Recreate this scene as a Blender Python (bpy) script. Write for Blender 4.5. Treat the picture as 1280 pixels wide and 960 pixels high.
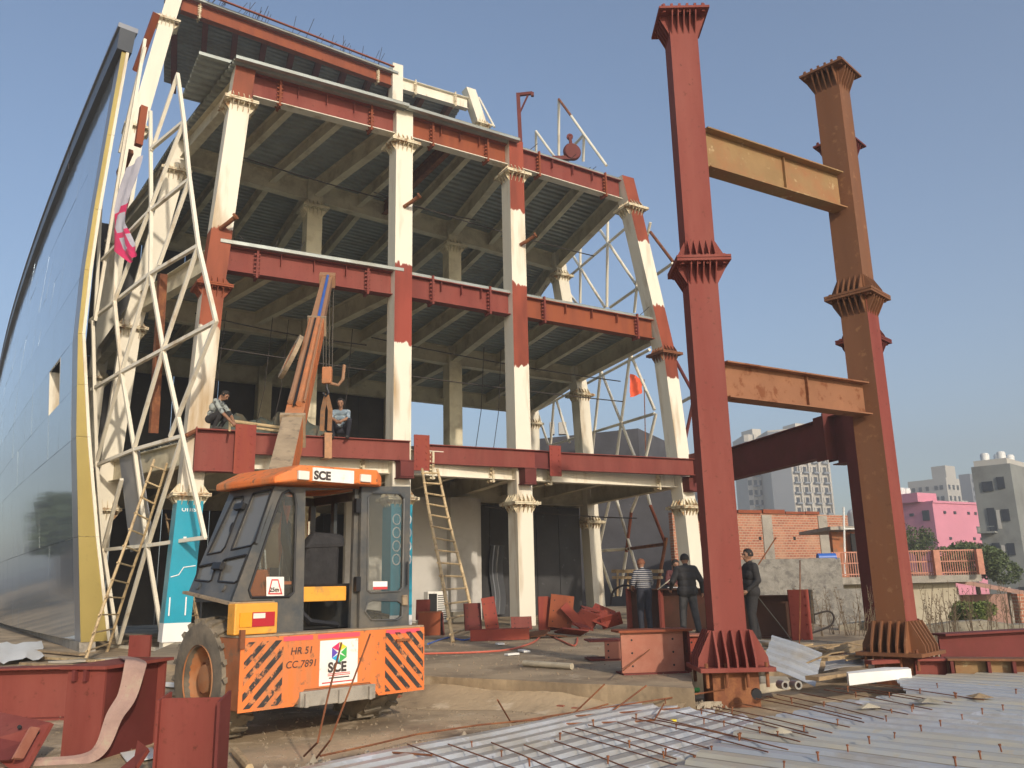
import bpy, bmesh, math, random
import numpy as np
from mathutils import Vector, Matrix
from mathutils.geometry import tessellate_polygon
random.seed(7)
SC = bpy.context.scene
for o in list(bpy.data.objects): bpy.data.objects.remove(o)

# ---------------------------------------------------------------- camera
FPX = 1053.0
PITCH, ROLL = math.radians(13.36), math.radians(-1.266)
CAM = np.array([0, 0, 1.5])
_F = np.array([0, math.cos(PITCH), math.sin(PITCH)]); _R0 = np.array([1., 0, 0]); _U0 = np.cross(_R0, _F)
_R = math.cos(ROLL)*_R0 + math.sin(ROLL)*_U0
_U = -math.sin(ROLL)*_R0 + math.cos(ROLL)*_U0
cd = bpy.data.cameras.new('camera'); cam = bpy.data.objects.new('camera', cd); SC.collection.objects.link(cam)
cd.sensor_width = 36; cd.lens = FPX/1280*36; cd.clip_end = 6000; cd.clip_start = .05
cam.matrix_world = Matrix(((_R[0], _U[0], -_F[0], CAM[0]), (_R[1], _U[1], -_F[1], CAM[1]), (_R[2], _U[2], -_F[2], CAM[2]), (0, 0, 0, 1)))
SC.camera = cam
SC.render.resolution_x, SC.render.resolution_y = 1024, 768

# ---------------------------------------------------------------- light
SUN_AZ, SUN_EL = math.radians(25), math.radians(22)      # sun to the right, behind the camera
sdir = Vector((math.sin(SUN_AZ)*math.cos(SUN_EL), -math.cos(SUN_AZ)*math.cos(SUN_EL), math.sin(SUN_EL)))
W = bpy.data.worlds.new('World'); SC.world = W; W.use_nodes = True
nt = W.node_tree
bg = nt.nodes['Background']; sky = nt.nodes.new('ShaderNodeTexSky'); sky.sky_type = 'NISHITA'
sky.sun_disc = False; sky.sun_elevation = SUN_EL; sky.sun_rotation = math.pi - SUN_AZ
sky.air_density = 1.0; sky.dust_density = 1.8; sky.ozone_density = 2.0
nt.links.new(sky.outputs[0], bg.inputs[0]); bg.inputs[1].default_value = 0.14
sl = bpy.data.lights.new('sun', 'SUN'); sl.energy = 2.9; sl.angle = math.radians(1.2); sl.color = (1, .88, .73)
sun = bpy.data.objects.new('sun', sl); SC.collection.objects.link(sun)
sun.rotation_euler = sdir.to_track_quat('Z', 'Y').to_euler()
SC.view_settings.view_transform = 'Standard'; SC.view_settings.look = 'None'
SC.view_settings.exposure = 0.38; SC.view_settings.gamma = 1
SC.render.engine = 'CYCLES'

# ---------------------------------------------------------------- pixel -> direction helpers (photo pixels, 1280 x 960)
def ray(x, y): return _F + _R*(x-640)/FPX - _U*(y-480)/FPX
def atz(x, y, z):
    d = ray(x, y); return CAM + d*((z-CAM[2])/d[2])
def aty(x, y, Y):
    d = ray(x, y); return CAM + d*(Y/d[1])
def onplane(x, y, P, N):
    d = ray(x, y); return CAM + d*(((np.asarray(P)-CAM)@N)/(d@N))
def depth(P): return (np.asarray(P)-CAM)@_F
def V(*a): return np.array(a if len(a) > 1 else a[0], float)
def nrm(v): v = np.asarray(v, float); return v/np.linalg.norm(v)
UP = V(0, 0, 1)

# ---------------------------------------------------------------- materials
MATS = {}
def mat(name, base, rough=.6, metal=0., var=.18, scale=2.5, spot=None, spot_amt=.5, spot_scale=3., streak=False, bump=.15, bscale=25., spec=.5, spot2=None, spot2_amt=.4, spot2_scale=9., coat=0., bdist=.01, soft=.12):
    m = bpy.data.materials.new(name); m.use_nodes = True; MATS[name] = m
    n, l = m.node_tree.nodes, m.node_tree.links
    b = n['Principled BSDF']; b.inputs['Metallic'].default_value = metal
    b.inputs['Specular IOR Level'].default_value = spec; b.inputs['Coat Weight'].default_value = coat
    geo = n.new('ShaderNodeNewGeometry'); mp = n.new('ShaderNodeMapping'); l.new(geo.outputs['Position'], mp.inputs[0])
    if streak: mp.inputs['Scale'].default_value = (1, 1, .16)
    def noise(s, det=5, src=None, rgh=.6):
        t = n.new('ShaderNodeTexNoise'); t.inputs['Scale'].default_value = s; t.inputs['Detail'].default_value = det; t.inputs['Roughness'].default_value = rgh
        l.new(src or mp.outputs[0], t.inputs['Vector']); return t.outputs[0]
    def ramp(src, a, bb):
        r = n.new('ShaderNodeMapRange'); r.inputs['From Min'].default_value = a; r.inputs['From Max'].default_value = bb; l.new(src, r.inputs[0]); return r.outputs[0]
    def mix(f, a, c):
        x = n.new('ShaderNodeMix'); x.data_type = 'RGBA'
        l.new(f, x.inputs[0])
        for k, s in ((6, a), (7, c)):
            if isinstance(s, tuple): x.inputs[k].default_value = (*s, 1)
            else: l.new(s, x.inputs[k])
        return x.outputs[2]
    lo = tuple(max(0, c*(1-var)) for c in base); hi = tuple(min(1, c*(1+var)) for c in base)
    col = mix(ramp(noise(scale), .3, .7), lo, hi)
    fine = noise(scale*9, 4, geo.outputs['Position'])
    col = mix(ramp(fine, .62, .75), col, tuple(c*(1-var*1.3) for c in base))
    if spot:
        t = 1-spot_amt; t = .38+t*.34
        f = ramp(noise(spot_scale, 8, None, .68), t-soft/2, t+soft/2); col = mix(f, col, spot)
    if spot2:
        t = .38+(1-spot2_amt)*.34
        f = ramp(noise(spot2_scale, 6, geo.outputs['Position'], .65), t-.04, t+.04); col = mix(f, col, spot2)
    l.new(col, b.inputs['Base Color'])
    rr = n.new('ShaderNodeMapRange'); rr.inputs['To Min'].default_value = max(.03, rough-.12); rr.inputs['To Max'].default_value = min(1, rough+.12)
    l.new(noise(scale*2.2, 4), rr.inputs[0]); l.new(rr.outputs[0], b.inputs['Roughness'])
    if bump:
        bp = n.new('ShaderNodeBump'); bp.inputs['Strength'].default_value = bump; bp.inputs['Distance'].default_value = bdist
        l.new(noise(bscale, 6, geo.outputs['Position']), bp.inputs['Height']); l.new(bp.outputs[0], b.inputs['Normal'])
    return m
def flat(name, base, rough=.6, metal=0., spec=.5, emit=None):
    m = bpy.data.materials.new(name); m.use_nodes = True; MATS[name] = m
    b = m.node_tree.nodes['Principled BSDF']; b.inputs['Base Color'].default_value = (*base, 1); b.inputs['Roughness'].default_value = rough
    b.inputs['Metallic'].default_value = metal; b.inputs['Specular IOR Level'].default_value = spec
    return m
def glassmat(name, tint, alpha, rough=.04):
    m = bpy.data.materials.new(name); m.use_nodes = True; MATS[name] = m
    n, l = m.node_tree.nodes, m.node_tree.links
    out = n['Material Output']; n.remove(n['Principled BSDF'])
    tr = n.new('ShaderNodeBsdfTransparent'); tr.inputs[0].default_value = (*tint, 1)
    gl = n.new('ShaderNodeBsdfGlossy'); gl.inputs['Roughness'].default_value = rough
    di = n.new('ShaderNodeBsdfDiffuse'); di.inputs[0].default_value = (.28, .27, .24, 1)
    fr = n.new('ShaderNodeFresnel'); fr.inputs[0].default_value = 1.5
    ms = n.new('ShaderNodeMixShader'); ms.inputs[0].default_value = alpha; l.new(tr.outputs[0], ms.inputs[1]); l.new(di.outputs[0], ms.inputs[2])
    m2 = n.new('ShaderNodeMixShader'); l.new(fr.outputs[0], m2.inputs[0]); l.new(ms.outputs[0], m2.inputs[1]); l.new(gl.outputs[0], m2.inputs[2])
    l.new(m2.outputs[0], out.inputs[0]); return m

RUST = (.17, .055, .02)
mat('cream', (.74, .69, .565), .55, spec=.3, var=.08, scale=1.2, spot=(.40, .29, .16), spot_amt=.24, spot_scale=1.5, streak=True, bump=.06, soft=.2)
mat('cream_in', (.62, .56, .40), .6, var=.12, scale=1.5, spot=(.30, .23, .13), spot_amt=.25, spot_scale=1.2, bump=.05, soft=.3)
mat('cream_rusty', (.66, .58, .40), .6, var=.15, scale=4, spot=(.30, .16, .06), spot_amt=.5, spot_scale=5, bump=.2)
mat('red', (.195, .044, .033), .68, spec=.22, var=.16, scale=1.1, spot=(.25, .075, .055), spot_amt=.36, spot_scale=1.3, streak=True, bump=.08, soft=.3, spot2=(.12, .032, .02), spot2_amt=.2, spot2_scale=11)
mat('red_bright', (.24, .045, .031), .68, spec=.22, var=.14, scale=1.4, spot=(.30, .07, .03), spot_amt=.3, spot_scale=2, streak=True, bump=.08, soft=.3)
mat('red_dark', (.14, .032, .028), .68, spec=.22, var=.15, scale=1.2, spot=(.11, .03, .02), spot_amt=.4, spot_scale=2, bump=.08, soft=.3)
mat('red_pink', (.34, .13, .085), .68, spec=.22, var=.12, scale=1.5, spot=(.42, .20, .14), spot_amt=.3, spot_scale=2, bump=.08, soft=.3)
mat('red_orange', (.24, .064, .029), .68, spec=.22, var=.2, scale=2.2, spot=(.26, .07, .025), spot_amt=.45, spot_scale=2.2, streak=True, bump=.12, soft=.2)
mat('rust', RUST, .8, var=.35, scale=3, spot=(.26, .10, .035), spot_amt=.5, spot_scale=5, bump=.3)
mat('brown_primer', (.175, .08, .041), .68, spec=.22, var=.18, scale=1.3, spot=(.20, .075, .03), spot_amt=.4, spot_scale=1.4, streak=True, bump=.08, soft=.3, spot2=(.25, .125, .06), spot2_amt=.25, spot2_scale=7)
mat('ochre_primer', (.26, .165, .075), .68, spec=.22, var=.16, scale=1.6, spot=(.30, .13, .06), spot_amt=.4, spot_scale=1.8, bump=.08, soft=.3, spot2=(.42, .31, .17), spot2_amt=.26, spot2_scale=6)
mat('peel_primer', (.25, .115, .06), .68, spec=.22, var=.14, scale=1.8, spot=(.17, .06, .025), spot_amt=.42, spot_scale=4.5, bump=.12, soft=.08)
mat('decksteel', (.30, .33, .31), .5, metal=.35, var=.15, scale=1.2, spot=(.24, .22, .17), spot_amt=.3, spot_scale=1.0, bump=.05, soft=.3)
mat('galv', (.56, .57, .56), .42, metal=.45, var=.14, scale=.9, spot=(.42, .36, .26), spot_amt=.46, spot_scale=.8, bump=.1, bscale=40, soft=.25, spot2=(.68, .69, .70), spot2_amt=.3, spot2_scale=3)
mat('galv_tan', (.50, .46, .36), .5, metal=.3, var=.16, scale=.8, spot=(.42, .45, .47), spot_amt=.5, spot_scale=.7, bump=.1, bscale=40, soft=.2, spot2=(.50, .44, .33), spot2_amt=.3, spot2_scale=2.5)
mat('galv_blue', (.50, .52, .53), .45, metal=.4, var=.12, scale=.9, spot=(.42, .36, .27), spot_amt=.35, spot_scale=.8, bump=.1, bscale=40, soft=.2)
mat('yard', (.44, .325, .195), .9, var=.25, scale=.45, spot=(.15, .11, .068), spot_amt=.5, spot_scale=.5, bump=.5, bscale=9, soft=.2, spot2=(.56, .44, .29), spot2_amt=.33, spot2_scale=1.9, bdist=.03)
mat('slabtop', (.38, .285, .175), .85, var=.25, scale=.5, spot=(.12, .088, .055), spot_amt=.5, spot_scale=.6, bump=.4, bscale=9, soft=.25, spot2=(.48, .38, .25), spot2_amt=.33, spot2_scale=1.6, bdist=.02)
mat('grit', (.20, .155, .10), .9, var=.35, scale=9, bump=.3)
mat('trough_shade', (.27, .24, .18), .8, var=.2, scale=1.5, spot=(.18, .165, .14), spot_amt=.4, spot_scale=1.5, bump=.2, soft=.3)  # rib valley colour: shade between the ribs painted in as darker dusty tan
mat('trough_shade_grey', (.24, .24, .235), .6, metal=.2, var=.2, scale=1.5, spot=(.30, .26, .19), spot_amt=.4, spot_scale=1.2, bump=.2, soft=.3)  # same painted valley shade, in grey for the left sheets
mat('earth', (.17, .14, .095), .95, var=.3, scale=.05, spot=(.09, .10, .04), spot_amt=.5, spot_scale=.04, bump=.4)
mat('rubble', (.34, .29, .215), .9, var=.3, scale=4, spot=(.18, .14, .10), spot_amt=.5, spot_scale=5, bump=.5)
mat('concrete', (.33, .30, .25), .9, var=.2, scale=1.2, spot=(.19, .17, .14), spot_amt=.4, spot_scale=1.5, bump=.5, bscale=12, bdist=.03)
mat('roughwall', (.24, .225, .195), .95, var=.25, scale=3, spot=(.15, .14, .125), spot_amt=.5, spot_scale=4, bump=.9, bscale=8, bdist=.05)
mat('beige', (.42, .37, .27), .9, var=.14, scale=1.2, spot=(.30, .26, .19), spot_amt=.35, spot_scale=1.2, bump=.2)
mat('bamboo', (.50, .37, .20), .6, var=.25, scale=6, spot=(.26, .17, .08), spot_amt=.35, spot_scale=7, bump=.1)
mat('wood', (.34, .24, .13), .8, var=.25, scale=5, spot=(.18, .12, .07), spot_amt=.4, spot_scale=6, bump=.2)
mat('crane_orange', (.72, .19, .05), .68, spec=.22, var=.12, scale=2, spot=(.40, .20, .095), spot_amt=.45, spot_scale=2.2, streak=True, bump=.08, soft=.2, spot2=(.22, .12, .065), spot2_amt=.3, spot2_scale=9)
mat('crane_yellow', (.75, .34, .04), .5, var=.12, scale=3, spot=(.42, .23, .07), spot_amt=.3, spot_scale=4, bump=.06)
mat('crane_rust', (.36, .13, .055), .68, spec=.22, var=.25, scale=2.5, spot=(.22, .13, .075), spot_amt=.5, spot_scale=3, bump=.2)
mat('cab_grey', (.060, .066, .070), .45, var=.16, scale=2.5, spot=(.15, .13, .10), spot_amt=.42, spot_scale=2.4, bump=.05, soft=.3, spot2=(.11, .10, .085), spot2_amt=.25, spot2_scale=11)
mat('rim', (.42, .16, .06), .75, spec=.2, var=.2, scale=4, spot=(.30, .19, .11), spot_amt=.55, spot_scale=4, bump=.2, soft=.3)
mat('dusty', (.33, .25, .16), .85, var=.2, scale=4, spot=(.2, .15, .1), spot_amt=.4, spot_scale=6, bump=.2)
mat('boom_brown', (.34, .17, .085), .7, var=.1, scale=1.5, spot=(.25, .15, .085), spot_amt=.4, spot_scale=1.5, soft=.4, bump=.15)
mat('rubber', (.11, .095, .072), .85, var=.25, scale=6, spot=(.24, .195, .135), spot_amt=.6, spot_scale=4, soft=.3, bump=.3)
mat('stripe_black', (.035, .032, .03), .6, var=.3, scale=8, spot=(.55, .20, .07), spot_amt=.42, spot_scale=7, bump=.05, soft=.06, spot2=(.30, .22, .14), spot2_amt=.2, spot2_scale=16)
mat('white_paint', (.78, .76, .70), .6, var=.06, scale=4, spot=(.5, .38, .26), spot_amt=.2, spot_scale=7, bump=.05)
mat('wall_white', (.52, .50, .46), .8, var=.08, scale=.8, spot=(.36, .33, .29), spot_amt=.3, spot_scale=.7, bump=.1, soft=.3)
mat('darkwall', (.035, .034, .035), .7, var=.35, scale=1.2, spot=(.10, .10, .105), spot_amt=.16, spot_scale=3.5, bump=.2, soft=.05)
mat('darknet', (.075, .075, .085), .8, var=.25, scale=.8, spot=(.19, .19, .21), spot_amt=.13, spot_scale=1.6, bump=.15, soft=.05)
mat('teal_wrap', (.01, .30, .42), .35, var=.08, scale=1.5, bump=.02)
mat('acp_gold', (.40, .31, .10), .35, metal=.5, var=.08, scale=.6, bump=.01)
mat('acp_grey', (.26, .27, .29), .35, metal=.4, var=.07, scale=.5, bump=.01)
mat('acp_dark', (.06, .065, .07), .4, metal=.3, var=.12, scale=.5, bump=.01)
mat('brown_dark', (.085, .04, .026), .68, spec=.22, var=.2, scale=2, spot=(.12, .045, .03), spot_amt=.3, spot_scale=2, bump=.08)
mat('strap', (.33, .215, .175), .8, var=.2, scale=5, spot=(.34, .28, .20), spot_amt=.4, spot_scale=5, bump=.3, bscale=60)
mat('sling_orange', (.42, .22, .11), .8, var=.2, scale=8, spot=(.3, .2, .13), spot_amt=.4, spot_scale=6, bump=.2)
mat('tarp', (.085, .105, .09), .7, var=.3, scale=1.2, spot=(.12, .10, .065), spot_amt=.5, spot_scale=1.2, bump=.8, bscale=3, bdist=.1)
mat('foam', (.74, .73, .68), .8, var=.05, scale=3, spot=(.5, .07, .06), spot_amt=.16, spot_scale=9, bump=.1, soft=.05)
mat('pink', (.66, .26, .34), .85, var=.06, scale=.3, bump=.05)
mat('greybuild', (.24, .25, .235), .9, var=.14, scale=.5, spot=(.17, .175, .165), spot_amt=.4, spot_scale=.3, bump=.1)
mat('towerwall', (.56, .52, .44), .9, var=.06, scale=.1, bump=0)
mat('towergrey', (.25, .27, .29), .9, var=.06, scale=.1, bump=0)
mat('towerpale', (.50, .48, .43), .9, var=.08, scale=.1, bump=0)
flat('winglass', (.045, .055, .07), .12); flat('dark', (.012, .012, .012), .8); flat('black_metal', (.02, .02, .022), .5, .3)
flat('steel', (.35, .34, .32), .4, .8); flat('chrome', (.6, .58, .52), .25, .9)
flat('red_lamp', (.42, .02, .03), .2); flat('amber_lamp', (.75, .32, .02), .2); flat('clear_lamp', (.7, .68, .6), .15)
flat('logo_red', (.65, .03, .12), .5); flat('logo_yellow', (.8, .62, .03), .5); flat('logo_green', (.05, .40, .08), .5); flat('logo_cyan', (.02, .38, .65), .5); flat('logo_purple', (.12, .06, .40), .5); flat('logo_orange', (.7, .2, .08), .5)
flat('ink', (.05, .035, .03), .6); flat('ink_red', (.55, .05, .05), .6); flat('pinkpaint', (.72, .08, .12), .6)
flat('banner_pale', (.50, .48, .53), .7); flat('white', (.78, .77, .74), .6); flat('wire', (.03, .022, .018), .7); flat('hose', (.55, .13, .08), .5); flat('blueplastic', (.03, .12, .45), .4)
mat('flag', (.75, .10, .03), .8, var=.15, bump=.1); mat('banner', (.70, .68, .66), .7, var=.08, scale=2, spot=(.66, .02, .07), spot_amt=.55, spot_scale=1.7, bump=.1, soft=.03)
mat('tank', (.72, .72, .68), .5, var=.06); mat('rail', (.46, .20, .13), .7, var=.2, scale=5)
mat('skin', (.28, .145, .085), .6, var=.1, scale=9, bump=.05); mat('hair', (.014, .011, .009), .7, var=.3, scale=30, bump=.5, bscale=150)
mat('hair_henna', (.20, .07, .03), .7, var=.3, scale=30, bump=.5, bscale=150)
mat('cloth_black', (.022, .021, .022), .85, var=.3, scale=8, bump=.5, bscale=14, bdist=.03); mat('cloth_navy', (.022, .024, .035), .85, var=.3, scale=8, bump=.4, bscale=14, bdist=.02)
mat('cloth_grey', (.055, .053, .052), .85, var=.3, scale=8, bump=.5, bscale=14, bdist=.03); mat('cloth_maroon', (.10, .03, .03), .85, var=.3, scale=8, bump=.4, bscale=14, bdist=.02)
mat('cloth_plaid', (.30, .33, .31), .85, var=.2, scale=8, spot=(.06, .065, .07), spot_amt=.5, spot_scale=9, bump=.4, bscale=14, bdist=.02, soft=.05); mat('cloth_denim', (.20, .26, .31), .85, var=.25, scale=8, spot=(.40, .44, .44), spot_amt=.35, spot_scale=8, bump=.4, bscale=14, bdist=.02, soft=.08)
mat('shoe', (.04, .035, .03), .6); mat('leaf', (.075, .105, .032), .7, var=.4, scale=1.2, bump=0); mat('leaf_dark', (.05, .075, .03), .7, var=.4, scale=.8, bump=0); mat('leaf_bright', (.12, .16, .03), .7, var=.4, scale=2, bump=0)
mat('bark', (.10, .075, .05), .9, var=.3, scale=6, bump=.5); mat('drystem', (.16, .115, .07), .9, var=.3, scale=8, bump=0)
mat('parapet', (.26, .235, .18), .95, var=.25, scale=2, spot=(.15, .135, .10), spot_amt=.5, spot_scale=2.5, bump=.6, bscale=10, bdist=.03)
mat('tin', (.30, .17, .13), .6, metal=.2, var=.15, scale=1.2, bump=.1)
mat('cable', (.10, .085, .065), .6, metal=.4, var=.2)

# cream steel with hand-painted red patches: ragged brush edges at the listed heights
def bandmat(name, bands, red, base=(.74, .69, .565)):
    m = bpy.data.materials.new(name); m.use_nodes = True; MATS[name] = m; n, l = m.node_tree.nodes, m.node_tree.links; b = n['Principled BSDF']; b.inputs['Roughness'].default_value = .6; b.inputs['Specular IOR Level'].default_value = .25
    g = n.new('ShaderNodeNewGeometry'); sp = n.new('ShaderNodeSeparateXYZ'); l.new(g.outputs['Position'], sp.inputs[0])
    def noise(sc, scl=(1, 1, 1), det=5):
        mp = n.new('ShaderNodeMapping'); mp.inputs['Scale'].default_value = scl; l.new(g.outputs['Position'], mp.inputs[0]); t = n.new('ShaderNodeTexNoise'); t.inputs['Scale'].default_value = sc; t.inputs['Detail'].default_value = det; l.new(mp.outputs[0], t.inputs['Vector']); return t.outputs[0]
    def op(k, a, c):
        q = n.new('ShaderNodeMath'); q.operation = k
        for i, v in enumerate((a, c)):
            if isinstance(v, (int, float)): q.inputs[i].default_value = v
            else: l.new(v, q.inputs[i])
        return q.outputs[0]
    def mix(f, a, c):
        x = n.new('ShaderNodeMix'); x.data_type = 'RGBA'; l.new(f, x.inputs[0])
        for k, s_ in ((6, a), (7, c)):
            if isinstance(s_, tuple): x.inputs[k].default_value = (*s_, 1)
            else: l.new(s_, x.inputs[k])
        return x.outputs[2]
    def rng(src, a, c):
        r = n.new('ShaderNodeMapRange'); r.inputs[1].default_value = a; r.inputs[2].default_value = c; l.new(src, r.inputs[0]); return r.outputs[0]
    z = op('ADD', sp.outputs[2], op('MULTIPLY', op('SUBTRACT', noise(7, (1, 1, .25)), .5), .55)); f = None
    for z0, z1 in bands:
        q = op('MULTIPLY', rng(z, z0, z0+.04), rng(z, z1+.04, z1)); f = q if f is None else op('MAXIMUM', f, q)
    cr = mix(rng(noise(1.4, (1, 1, .16), 8), .54, .68), base, (.42, .30, .17)); rd = mix(rng(noise(1.8, (1, 1, .3), 7), .4, .65), red, tuple(c*.62 for c in red))
    l.new(mix(f, cr, rd), b.inputs['Base Color'])
bandmat('band_F5', [(8.35, 10.8)], (.28, .05, .03)); bandmat('band_F6', [(13.4, 16.5), (8.15, 10.85)], (.29, .06, .03)); bandmat('band_FR', [(13.5, 16.5), (8.45, 11.1)], (.27, .06, .028)); bandmat('band_FL', [(14.85, 16.5), (8.2, 11.0)], (.30, .075, .032))
# striped shirt
def stripes_mat():
    m = bpy.data.materials.new('cloth_striped'); m.use_nodes = True; MATS['cloth_striped'] = m
    n, l = m.node_tree.nodes, m.node_tree.links; b = n['Principled BSDF']; b.inputs['Roughness'].default_value = .85
    g = n.new('ShaderNodeNewGeometry'); w = n.new('ShaderNodeTexWave'); w.bands_direction = 'Z'; w.inputs['Scale'].default_value = 6.6; w.inputs['Distortion'].default_value = .6; w.inputs['Detail Scale'].default_value = 1.5
    l.new(g.outputs['Position'], w.inputs['Vector']); r = n.new('ShaderNodeValToRGB'); l.new(w.outputs[0], r.inputs[0])
    r.color_ramp.elements[0].position = .62; r.color_ramp.elements[0].color = (.025, .028, .045, 1); r.color_ramp.elements[1].position = .72; r.color_ramp.elements[1].color = (.38, .37, .35, 1)
    l.new(r.outputs[0], b.inputs['Base Color'])
stripes_mat()
def brick_mat():
    m = bpy.data.materials.new('brick'); m.use_nodes = True; MATS['brick'] = m
    n, l = m.node_tree.nodes, m.node_tree.links; b = n['Principled BSDF']; b.inputs['Roughness'].default_value = .9
    g = n.new('ShaderNodeNewGeometry'); sp = n.new('ShaderNodeSeparateXYZ'); l.new(g.outputs['Position'], sp.inputs[0])
    ad = n.new('ShaderNodeMath'); l.new(sp.outputs[0], ad.inputs[0]); l.new(sp.outputs[1], ad.inputs[1]); cb = n.new('ShaderNodeCombineXYZ'); l.new(ad.outputs[0], cb.inputs[0]); l.new(sp.outputs[2], cb.inputs[1])
    t = n.new('ShaderNodeTexBrick'); l.new(cb.outputs[0], t.inputs['Vector']); t.inputs['Scale'].default_value = 1; t.inputs['Brick Width'].default_value = .30; t.inputs['Row Height'].default_value = .125; t.inputs['Mortar Size'].default_value = .018
    t.inputs['Color1'].default_value = (.46, .165, .085, 1); t.inputs['Color2'].default_value = (.30, .10, .055, 1); t.inputs['Mortar'].default_value = (.44, .33, .24, 1)
    no = n.new('ShaderNodeTexNoise'); no.inputs['Scale'].default_value = 1.1; no.inputs['Detail'].default_value = 8; l.new(g.outputs['Position'], no.inputs['Vector'])
    mx = n.new('ShaderNodeMix'); mx.data_type = 'RGBA'; mr = n.new('ShaderNodeMapRange'); mr.inputs[1].default_value = .5; mr.inputs[2].default_value = .75; l.new(no.outputs[0], mr.inputs[0]); l.new(mr.outputs[0], mx.inputs[0])
    l.new(t.outputs[0], mx.inputs[6]); mx.inputs[7].default_value = (.50, .30, .19, 1); l.new(mx.outputs[2], b.inputs['Base Color'])
    bp = n.new('ShaderNodeBump'); bp.inputs['Distance'].default_value = .02; bp.inputs['Strength'].default_value = .6; bp.invert = True; l.new(t.outputs[1], bp.inputs['Height']); l.new(bp.outputs[0], b.inputs['Normal'])
brick_mat()
def mirror_mat(name, base, rough, metal):
    m = bpy.data.materials.new(name); m.use_nodes = True; MATS[name] = m
    n, l = m.node_tree.nodes, m.node_tree.links; b = n['Principled BSDF']
    b.inputs['Base Color'].default_value = (*base, 1); b.inputs['Roughness'].default_value = rough; b.inputs['Metallic'].default_value = metal; b.inputs['Specular IOR Level'].default_value = .8
    g = n.new('ShaderNodeNewGeometry'); no = n.new('ShaderNodeTexNoise'); no.inputs['Scale'].default_value = .35; no.inputs['Detail'].default_value = 2; l.new(g.outputs['Position'], no.inputs['Vector'])
    bp = n.new('ShaderNodeBump'); bp.inputs['Distance'].default_value = .05; bp.inputs['Strength'].default_value = .12; l.new(no.outputs[0], bp.inputs['Height']); l.new(bp.outputs[0], b.inputs['Normal'])
mirror_mat('facade_glass', (.40, .48, .56), .08, .65)
glassmat('cab_glass', (.80, .81, .79), .08, .05); glassmat('cab_tint', (.25, .26, .28), .55, .08)

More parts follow.
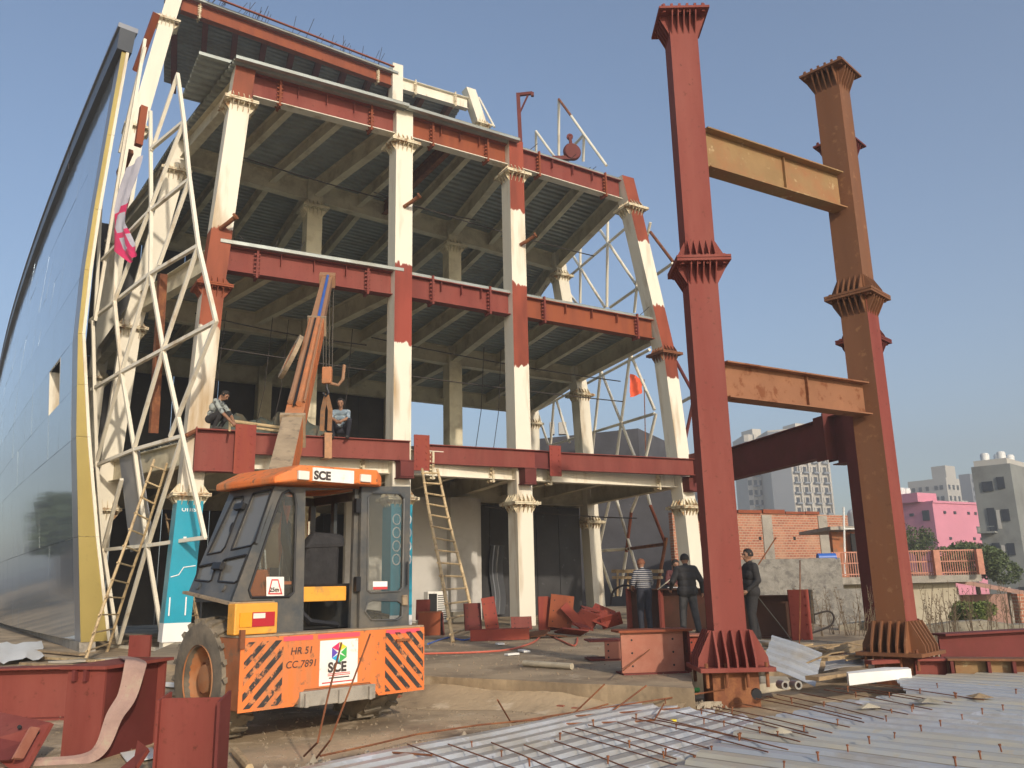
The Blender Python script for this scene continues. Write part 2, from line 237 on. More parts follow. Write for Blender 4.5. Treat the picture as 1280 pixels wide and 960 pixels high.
# ---------------------------------------------------------------- mesh helpers
ORG = {}
def thing(name, label, cat, loc, group=None):
    o = bpy.data.objects.new(name, None); SC.collection.objects.link(o); o.empty_display_size = .2
    loc = V(loc); o.location = loc; ORG[o.name] = loc; o['label'] = label; o['category'] = cat
    if group: o['group'] = group
    return o
class MB:
    def __init__(s): s.v = []; s.f = []; s.m = []; s.mi = 0
    def add(s, vs, fs):
        k = len(s.v); s.v += [tuple(map(float, p)) for p in vs]; s.f += [tuple(i+k for i in f) for f in fs]; s.m += [s.mi]*len(fs)
    def hexa(s, P): s.add(P, [(0, 3, 2, 1), (4, 5, 6, 7), (0, 1, 5, 4), (1, 2, 6, 5), (2, 3, 7, 6), (3, 0, 4, 7)])
    def box(s, c, sz, ax=None):
        c = V(c); X, Y, Z = ax if ax is not None else (V(1, 0, 0), V(0, 1, 0), UP)
        a, b, d = sz[0]/2, sz[1]/2, sz[2]/2
        s.hexa([c+X*i*a+Y*j*b+Z*k*d for k in (-1, 1) for i, j in ((-1, -1), (1, -1), (1, 1), (-1, 1))])
    def bar(s, p0, p1, w, h, up=UP, h1=None, w1=None):     # box along an axis
        p0, p1 = V(p0), V(p1); X = nrm(p1-p0); Y = np.cross(up, X)
        if np.linalg.norm(Y) < 1e-3: Y = np.cross(V(0, 1, 0), X)
        Y = nrm(Y); Z = np.cross(X, Y); w1 = w1 or w; h1 = h1 or h
        P = []
        for p, a, b in ((p0, w, h), (p1, w1, h1)): P += [p-Y*a/2-Z*b/2, p+Y*a/2-Z*b/2, p+Y*a/2+Z*b/2, p-Y*a/2+Z*b/2]
        s.hexa(P)
    def tube(s, pts, r, n=8, caps=True):
        pts = [V(p) for p in pts]; rs = r if isinstance(r, (list, tuple)) else [r]*len(pts)
        k = len(s.v); T = nrm(pts[1]-pts[0]); ref = UP if abs(T[2]) < .9 else V(1, 0, 0); A = nrm(np.cross(ref, T))
        vs = []
        for i, p in enumerate(pts):
            T = nrm(pts[min(i+1, len(pts)-1)]-pts[max(i-1, 0)]); A = nrm(A-T*(A@T)); B = np.cross(T, A)
            vs += [p+rs[i]*(A*math.cos(t)+B*math.sin(t)) for t in [2*math.pi*j/n for j in range(n)]]
        fs = [(i*n+j, i*n+(j+1) % n, (i+1)*n+(j+1) % n, (i+1)*n+j) for i in range(len(pts)-1) for j in range(n)]
        if caps: fs += [tuple(range(n-1, -1, -1)), tuple((len(pts)-1)*n+j for j in range(n))]
        s.add(vs, fs)
    def prism(s, poly, ext, holes=()):                      # polygon (3-D points) extruded by a vector, with holes
        ext = V(ext); loops = [[V(p) for p in poly]]+[[V(p) for p in h] for h in holes]
        flatp = [p for L in loops for p in L]; k = len(flatp)
        tri = tessellate_polygon([[Vector(p) for p in L] for L in loops])
        fs = [tuple(t) for t in tri]+[tuple(i+k for i in reversed(t)) for t in tri]
        o = 0
        for L in loops:
            n = len(L)
            fs += [(o+i, o+i+k, o+(i+1) % n+k, o+(i+1) % n) for i in range(n)]; o += n
        s.add(flatp+[p+ext for p in flatp], fs)
    def lathe(s, c, axis, prof, n=24):                      # prof: (radius, offset along axis)
        c, T = V(c), nrm(axis); A = nrm(np.cross(T, UP if abs(T[2]) < .9 else V(1, 0, 0))); B = np.cross(T, A)
        vs = [c+T*h+r*(A*math.cos(2*math.pi*j/n)+B*math.sin(2*math.pi*j/n)) for r, h in prof for j in range(n)]
        fs = [(i*n+j, i*n+(j+1) % n, (i+1)*n+(j+1) % n, (i+1)*n+j) for i in range(len(prof)-1) for j in range(n)]
        s.add(vs, fs)
    def ibeam(s, p0, p1, d, w, tf=.022, tw=.014, up=UP):    # p0,p1: middle of the top flange's top face
        p0, p1 = V(p0), V(p1); X = nrm(p1-p0); Y = nrm(np.cross(up, X)); Z = np.cross(X, Y)
        s.bar(p0-Z*tf/2, p1-Z*tf/2, w, tf, Z); s.bar(p0-Z*(d-tf/2), p1-Z*(d-tf/2), w, tf, Z); s.bar(p0-Z*d/2, p1-Z*d/2, tw, d-2*tf, Z)
    def build(s, name, m, parent=None, label=None, cat=None, group=None, kind=None, smooth=False, bevel=0, org=None, local=False):
        vs = np.array(s.v)
        if local: O = V(0, 0, 0)
        elif parent is not None: O = ORG[parent.name]
        elif org is not None: O = V(org)
        else: O = V(*(vs[:, :2].min(0)+vs[:, :2].max(0))/2, vs[:, 2].min())
        me = bpy.data.meshes.new(name); me.from_pydata([tuple(p) for p in vs-O], [], s.f)
        for q in (m if isinstance(m, (list, tuple)) else [m]): me.materials.append(MATS[q])
        if max(s.m or [0]): me.polygons.foreach_set('material_index', s.m)
        bm = bmesh.new(); bm.from_mesh(me); bmesh.ops.recalc_face_normals(bm, faces=bm.faces); bm.to_mesh(me); bm.free()
        if smooth:
            me.polygons.foreach_set('use_smooth', [True]*len(me.polygons))
            try: me.set_sharp_from_angle(angle=math.radians(40))
            except Exception: pass
        o = bpy.data.objects.new(name, me); SC.collection.objects.link(o); ORG[o.name] = O
        if parent is not None: o.parent = parent
        else: o.location = O
        if bevel:
            b = o.modifiers.new('bevel', 'BEVEL'); b.width = bevel; b.segments = 2; b.limit_method = 'ANGLE'
        for k_, q in (('label', label), ('category', cat), ('group', group), ('kind', kind)):
            if q: o[k_] = q
        return o
def copy_at(src, parent, loc, rot=None):
    c = src.copy(); SC.collection.objects.link(c); c.parent = parent; c.location = V(loc)-(ORG[parent.name] if parent is not None else 0)
    if rot is not None: c.rotation_euler = rot
    ORG[c.name] = V(loc); return c
def text_mesh(name, txt, size, m, parent, O, X, Y, thick=.004, bold=.0, shear=0):
    cu = bpy.data.curves.new('t', 'FONT'); cu.body = txt; cu.size = size; cu.extrude = 0; cu.offset = bold; cu.shear = shear
    to = bpy.data.objects.new('t', cu); SC.collection.objects.link(to)
    bpy.context.view_layer.update()
    me = bpy.data.meshes.new_from_object(to.evaluated_get(bpy.context.evaluated_depsgraph_get()))
    bpy.data.objects.remove(to); bpy.data.curves.remove(cu)
    X, Y = nrm(X), nrm(Y); N = np.cross(X, Y); base = ORG[parent.name]
    for v in me.vertices: v.co = Vector(V(O)+X*v.co.x+Y*v.co.y+N*thick-base)
    me.name = name; me.materials.clear(); me.materials.append(MATS[m])
    o = bpy.data.objects.new(name, me); SC.collection.objects.link(o); o.parent = parent; ORG[o.name] = base; return o
def clip_poly(poly, x0, x1, y0, y1):
    def cl(P, ins, it):
        out = []
        for i in range(len(P)):
            a, b = P[i-1], P[i]
            if ins(b):
                if not ins(a): out.append(it(a, b))
                out.append(b)
            elif ins(a): out.append(it(a, b))
        return out
    def ix(c): return lambda a, b: (c, a[1]+(b[1]-a[1])*(c-a[0])/(b[0]-a[0]))
    def iy(c): return lambda a, b: (a[0]+(b[0]-a[0])*(c-a[1])/(b[1]-a[1]), c)
    for ins, it in ((lambda p: p[0] >= x0, ix(x0)), (lambda p: p[0] <= x1, ix(x1)), (lambda p: p[1] >= y0, iy(y0)), (lambda p: p[1] <= y1, iy(y1))):
        if not poly: return poly
        poly = cl(poly, ins, it)
    return poly
# ================================================================ setting
mb = MB(); S = 2500
mb.add([(-S, -S, -2.6), (S, -S, -2.6), (S, S, -2.6), (-S, S, -2.6)], [(0, 1, 2, 3)])
mb.build('ground', 'earth', kind='structure', org=(0, 0, -2.6))
def gridpoly(name, poly, z0, z1, m):
    mb = MB(); mb.prism([(x, y, z1) for x, y in poly], (0, 0, z0-z1)); return mb.build(name, m, kind='structure', org=(0, 0, z0))
gridpoly('site_yard', [(-140, -20), (22, -20), (22, 17.5), (8.2, 20.5), (8.2, 120), (-140, 120)], -2.58, 0, 'yard')
SLAB = [(-6.9, 15.6), (-4.2, 13.95), (-1.3, 12.2), (.4, 11.1), (2.0, 10.15), (2.3, 11.9), (7.9, 18.6), (7.9, 44), (-9, 44), (-9, 24)]
_s = []
for (p_, q_) in zip(SLAB, SLAB[1:]+SLAB[:1]):
    n_ = 1 if p_[1] > 16 or p_[0] > 2.1 else 24
    for k in range(n_):
        t = k/n_; j_ = (random.uniform(-.004, .004)+.02*math.sin(k*.26)) if k else 0; _s.append((p_[0]+(q_[0]-p_[0])*t-.53*j_, p_[1]+(q_[1]-p_[1])*t-.85*j_))
SLAB = _s
slab = gridpoly('concrete_slab', SLAB, .002, .3, 'slabtop')
mat('brickbit', (.30, .10, .055), .9, var=.3, scale=9, spot=(.22, .16, .11), spot_amt=.5, spot_scale=8, bump=.4)
m_ = flat('wet', (.045, .036, .026), .07)
mb = MB(); pp_ = []
for k in range(40):
    t = 2*math.pi*k/40; r_ = 1+.16*math.sin(3*t+1)+.10*math.sin(7*t); pp_.append(V(-.55, 11.35, .004)+V(.85, -.53, 0)*math.cos(t)*1.05*r_+V(.3, .45, 0)*math.sin(t)*.42*r_)
mb.prism(pp_, (0, 0, -.003)); mb.build('puddle', 'wet', kind='structure')
# broken bricks along the slab's front face
for i in range(15):
    t = random.random(); a = V(-1.6, 12.32, 0)*(1-t)+V(.9, 10.75, 0)*t if i < 11 else V(-.9, 11.8, 0)+V(random.random(), random.random()*.4-.3, 0)
    mb = MB(); an = random.random()*3; ax = (V(math.cos(an), math.sin(an), 0), V(-math.sin(an), math.cos(an), 0), UP)
    mb.box(a+V(-.08-.12*random.random(), -.12-.1*random.random(), .02+.03*random.random()), (random.uniform(.08, .22), random.uniform(.06, .11), random.uniform(.04, .07)), ax)
    mb.build('loose_brick', 'brickbit', label='broken red brick lying against the concrete step beside the crane', cat='brick', group='broken bricks along the concrete step')
# dirt banked against the slab's front
mb = MB(); vs = []; F_ = [V(-6.9, 15.6), V(-4.2, 13.95), V(-1.3, 12.2), V(.4, 11.1), V(2.0, 10.15)]; n_ = 0
for p_, q_ in zip(F_, F_[1:]):
    for k in range(16):
        e_ = p_+(q_-p_)*k/16; h_ = .15+.04*math.sin(n_*.41)+.05*math.sin(n_*.17+1)+.012*random.random(); w_ = .42+.12*math.sin(n_*.33+2)+.03*random.random()
        for t, z in ((-.04, h_), (.12*w_/.4, h_*.8), (.45*w_/.4, h_*.38), (1.0*w_/.4, .003)): vs.append((e_[0]-.53*t*.6, e_[1]-.85*t*.6, z))
        n_ += 1
mb.add(vs, [(4*i+j, 4*i+j+1, 4*i+5+j, 4*i+4+j) for i in range(n_-1) for j in range(3)]); mb.build('dirt_bank', 'yard', kind='structure', smooth=True)
# rubble line between the yard and the foreground deck
mb = MB()
EDGE = [(-3.2, 6.4), (-1.75, 7.45), (.1, 8.95), (1.45, 10.05), (2.4, 10.7)]
for i in range(950):
    s = random.random()*(len(EDGE)-1); k = int(s); p = V(*EDGE[k])*(1-s+k)+V(*EDGE[k+1])*(s-k)
    off = random.gauss(.12, .14); r = random.choice((.012, .018, .025, .04))*(.6+random.random())
    c = V(p[0]-.64*off, p[1]+.77*off, .01+random.random()*.05)
    q = [c+r*nrm(V(random.gauss(0, 1), random.gauss(0, 1), random.gauss(0, 1))) for _ in range(4)]
    q = [c+V(r, 0, -r*.5)*(.6+random.random()*.6), c+V(-r*.6, r, -r*.4)*(.6+random.random()*.6), c+V(-r*.6, -r, -r*.5)*(.6+random.random()*.6), c+V(0, 0, r)*(.4+random.random()*.6)]
    mb.add(q, [(0, 2, 1), (0, 1, 3), (1, 2, 3), (2, 0, 3)])
mb.build('rubble', 'rubble', label='crumbled concrete rubble along the edge of the steel decking', cat='rubble', kind='stuff')
mb = MB()
for i in range(7000):
    if i % 3: x, y, z = random.uniform(-9, 2), random.uniform(6.6, 15), .0
    else: x, y, z = random.uniform(-5, 6), random.uniform(11, 24), .3
    ins = (y > 12.2-.63*(x+1.3)+.25)
    if z == 0 and (ins or y < 6.9+.75*(x+2.6)): continue
    if z == .3 and (not ins or y < 11.9+1.2*(x-2.3)): continue
    r = random.choice((.008, .011, .015, .024))*(.7+.6*random.random()); c = V(x, y, z+r*.2)
    mb.add([c+V(r, 0, -r*.4)*(.6+random.random()*.6), c+V(-r*.6, r, -r*.4)*(.6+random.random()*.6), c+V(-r*.6, -r, -r*.4)*(.6+random.random()*.6), c+V(0, 0, r)*(.4+random.random()*.6)], [(0, 2, 1), (0, 1, 3), (1, 2, 3), (2, 0, 3)])
mb.build('gravel', 'grit', label='loose gravel and grit scattered over the yard and slab', cat='gravel', kind='stuff')
# ragged concrete lip
mb = MB(); pts = []
for k in range(len(EDGE)-1):
    for j in range(12):
        t = j/12; p = V(*EDGE[k])*(1-t)+V(*EDGE[k+1])*t; pts.append(p)
pts.append(V(*EDGE[-1])); L = []; Rr = []
for p in pts:
    a = random.uniform(-.03, .05); b = random.uniform(.14, .34); L.append(p+V(-.64, .77)*b); Rr.append(p+V(-.64, .77)*a)
vs = []
for a, b in zip(L, Rr): vs += [(a[0], a[1], 0), (a[0]*.8+b[0]*.2, a[1]*.8+b[1]*.2, random.uniform(.03, .075)), (b[0], b[1], random.uniform(.06, .1)), (b[0], b[1], 0)]
fs = [(4*i+j, 4*i+j+1, 4*i+5+j, 4*i+4+j) for i in range(len(pts)-1) for j in range(3)]
mb.add(vs, fs); mb.build('concrete_lip', 'rubble', kind='structure')

# ================================================================ steel building frame
FX = nrm(V(.855, .52, 0)); FY = V(-FX[1], FX[0], 0)
COL = {
 'FL': [(.0, -8.55, 21.75), (3.87, -8.31, 21.55), (9.4, -7.95, 21.25), (14.78, -7.55, 21.28), (15.95, -7.45, 21.28)],
 'F5': [(.28, -3.28, 23.72), (15.95, -3.28, 23.72)], 'F6': [(.28, .17, 25.87), (16.0, .17, 25.87)],
 'FR': [(.28, 5.95, 28.95), (3.9, 5.8, 28.95), (9.4, 5.47, 29.1), (14.78, 4.52, 28.72), (15.95, 4.3, 28.66)],
 'RL': [(.0, -12.4, 25.0), (9.4, -11.78, 24.95), (14.78, -10.89, 25.18), (15.95, -10.7, 25.2)],
 'RA': [(.28, -7.05, 28.11), (15.95, -7.05, 28.11)], 'RB': [(.28, -2.31, 31.88), (15.95, -2.31, 31.88)],
 'RC': [(.28, 3.2, 35.2), (3.87, 3.1, 35.25), (9.3, 2.91, 35.35), (14.78, 2.23, 35.54), (15.95, 2.1, 35.55)],
 'TL': [(0, -16.1, 31.0), (9.4, -15.8, 31.0), (19.9, -15.16, 31.08), (25, -14.36, 31.26), (27.2, -13.98, 31.35)],
 'TA': [(.28, -10.4, 34.3), (15.95, -10.4, 34.3)], 'TB': [(.28, -5.5, 37.6), (27.0, -5.5, 37.6)],
 'TC': [(.28, 1.0, 41.8), (15, .9, 41.8), (20, .2, 41.2), (25.0, -1.35, 40.1), (26.9, -1.95, 39.7)]}
def colp(n, z):
    P = COL[n]
    for a, b in zip(P, P[1:]):
        if z <= b[0] or b is P[-1]:
            t = (z-a[0])/(b[0]-a[0]); return V(a[1]+(b[1]-a[1])*t, a[2]+(b[2]-a[2])*t, z)
FRAME = thing('steel_building_frame', 'tall cream and red steel building frame with open floors behind the crane', 'building', (-1.5, 25, .3))
def collar(parent, P, w, X, Y, m, rib=.26, proj=.19, tp=.04, n=4, rib_up=True, rib_dn=True, name='collar', gap=0):
    mb = MB()
    for k in (-1, 1):
        if (k > 0 and rib_up) or (k < 0 and rib_dn):
            mb.box(P+UP*k*(tp/2+.004), (w+2*proj, w+2*proj, tp), (X, Y, UP))
            for N, T in ((X, Y), (-X, -Y), (Y, -X), (-Y, X)):
                for i in range(n):
                    o = P+T*((i+.5)/n-.5)*(w*1.06)+N*(w/2-.01)+UP*k*(tp+.003)
                    mb.prism([o-T*.008, o+N*(proj*.9)-T*.008, o+N*(proj*.75)+UP*k*rib*.25-T*.008, o+UP*k*rib-T*.008], T*.016)
    # bolts round the plate
    for N, T in ((X, Y), (-X, -Y), (Y, -X), (-Y, X)):
        for i in range(n+1):
            o = P+T*(i/n-.5)*(w+proj)+N*(w/2+proj*.6); mb.box(o, (.035, .035, tp*2+.07), (X, Y, UP))
    return mb.build(name, m, parent)
def column(name, bands, caps, w=.55, base='cream', ztop=None, zbot=None):
    P = COL[name]; zs = sorted(set([p[0] for p in P]+[z for b in bands for z in b[:2]])); rings = []
    mb = MB(); mats = [base]
    for z in zs: c = colp(name, z); rings.append([c+FX*i*w/2+FY*j*w/2 for i, j in ((-1, -1), (1, -1), (1, 1), (-1, 1))])
    for k in range(len(zs)-1):
        zm = (zs[k]+zs[k+1])/2
        for sde in range(4):
            mi = 0
            for z0, z1, mm, sides in bands:
                if z0 <= zm <= z1 and sde in sides:
                    if mm not in mats: mats.append(mm)
                    mi = mats.index(mm)
            mb.mi = mi; a, b = sde, (sde+1) % 4; mb.add([rings[k][a], rings[k][b], rings[k+1][b], rings[k+1][a]], [(0, 1, 2, 3)])
    mb.mi = 0; mb.add(rings[0], [(3, 2, 1, 0)]); mb.add(rings[-1], [(0, 1, 2, 3)])
    me = mb.build('column', mats, FRAME)
    for z, m in caps: collar(me, colp(name, z), w, FX, FY, m)
    return me
ALL = (0, 1, 2, 3); FRT = (0,)
column('FL', [(0, 16, 'band_FL', (0, 1)), (9.4, 10.95, 'red_orange', (2, 3))], [(14.78, 'cream_rusty'), (9.35, 'red_orange'), (3.87, 'cream_rusty')])
column('F5', [(0, 16, 'band_F5', FRT)], [(14.78, 'cream_rusty'), (3.87, 'cream_rusty')])
column('F6', [(0, 16, 'band_F6', FRT)], [(14.78, 'cream_rusty'), (3.87, 'cream_rusty')])
column('FR', [(0, 16, 'band_FR', (0, 1))], [(14.78, 'cream_rusty'), (9.35, 'rust'), (3.9, 'cream_rusty')])
column('RL', [], [(14.78, 'cream_rusty'), (9.4, 'cream_rusty'), (3.87, 'cream_rusty')])
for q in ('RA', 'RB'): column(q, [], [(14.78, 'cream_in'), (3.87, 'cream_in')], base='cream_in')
column('RC', [], [(14.78, 'cream_rusty'), (9.3, 'cream_rusty'), (3.9, 'cream_rusty')])
column('TL', [], [(25.0, 'cream_rusty'), (19.9, 'cream_rusty'), (14.78, 'cream_rusty'), (9.4, 'cream_rusty')], w=.6)
column('TA', [], [], base='cream_in'); column('TB', [], [], base='cream'); column('TC', [], [(25.0, 'cream_rusty'), (9.3, 'cream_rusty')])
# rusty pipe stubs left on the columns
for q, z, dx in (('F5', 12.65, .05), ('F6', 12.25, .12), ('FL', 10.95, .0)):
    c = colp(q, z)-FY*.28+FX*dx; mb = MB(); mb.tube([c-FX*.05, c-FY*.25+FX*.08+UP*.08, c-FY*.5+FX*.22+UP*.2], .06, 10); mb.tube([c-FY*.5+FX*.2+UP*.19, c-FY*.53+FX*.23+UP*.215], .1, 10)
    mb.build('pipe_stub', 'rust', FRAME, smooth=True)

ROWS = [['FL', 'F5', 'F6', 'FR'], ['RL', 'RA', 'RB', 'RC'], ['TL', 'TA', 'TB', 'TC']]
LV = {1: (4.58, 5.3), 2: (9.86, 10.57), 3: (15.1, 15.84), 5: (25.75, 26.4)}
def girder(a, b, lv, mats, splice=None, stiff=(), w=.32, hw=.28):
    z0, z1 = LV[lv]; A, B = colp(a, z1), colp(b, z1); d = nrm(B-A); A = A+d*hw; B = B-d*hw; L = np.linalg.norm(B-A)
    mb = MB(); mats = list(mats); Y = nrm(np.cross(UP, d)); D = z1-z0
    mb.bar(A-UP*.012, B-UP*.012, w, .024); mb.bar(A-UP*D/2, B-UP*D/2, .016, D-.048)
    for t in stiff: c = A+d*t*L; mb.bar(c-Y*.14-UP*.03, c-Y*.14-UP*(D*.55), .014, .012, up=d)
    for t in stiff: c = A+d*t*L; mb.box(c-Y*.075-UP*(.03+D*.22), (.014, .13, D*.42), (d, Y, UP))
    if len(mats) > 1: mb.mi = 1
    mb.bar(A-UP*(D-.012), B-UP*(D-.012), w, .024)
    g = mb.build('girder', mats, FRAME)
    if splice:
        pl = .2 if lv > 1 else .1
        for dist in (.75, L-.75):
            c = A+d*dist-UP*(D/2+(0 if lv > 1 else .06)); mb = MB(); mb.box(c-d*.016, (.026, w+.04, D+pl), (d, Y, UP)); mb.box(c+d*.016, (.026, w+.04, D+pl), (d, Y, UP))
            for k in range(7):
                for j in (-1, 1): mb.bar(c+Y*j*(w/2-.06)+UP*((k-3)*(D+.08)/6.6)-d*.085, c+Y*j*(w/2-.06)+UP*((k-3)*(D+.08)/6.6)+d*.085, .045, .045)
            mb.build('end_plate', splice, g)
    return g
for lv in (1, 2, 3):
    for r, row in enumerate(ROWS):
        for k in range(3):
            if r == 0:
                mm = {1: ['cream'], 2: [['red', 'red', 'red_orange'][k]], 3: ['red' if k == 0 else 'red_orange' if k == 1 else 'red', 'cream']}[lv]
                girder(row[k], row[k+1], lv, mm, {1: 'cream_rusty', 2: 'red', 3: 'red_orange'}[lv], (.3, .5, .7) if lv > 1 else ())
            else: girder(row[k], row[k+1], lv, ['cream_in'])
girder('TL', 'TB', 5, ['red_orange'], 'cream_rusty'); girder('TB', 'TC', 5, ['cream'], 'cream_rusty')
def beam2(P, Q, d, w, m):
    D = nrm(Q-P); mb = MB(); mb.ibeam(P, Q, d, w); return mb.build('floor_beam', m, FRAME)
for lv in (1, 2, 3):
    z = LV[lv][1]
    for r in (0, 1):
        for k in range(3):
            for t in ((0, .34, .66) if not (lv == 3 and r == 0 and k == 1) else (0, .3, .48, .66)):
                P = colp(ROWS[r][k], z)*(1-t)+colp(ROWS[r][k+1], z)*t; Q = colp(ROWS[r+1][k], z)*(1-t)+colp(ROWS[r+1][k+1], z)*t
                d = nrm(Q-P); g = .3 if t == 0 else .02
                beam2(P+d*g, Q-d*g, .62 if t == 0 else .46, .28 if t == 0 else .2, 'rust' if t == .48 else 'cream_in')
        P, Q = colp(ROWS[r][3], z), colp(ROWS[r+1][3], z); d = nrm(Q-P); beam2(P+d*.3, Q-d*.3, .68, .3, 'cream_in')
def deckpatch(a, b, c, d, m='decksteel', pitch=.32, amp=.075, top=.10, ripple=.0, name='deck_sheet', parent=None):
    parent = parent or FRAME; a, b, c, d = map(V, (a, b, c, d))       # a-b front edge, d-c rear edge; ribs run parallel to a-b
    n = max(2, int(round((np.linalg.norm(d-a)+np.linalg.norm(c-b))/2/pitch))); mb = MB(); vs = []
    rows = []
    for i in range(n):
        for u, h in ((0, 0), (.5, 0), (.62, amp), (.88, amp)): rows.append(((i+u)/n, h))
    rows.append((1, 0))
    for t, h in rows: vs += [a+(d-a)*t+UP*h, b+(c-b)*t+UP*h]
    fs = [(2*i, 2*i+1, 2*i+3, 2*i+2) for i in range(len(rows)-1)]
    k = len(vs); vs += [p+UP*top for p in (a, b, c, d)]
    fs += [(k, k+1, k+2, k+3)]
    mb.add(vs, fs); mb.hexa([a+UP*(top-.012), b+UP*(top-.012), b+(c-b)*.004+UP*(top-.012), a+(d-a)*.004+UP*(top-.012), a+UP*top, b+UP*top, b+(c-b)*.004+UP*top, a+(d-a)*.004+UP*top])
    for (p, q) in ((a, b), (d, c)): mb.add([p, q, q+UP*top, p+UP*top], [(0, 1, 2, 3)])
    return mb.build(name, m, parent)
DOWN = []
for lv in (1, 2, 3):
    z = LV[lv][1]+.006
    for k in range(3):
        a, b, c, d = colp(ROWS[0][k], z), colp(ROWS[0][k+1], z), colp(ROWS[1][k+1], z), colp(ROWS[1][k], z); e, f = colp(ROWS[2][k+1], z), colp(ROWS[2][k], z)
        o = {3: (.62, .55, .1)[k], 2: (.3, .12, .1)[k], 1: .1}[lv]
        a2, b2 = a-FY*o, b-FY*o
        if lv == 3 and k == 0: a2 = a2-FX*.35; d = d-FX*.3
        deckpatch(a2, b2, c, d); deckpatch(d+UP*.003, c+UP*.003, e, f)
# the roof sheet that juts out over the left corner
A_ = colp('FL', 15.97)
deckpatch(A_-FX*1.25-FY*.1, A_-FX*.36-FY*.1, A_-FX*.36+FY*2.4, A_-FX*1.25+FY*2.4)
z = LV[5][1]+.006; R5 = [colp('TL', z), (colp('TL', z)+colp('TB', z))/2, colp('TB', z), colp('TC', z)]
for k in range(3):
    a, b = R5[k], R5[k+1]; bk = V(-2.6, 6.5, 0); f_ = .35 if k < 2 else .0
    if k == 2: b = a+(b-a)*.93
    deckpatch(a-FY*f_-(FX*.5 if k == 0 else 0), b-FY*f_, b+bk, a+bk-(FX*.5 if k == 0 else 0))
    for t in (0, .25, .5, .75) if k < 2 else (0, .4, .8):
        P = a+(b-a)*t-UP*.01; mb = MB(); mb.ibeam(P, P+bk, .5, .24); mb.build('floor_beam', 'red_dark' if k < 2 else 'rust', FRAME)
# thin red angle along the top roof edge, far left parapet column head
mb = MB(); a, b = colp('TL', 26.6), colp('TB', 26.6); mb.bar(a-FY*.5+FX*1.2, b-FY*.5-FX*.3, .10, .05); mb.build('edge_angle', 'red_orange', FRAME)
# starter bars sticking up from roof edges
mb = MB(); mb.tube([(0, 0, 0), (.16, -.05, .62)], .012, 5); SB = mb.build('starter_bar', 'wire', FRAME, local=True)
SB.location = colp('TL', 26.5)+FX*2-FY*.3-ORG[FRAME.name]
for i in range(44):
    t = .1+.85*random.random(); p = (colp('TL', 26.5)*(1-t)+colp('TB', 26.5)*t)-FY*random.uniform(-.2, .4)
    c = copy_at(SB, FRAME, p, (random.uniform(-.3, .3), random.uniform(-.2, .5), random.uniform(-.4, .4))); c.scale = (1, 1, random.uniform(.5, 1.7))
for i in range(26):
    t = random.random(); a, b = (colp('F6', 15.9), colp('FR', 15.9)) if i < 14 else (colp('F6', 10.62), colp('FR', 10.62))
    p = (a+(b-a)*t)+FY*random.uniform(0, 2.5)
    c = copy_at(SB, FRAME, p, (random.uniform(-.5, .5), random.uniform(.1, .9), random.uniform(-.6, .6)))
for i in range(12):
    p = colp('FL', 10.6)+FX*random.uniform(.4, 3.5)+FY*random.uniform(.3, 2); c = copy_at(SB, FRAME, p, (random.uniform(-.9, .9), random.uniform(-1.2, 1.2), 0)); c.scale = (1, 1, 1.6)
# black service cables slung under the floors
for (q0, q1, z, sag) in (('FL', 'F6', 14.5, .15), ('F5', 'FR', 14.2, .1), ('FL', 'F5', 9.3, .1), ('F5', 'FR', 9.2, .1), ('FL', 'FR', 8.4, .1), ('F6', 'FR', 4.0, .08)):
    a, b = colp(q0, z)+FY*2.2, colp(q1, z-.25)+FY*2.6; mb = MB()
    mb.tube([a+(b-a)*t-UP*sag*4*t*(1-t) for t in np.linspace(0, 1, 14)], .022, 5); mb.build('service_cable', 'wire', FRAME)
for i in range(9):
    x = [.3, .6, 2.0, 2.5, 3.4, 3.9, 4.6, 9.5, 10.2][i]; a = colp('FL', 5.4)+FX*x+FY*2.5; mb = MB(); mb.tube([a, a+UP*2+FX*.35, a+UP*4.3+FX*.5], .012, 4); mb.build('hanging_wire', 'wire', FRAME)

# red girder line hung in front of the first floor
ZG = 5.48
def gseg(x0, y0, x1, y1, m, name, label):
    P, Q = atz(x0, y0, ZG), atz(x1, y1, ZG); T = thing(name, label, 'girder', (P+Q)/2-UP*.55); mb = MB(); d = nrm(Q-P)
    mb.ibeam(P, Q, .56, .20, .024, .016); mb.build('beam', m, T); return T, P, Q, d
GL, P, Q, d = gseg(300, 540.5, 512, 551.5, 'red', 'slung_girder', 'red steel girder held by the crane sling, workers crouching along it')
Y = nrm(np.cross(UP, d))
# deep stub with bolted end plates at its left end
E0 = P-d*1.05+UP*.03; mb = MB(); mb.ibeam(E0, P-d*.05+UP*.03, 1.08, .34, .03, .02)
mb.box(E0-d*.02-UP*.54, (.03, .40, 1.14), (d, Y, UP)); mb.build('stub', 'red', GL)
mb = MB(); mb.box(P+d*.12-Y*.19-UP*.46, (.52, .035, 1.28), (d, Y, UP))
for i in (-1, 1):
    for k in range(6): mb.box(P+d*(.12+i*.15)-Y*.21-UP*(-.08+k*.2), (.035, .03, .035), (d, Y, UP))
mb.build('joint_plate', 'red_bright', GL)
GM, P2, Q2, d = gseg(534, 555.6, 668, 563, 'red', 'front_girder', 'red girder on the first floor front between the two ladder-side joint plates')
GR, P3, Q3, d = gseg(700, 565.8, 866, 574, 'red', 'front_girder', 'red girder on the first floor front reaching the far corner column')
def jplate(c, T, w=.42, h=1.0):
    mb = MB(); mb.box(c-Y*.13-UP*.30, (w, .035, h), (d, Y, UP))
    for i in (-1, 1):
        for k in range(5): mb.box(c-Y*.152+d*i*w*.3-UP*(.30+(k-2)*h*.19), (.04, .03, .04), (d, Y, UP))
    mb.build('joint_plate', 'red_bright', T)
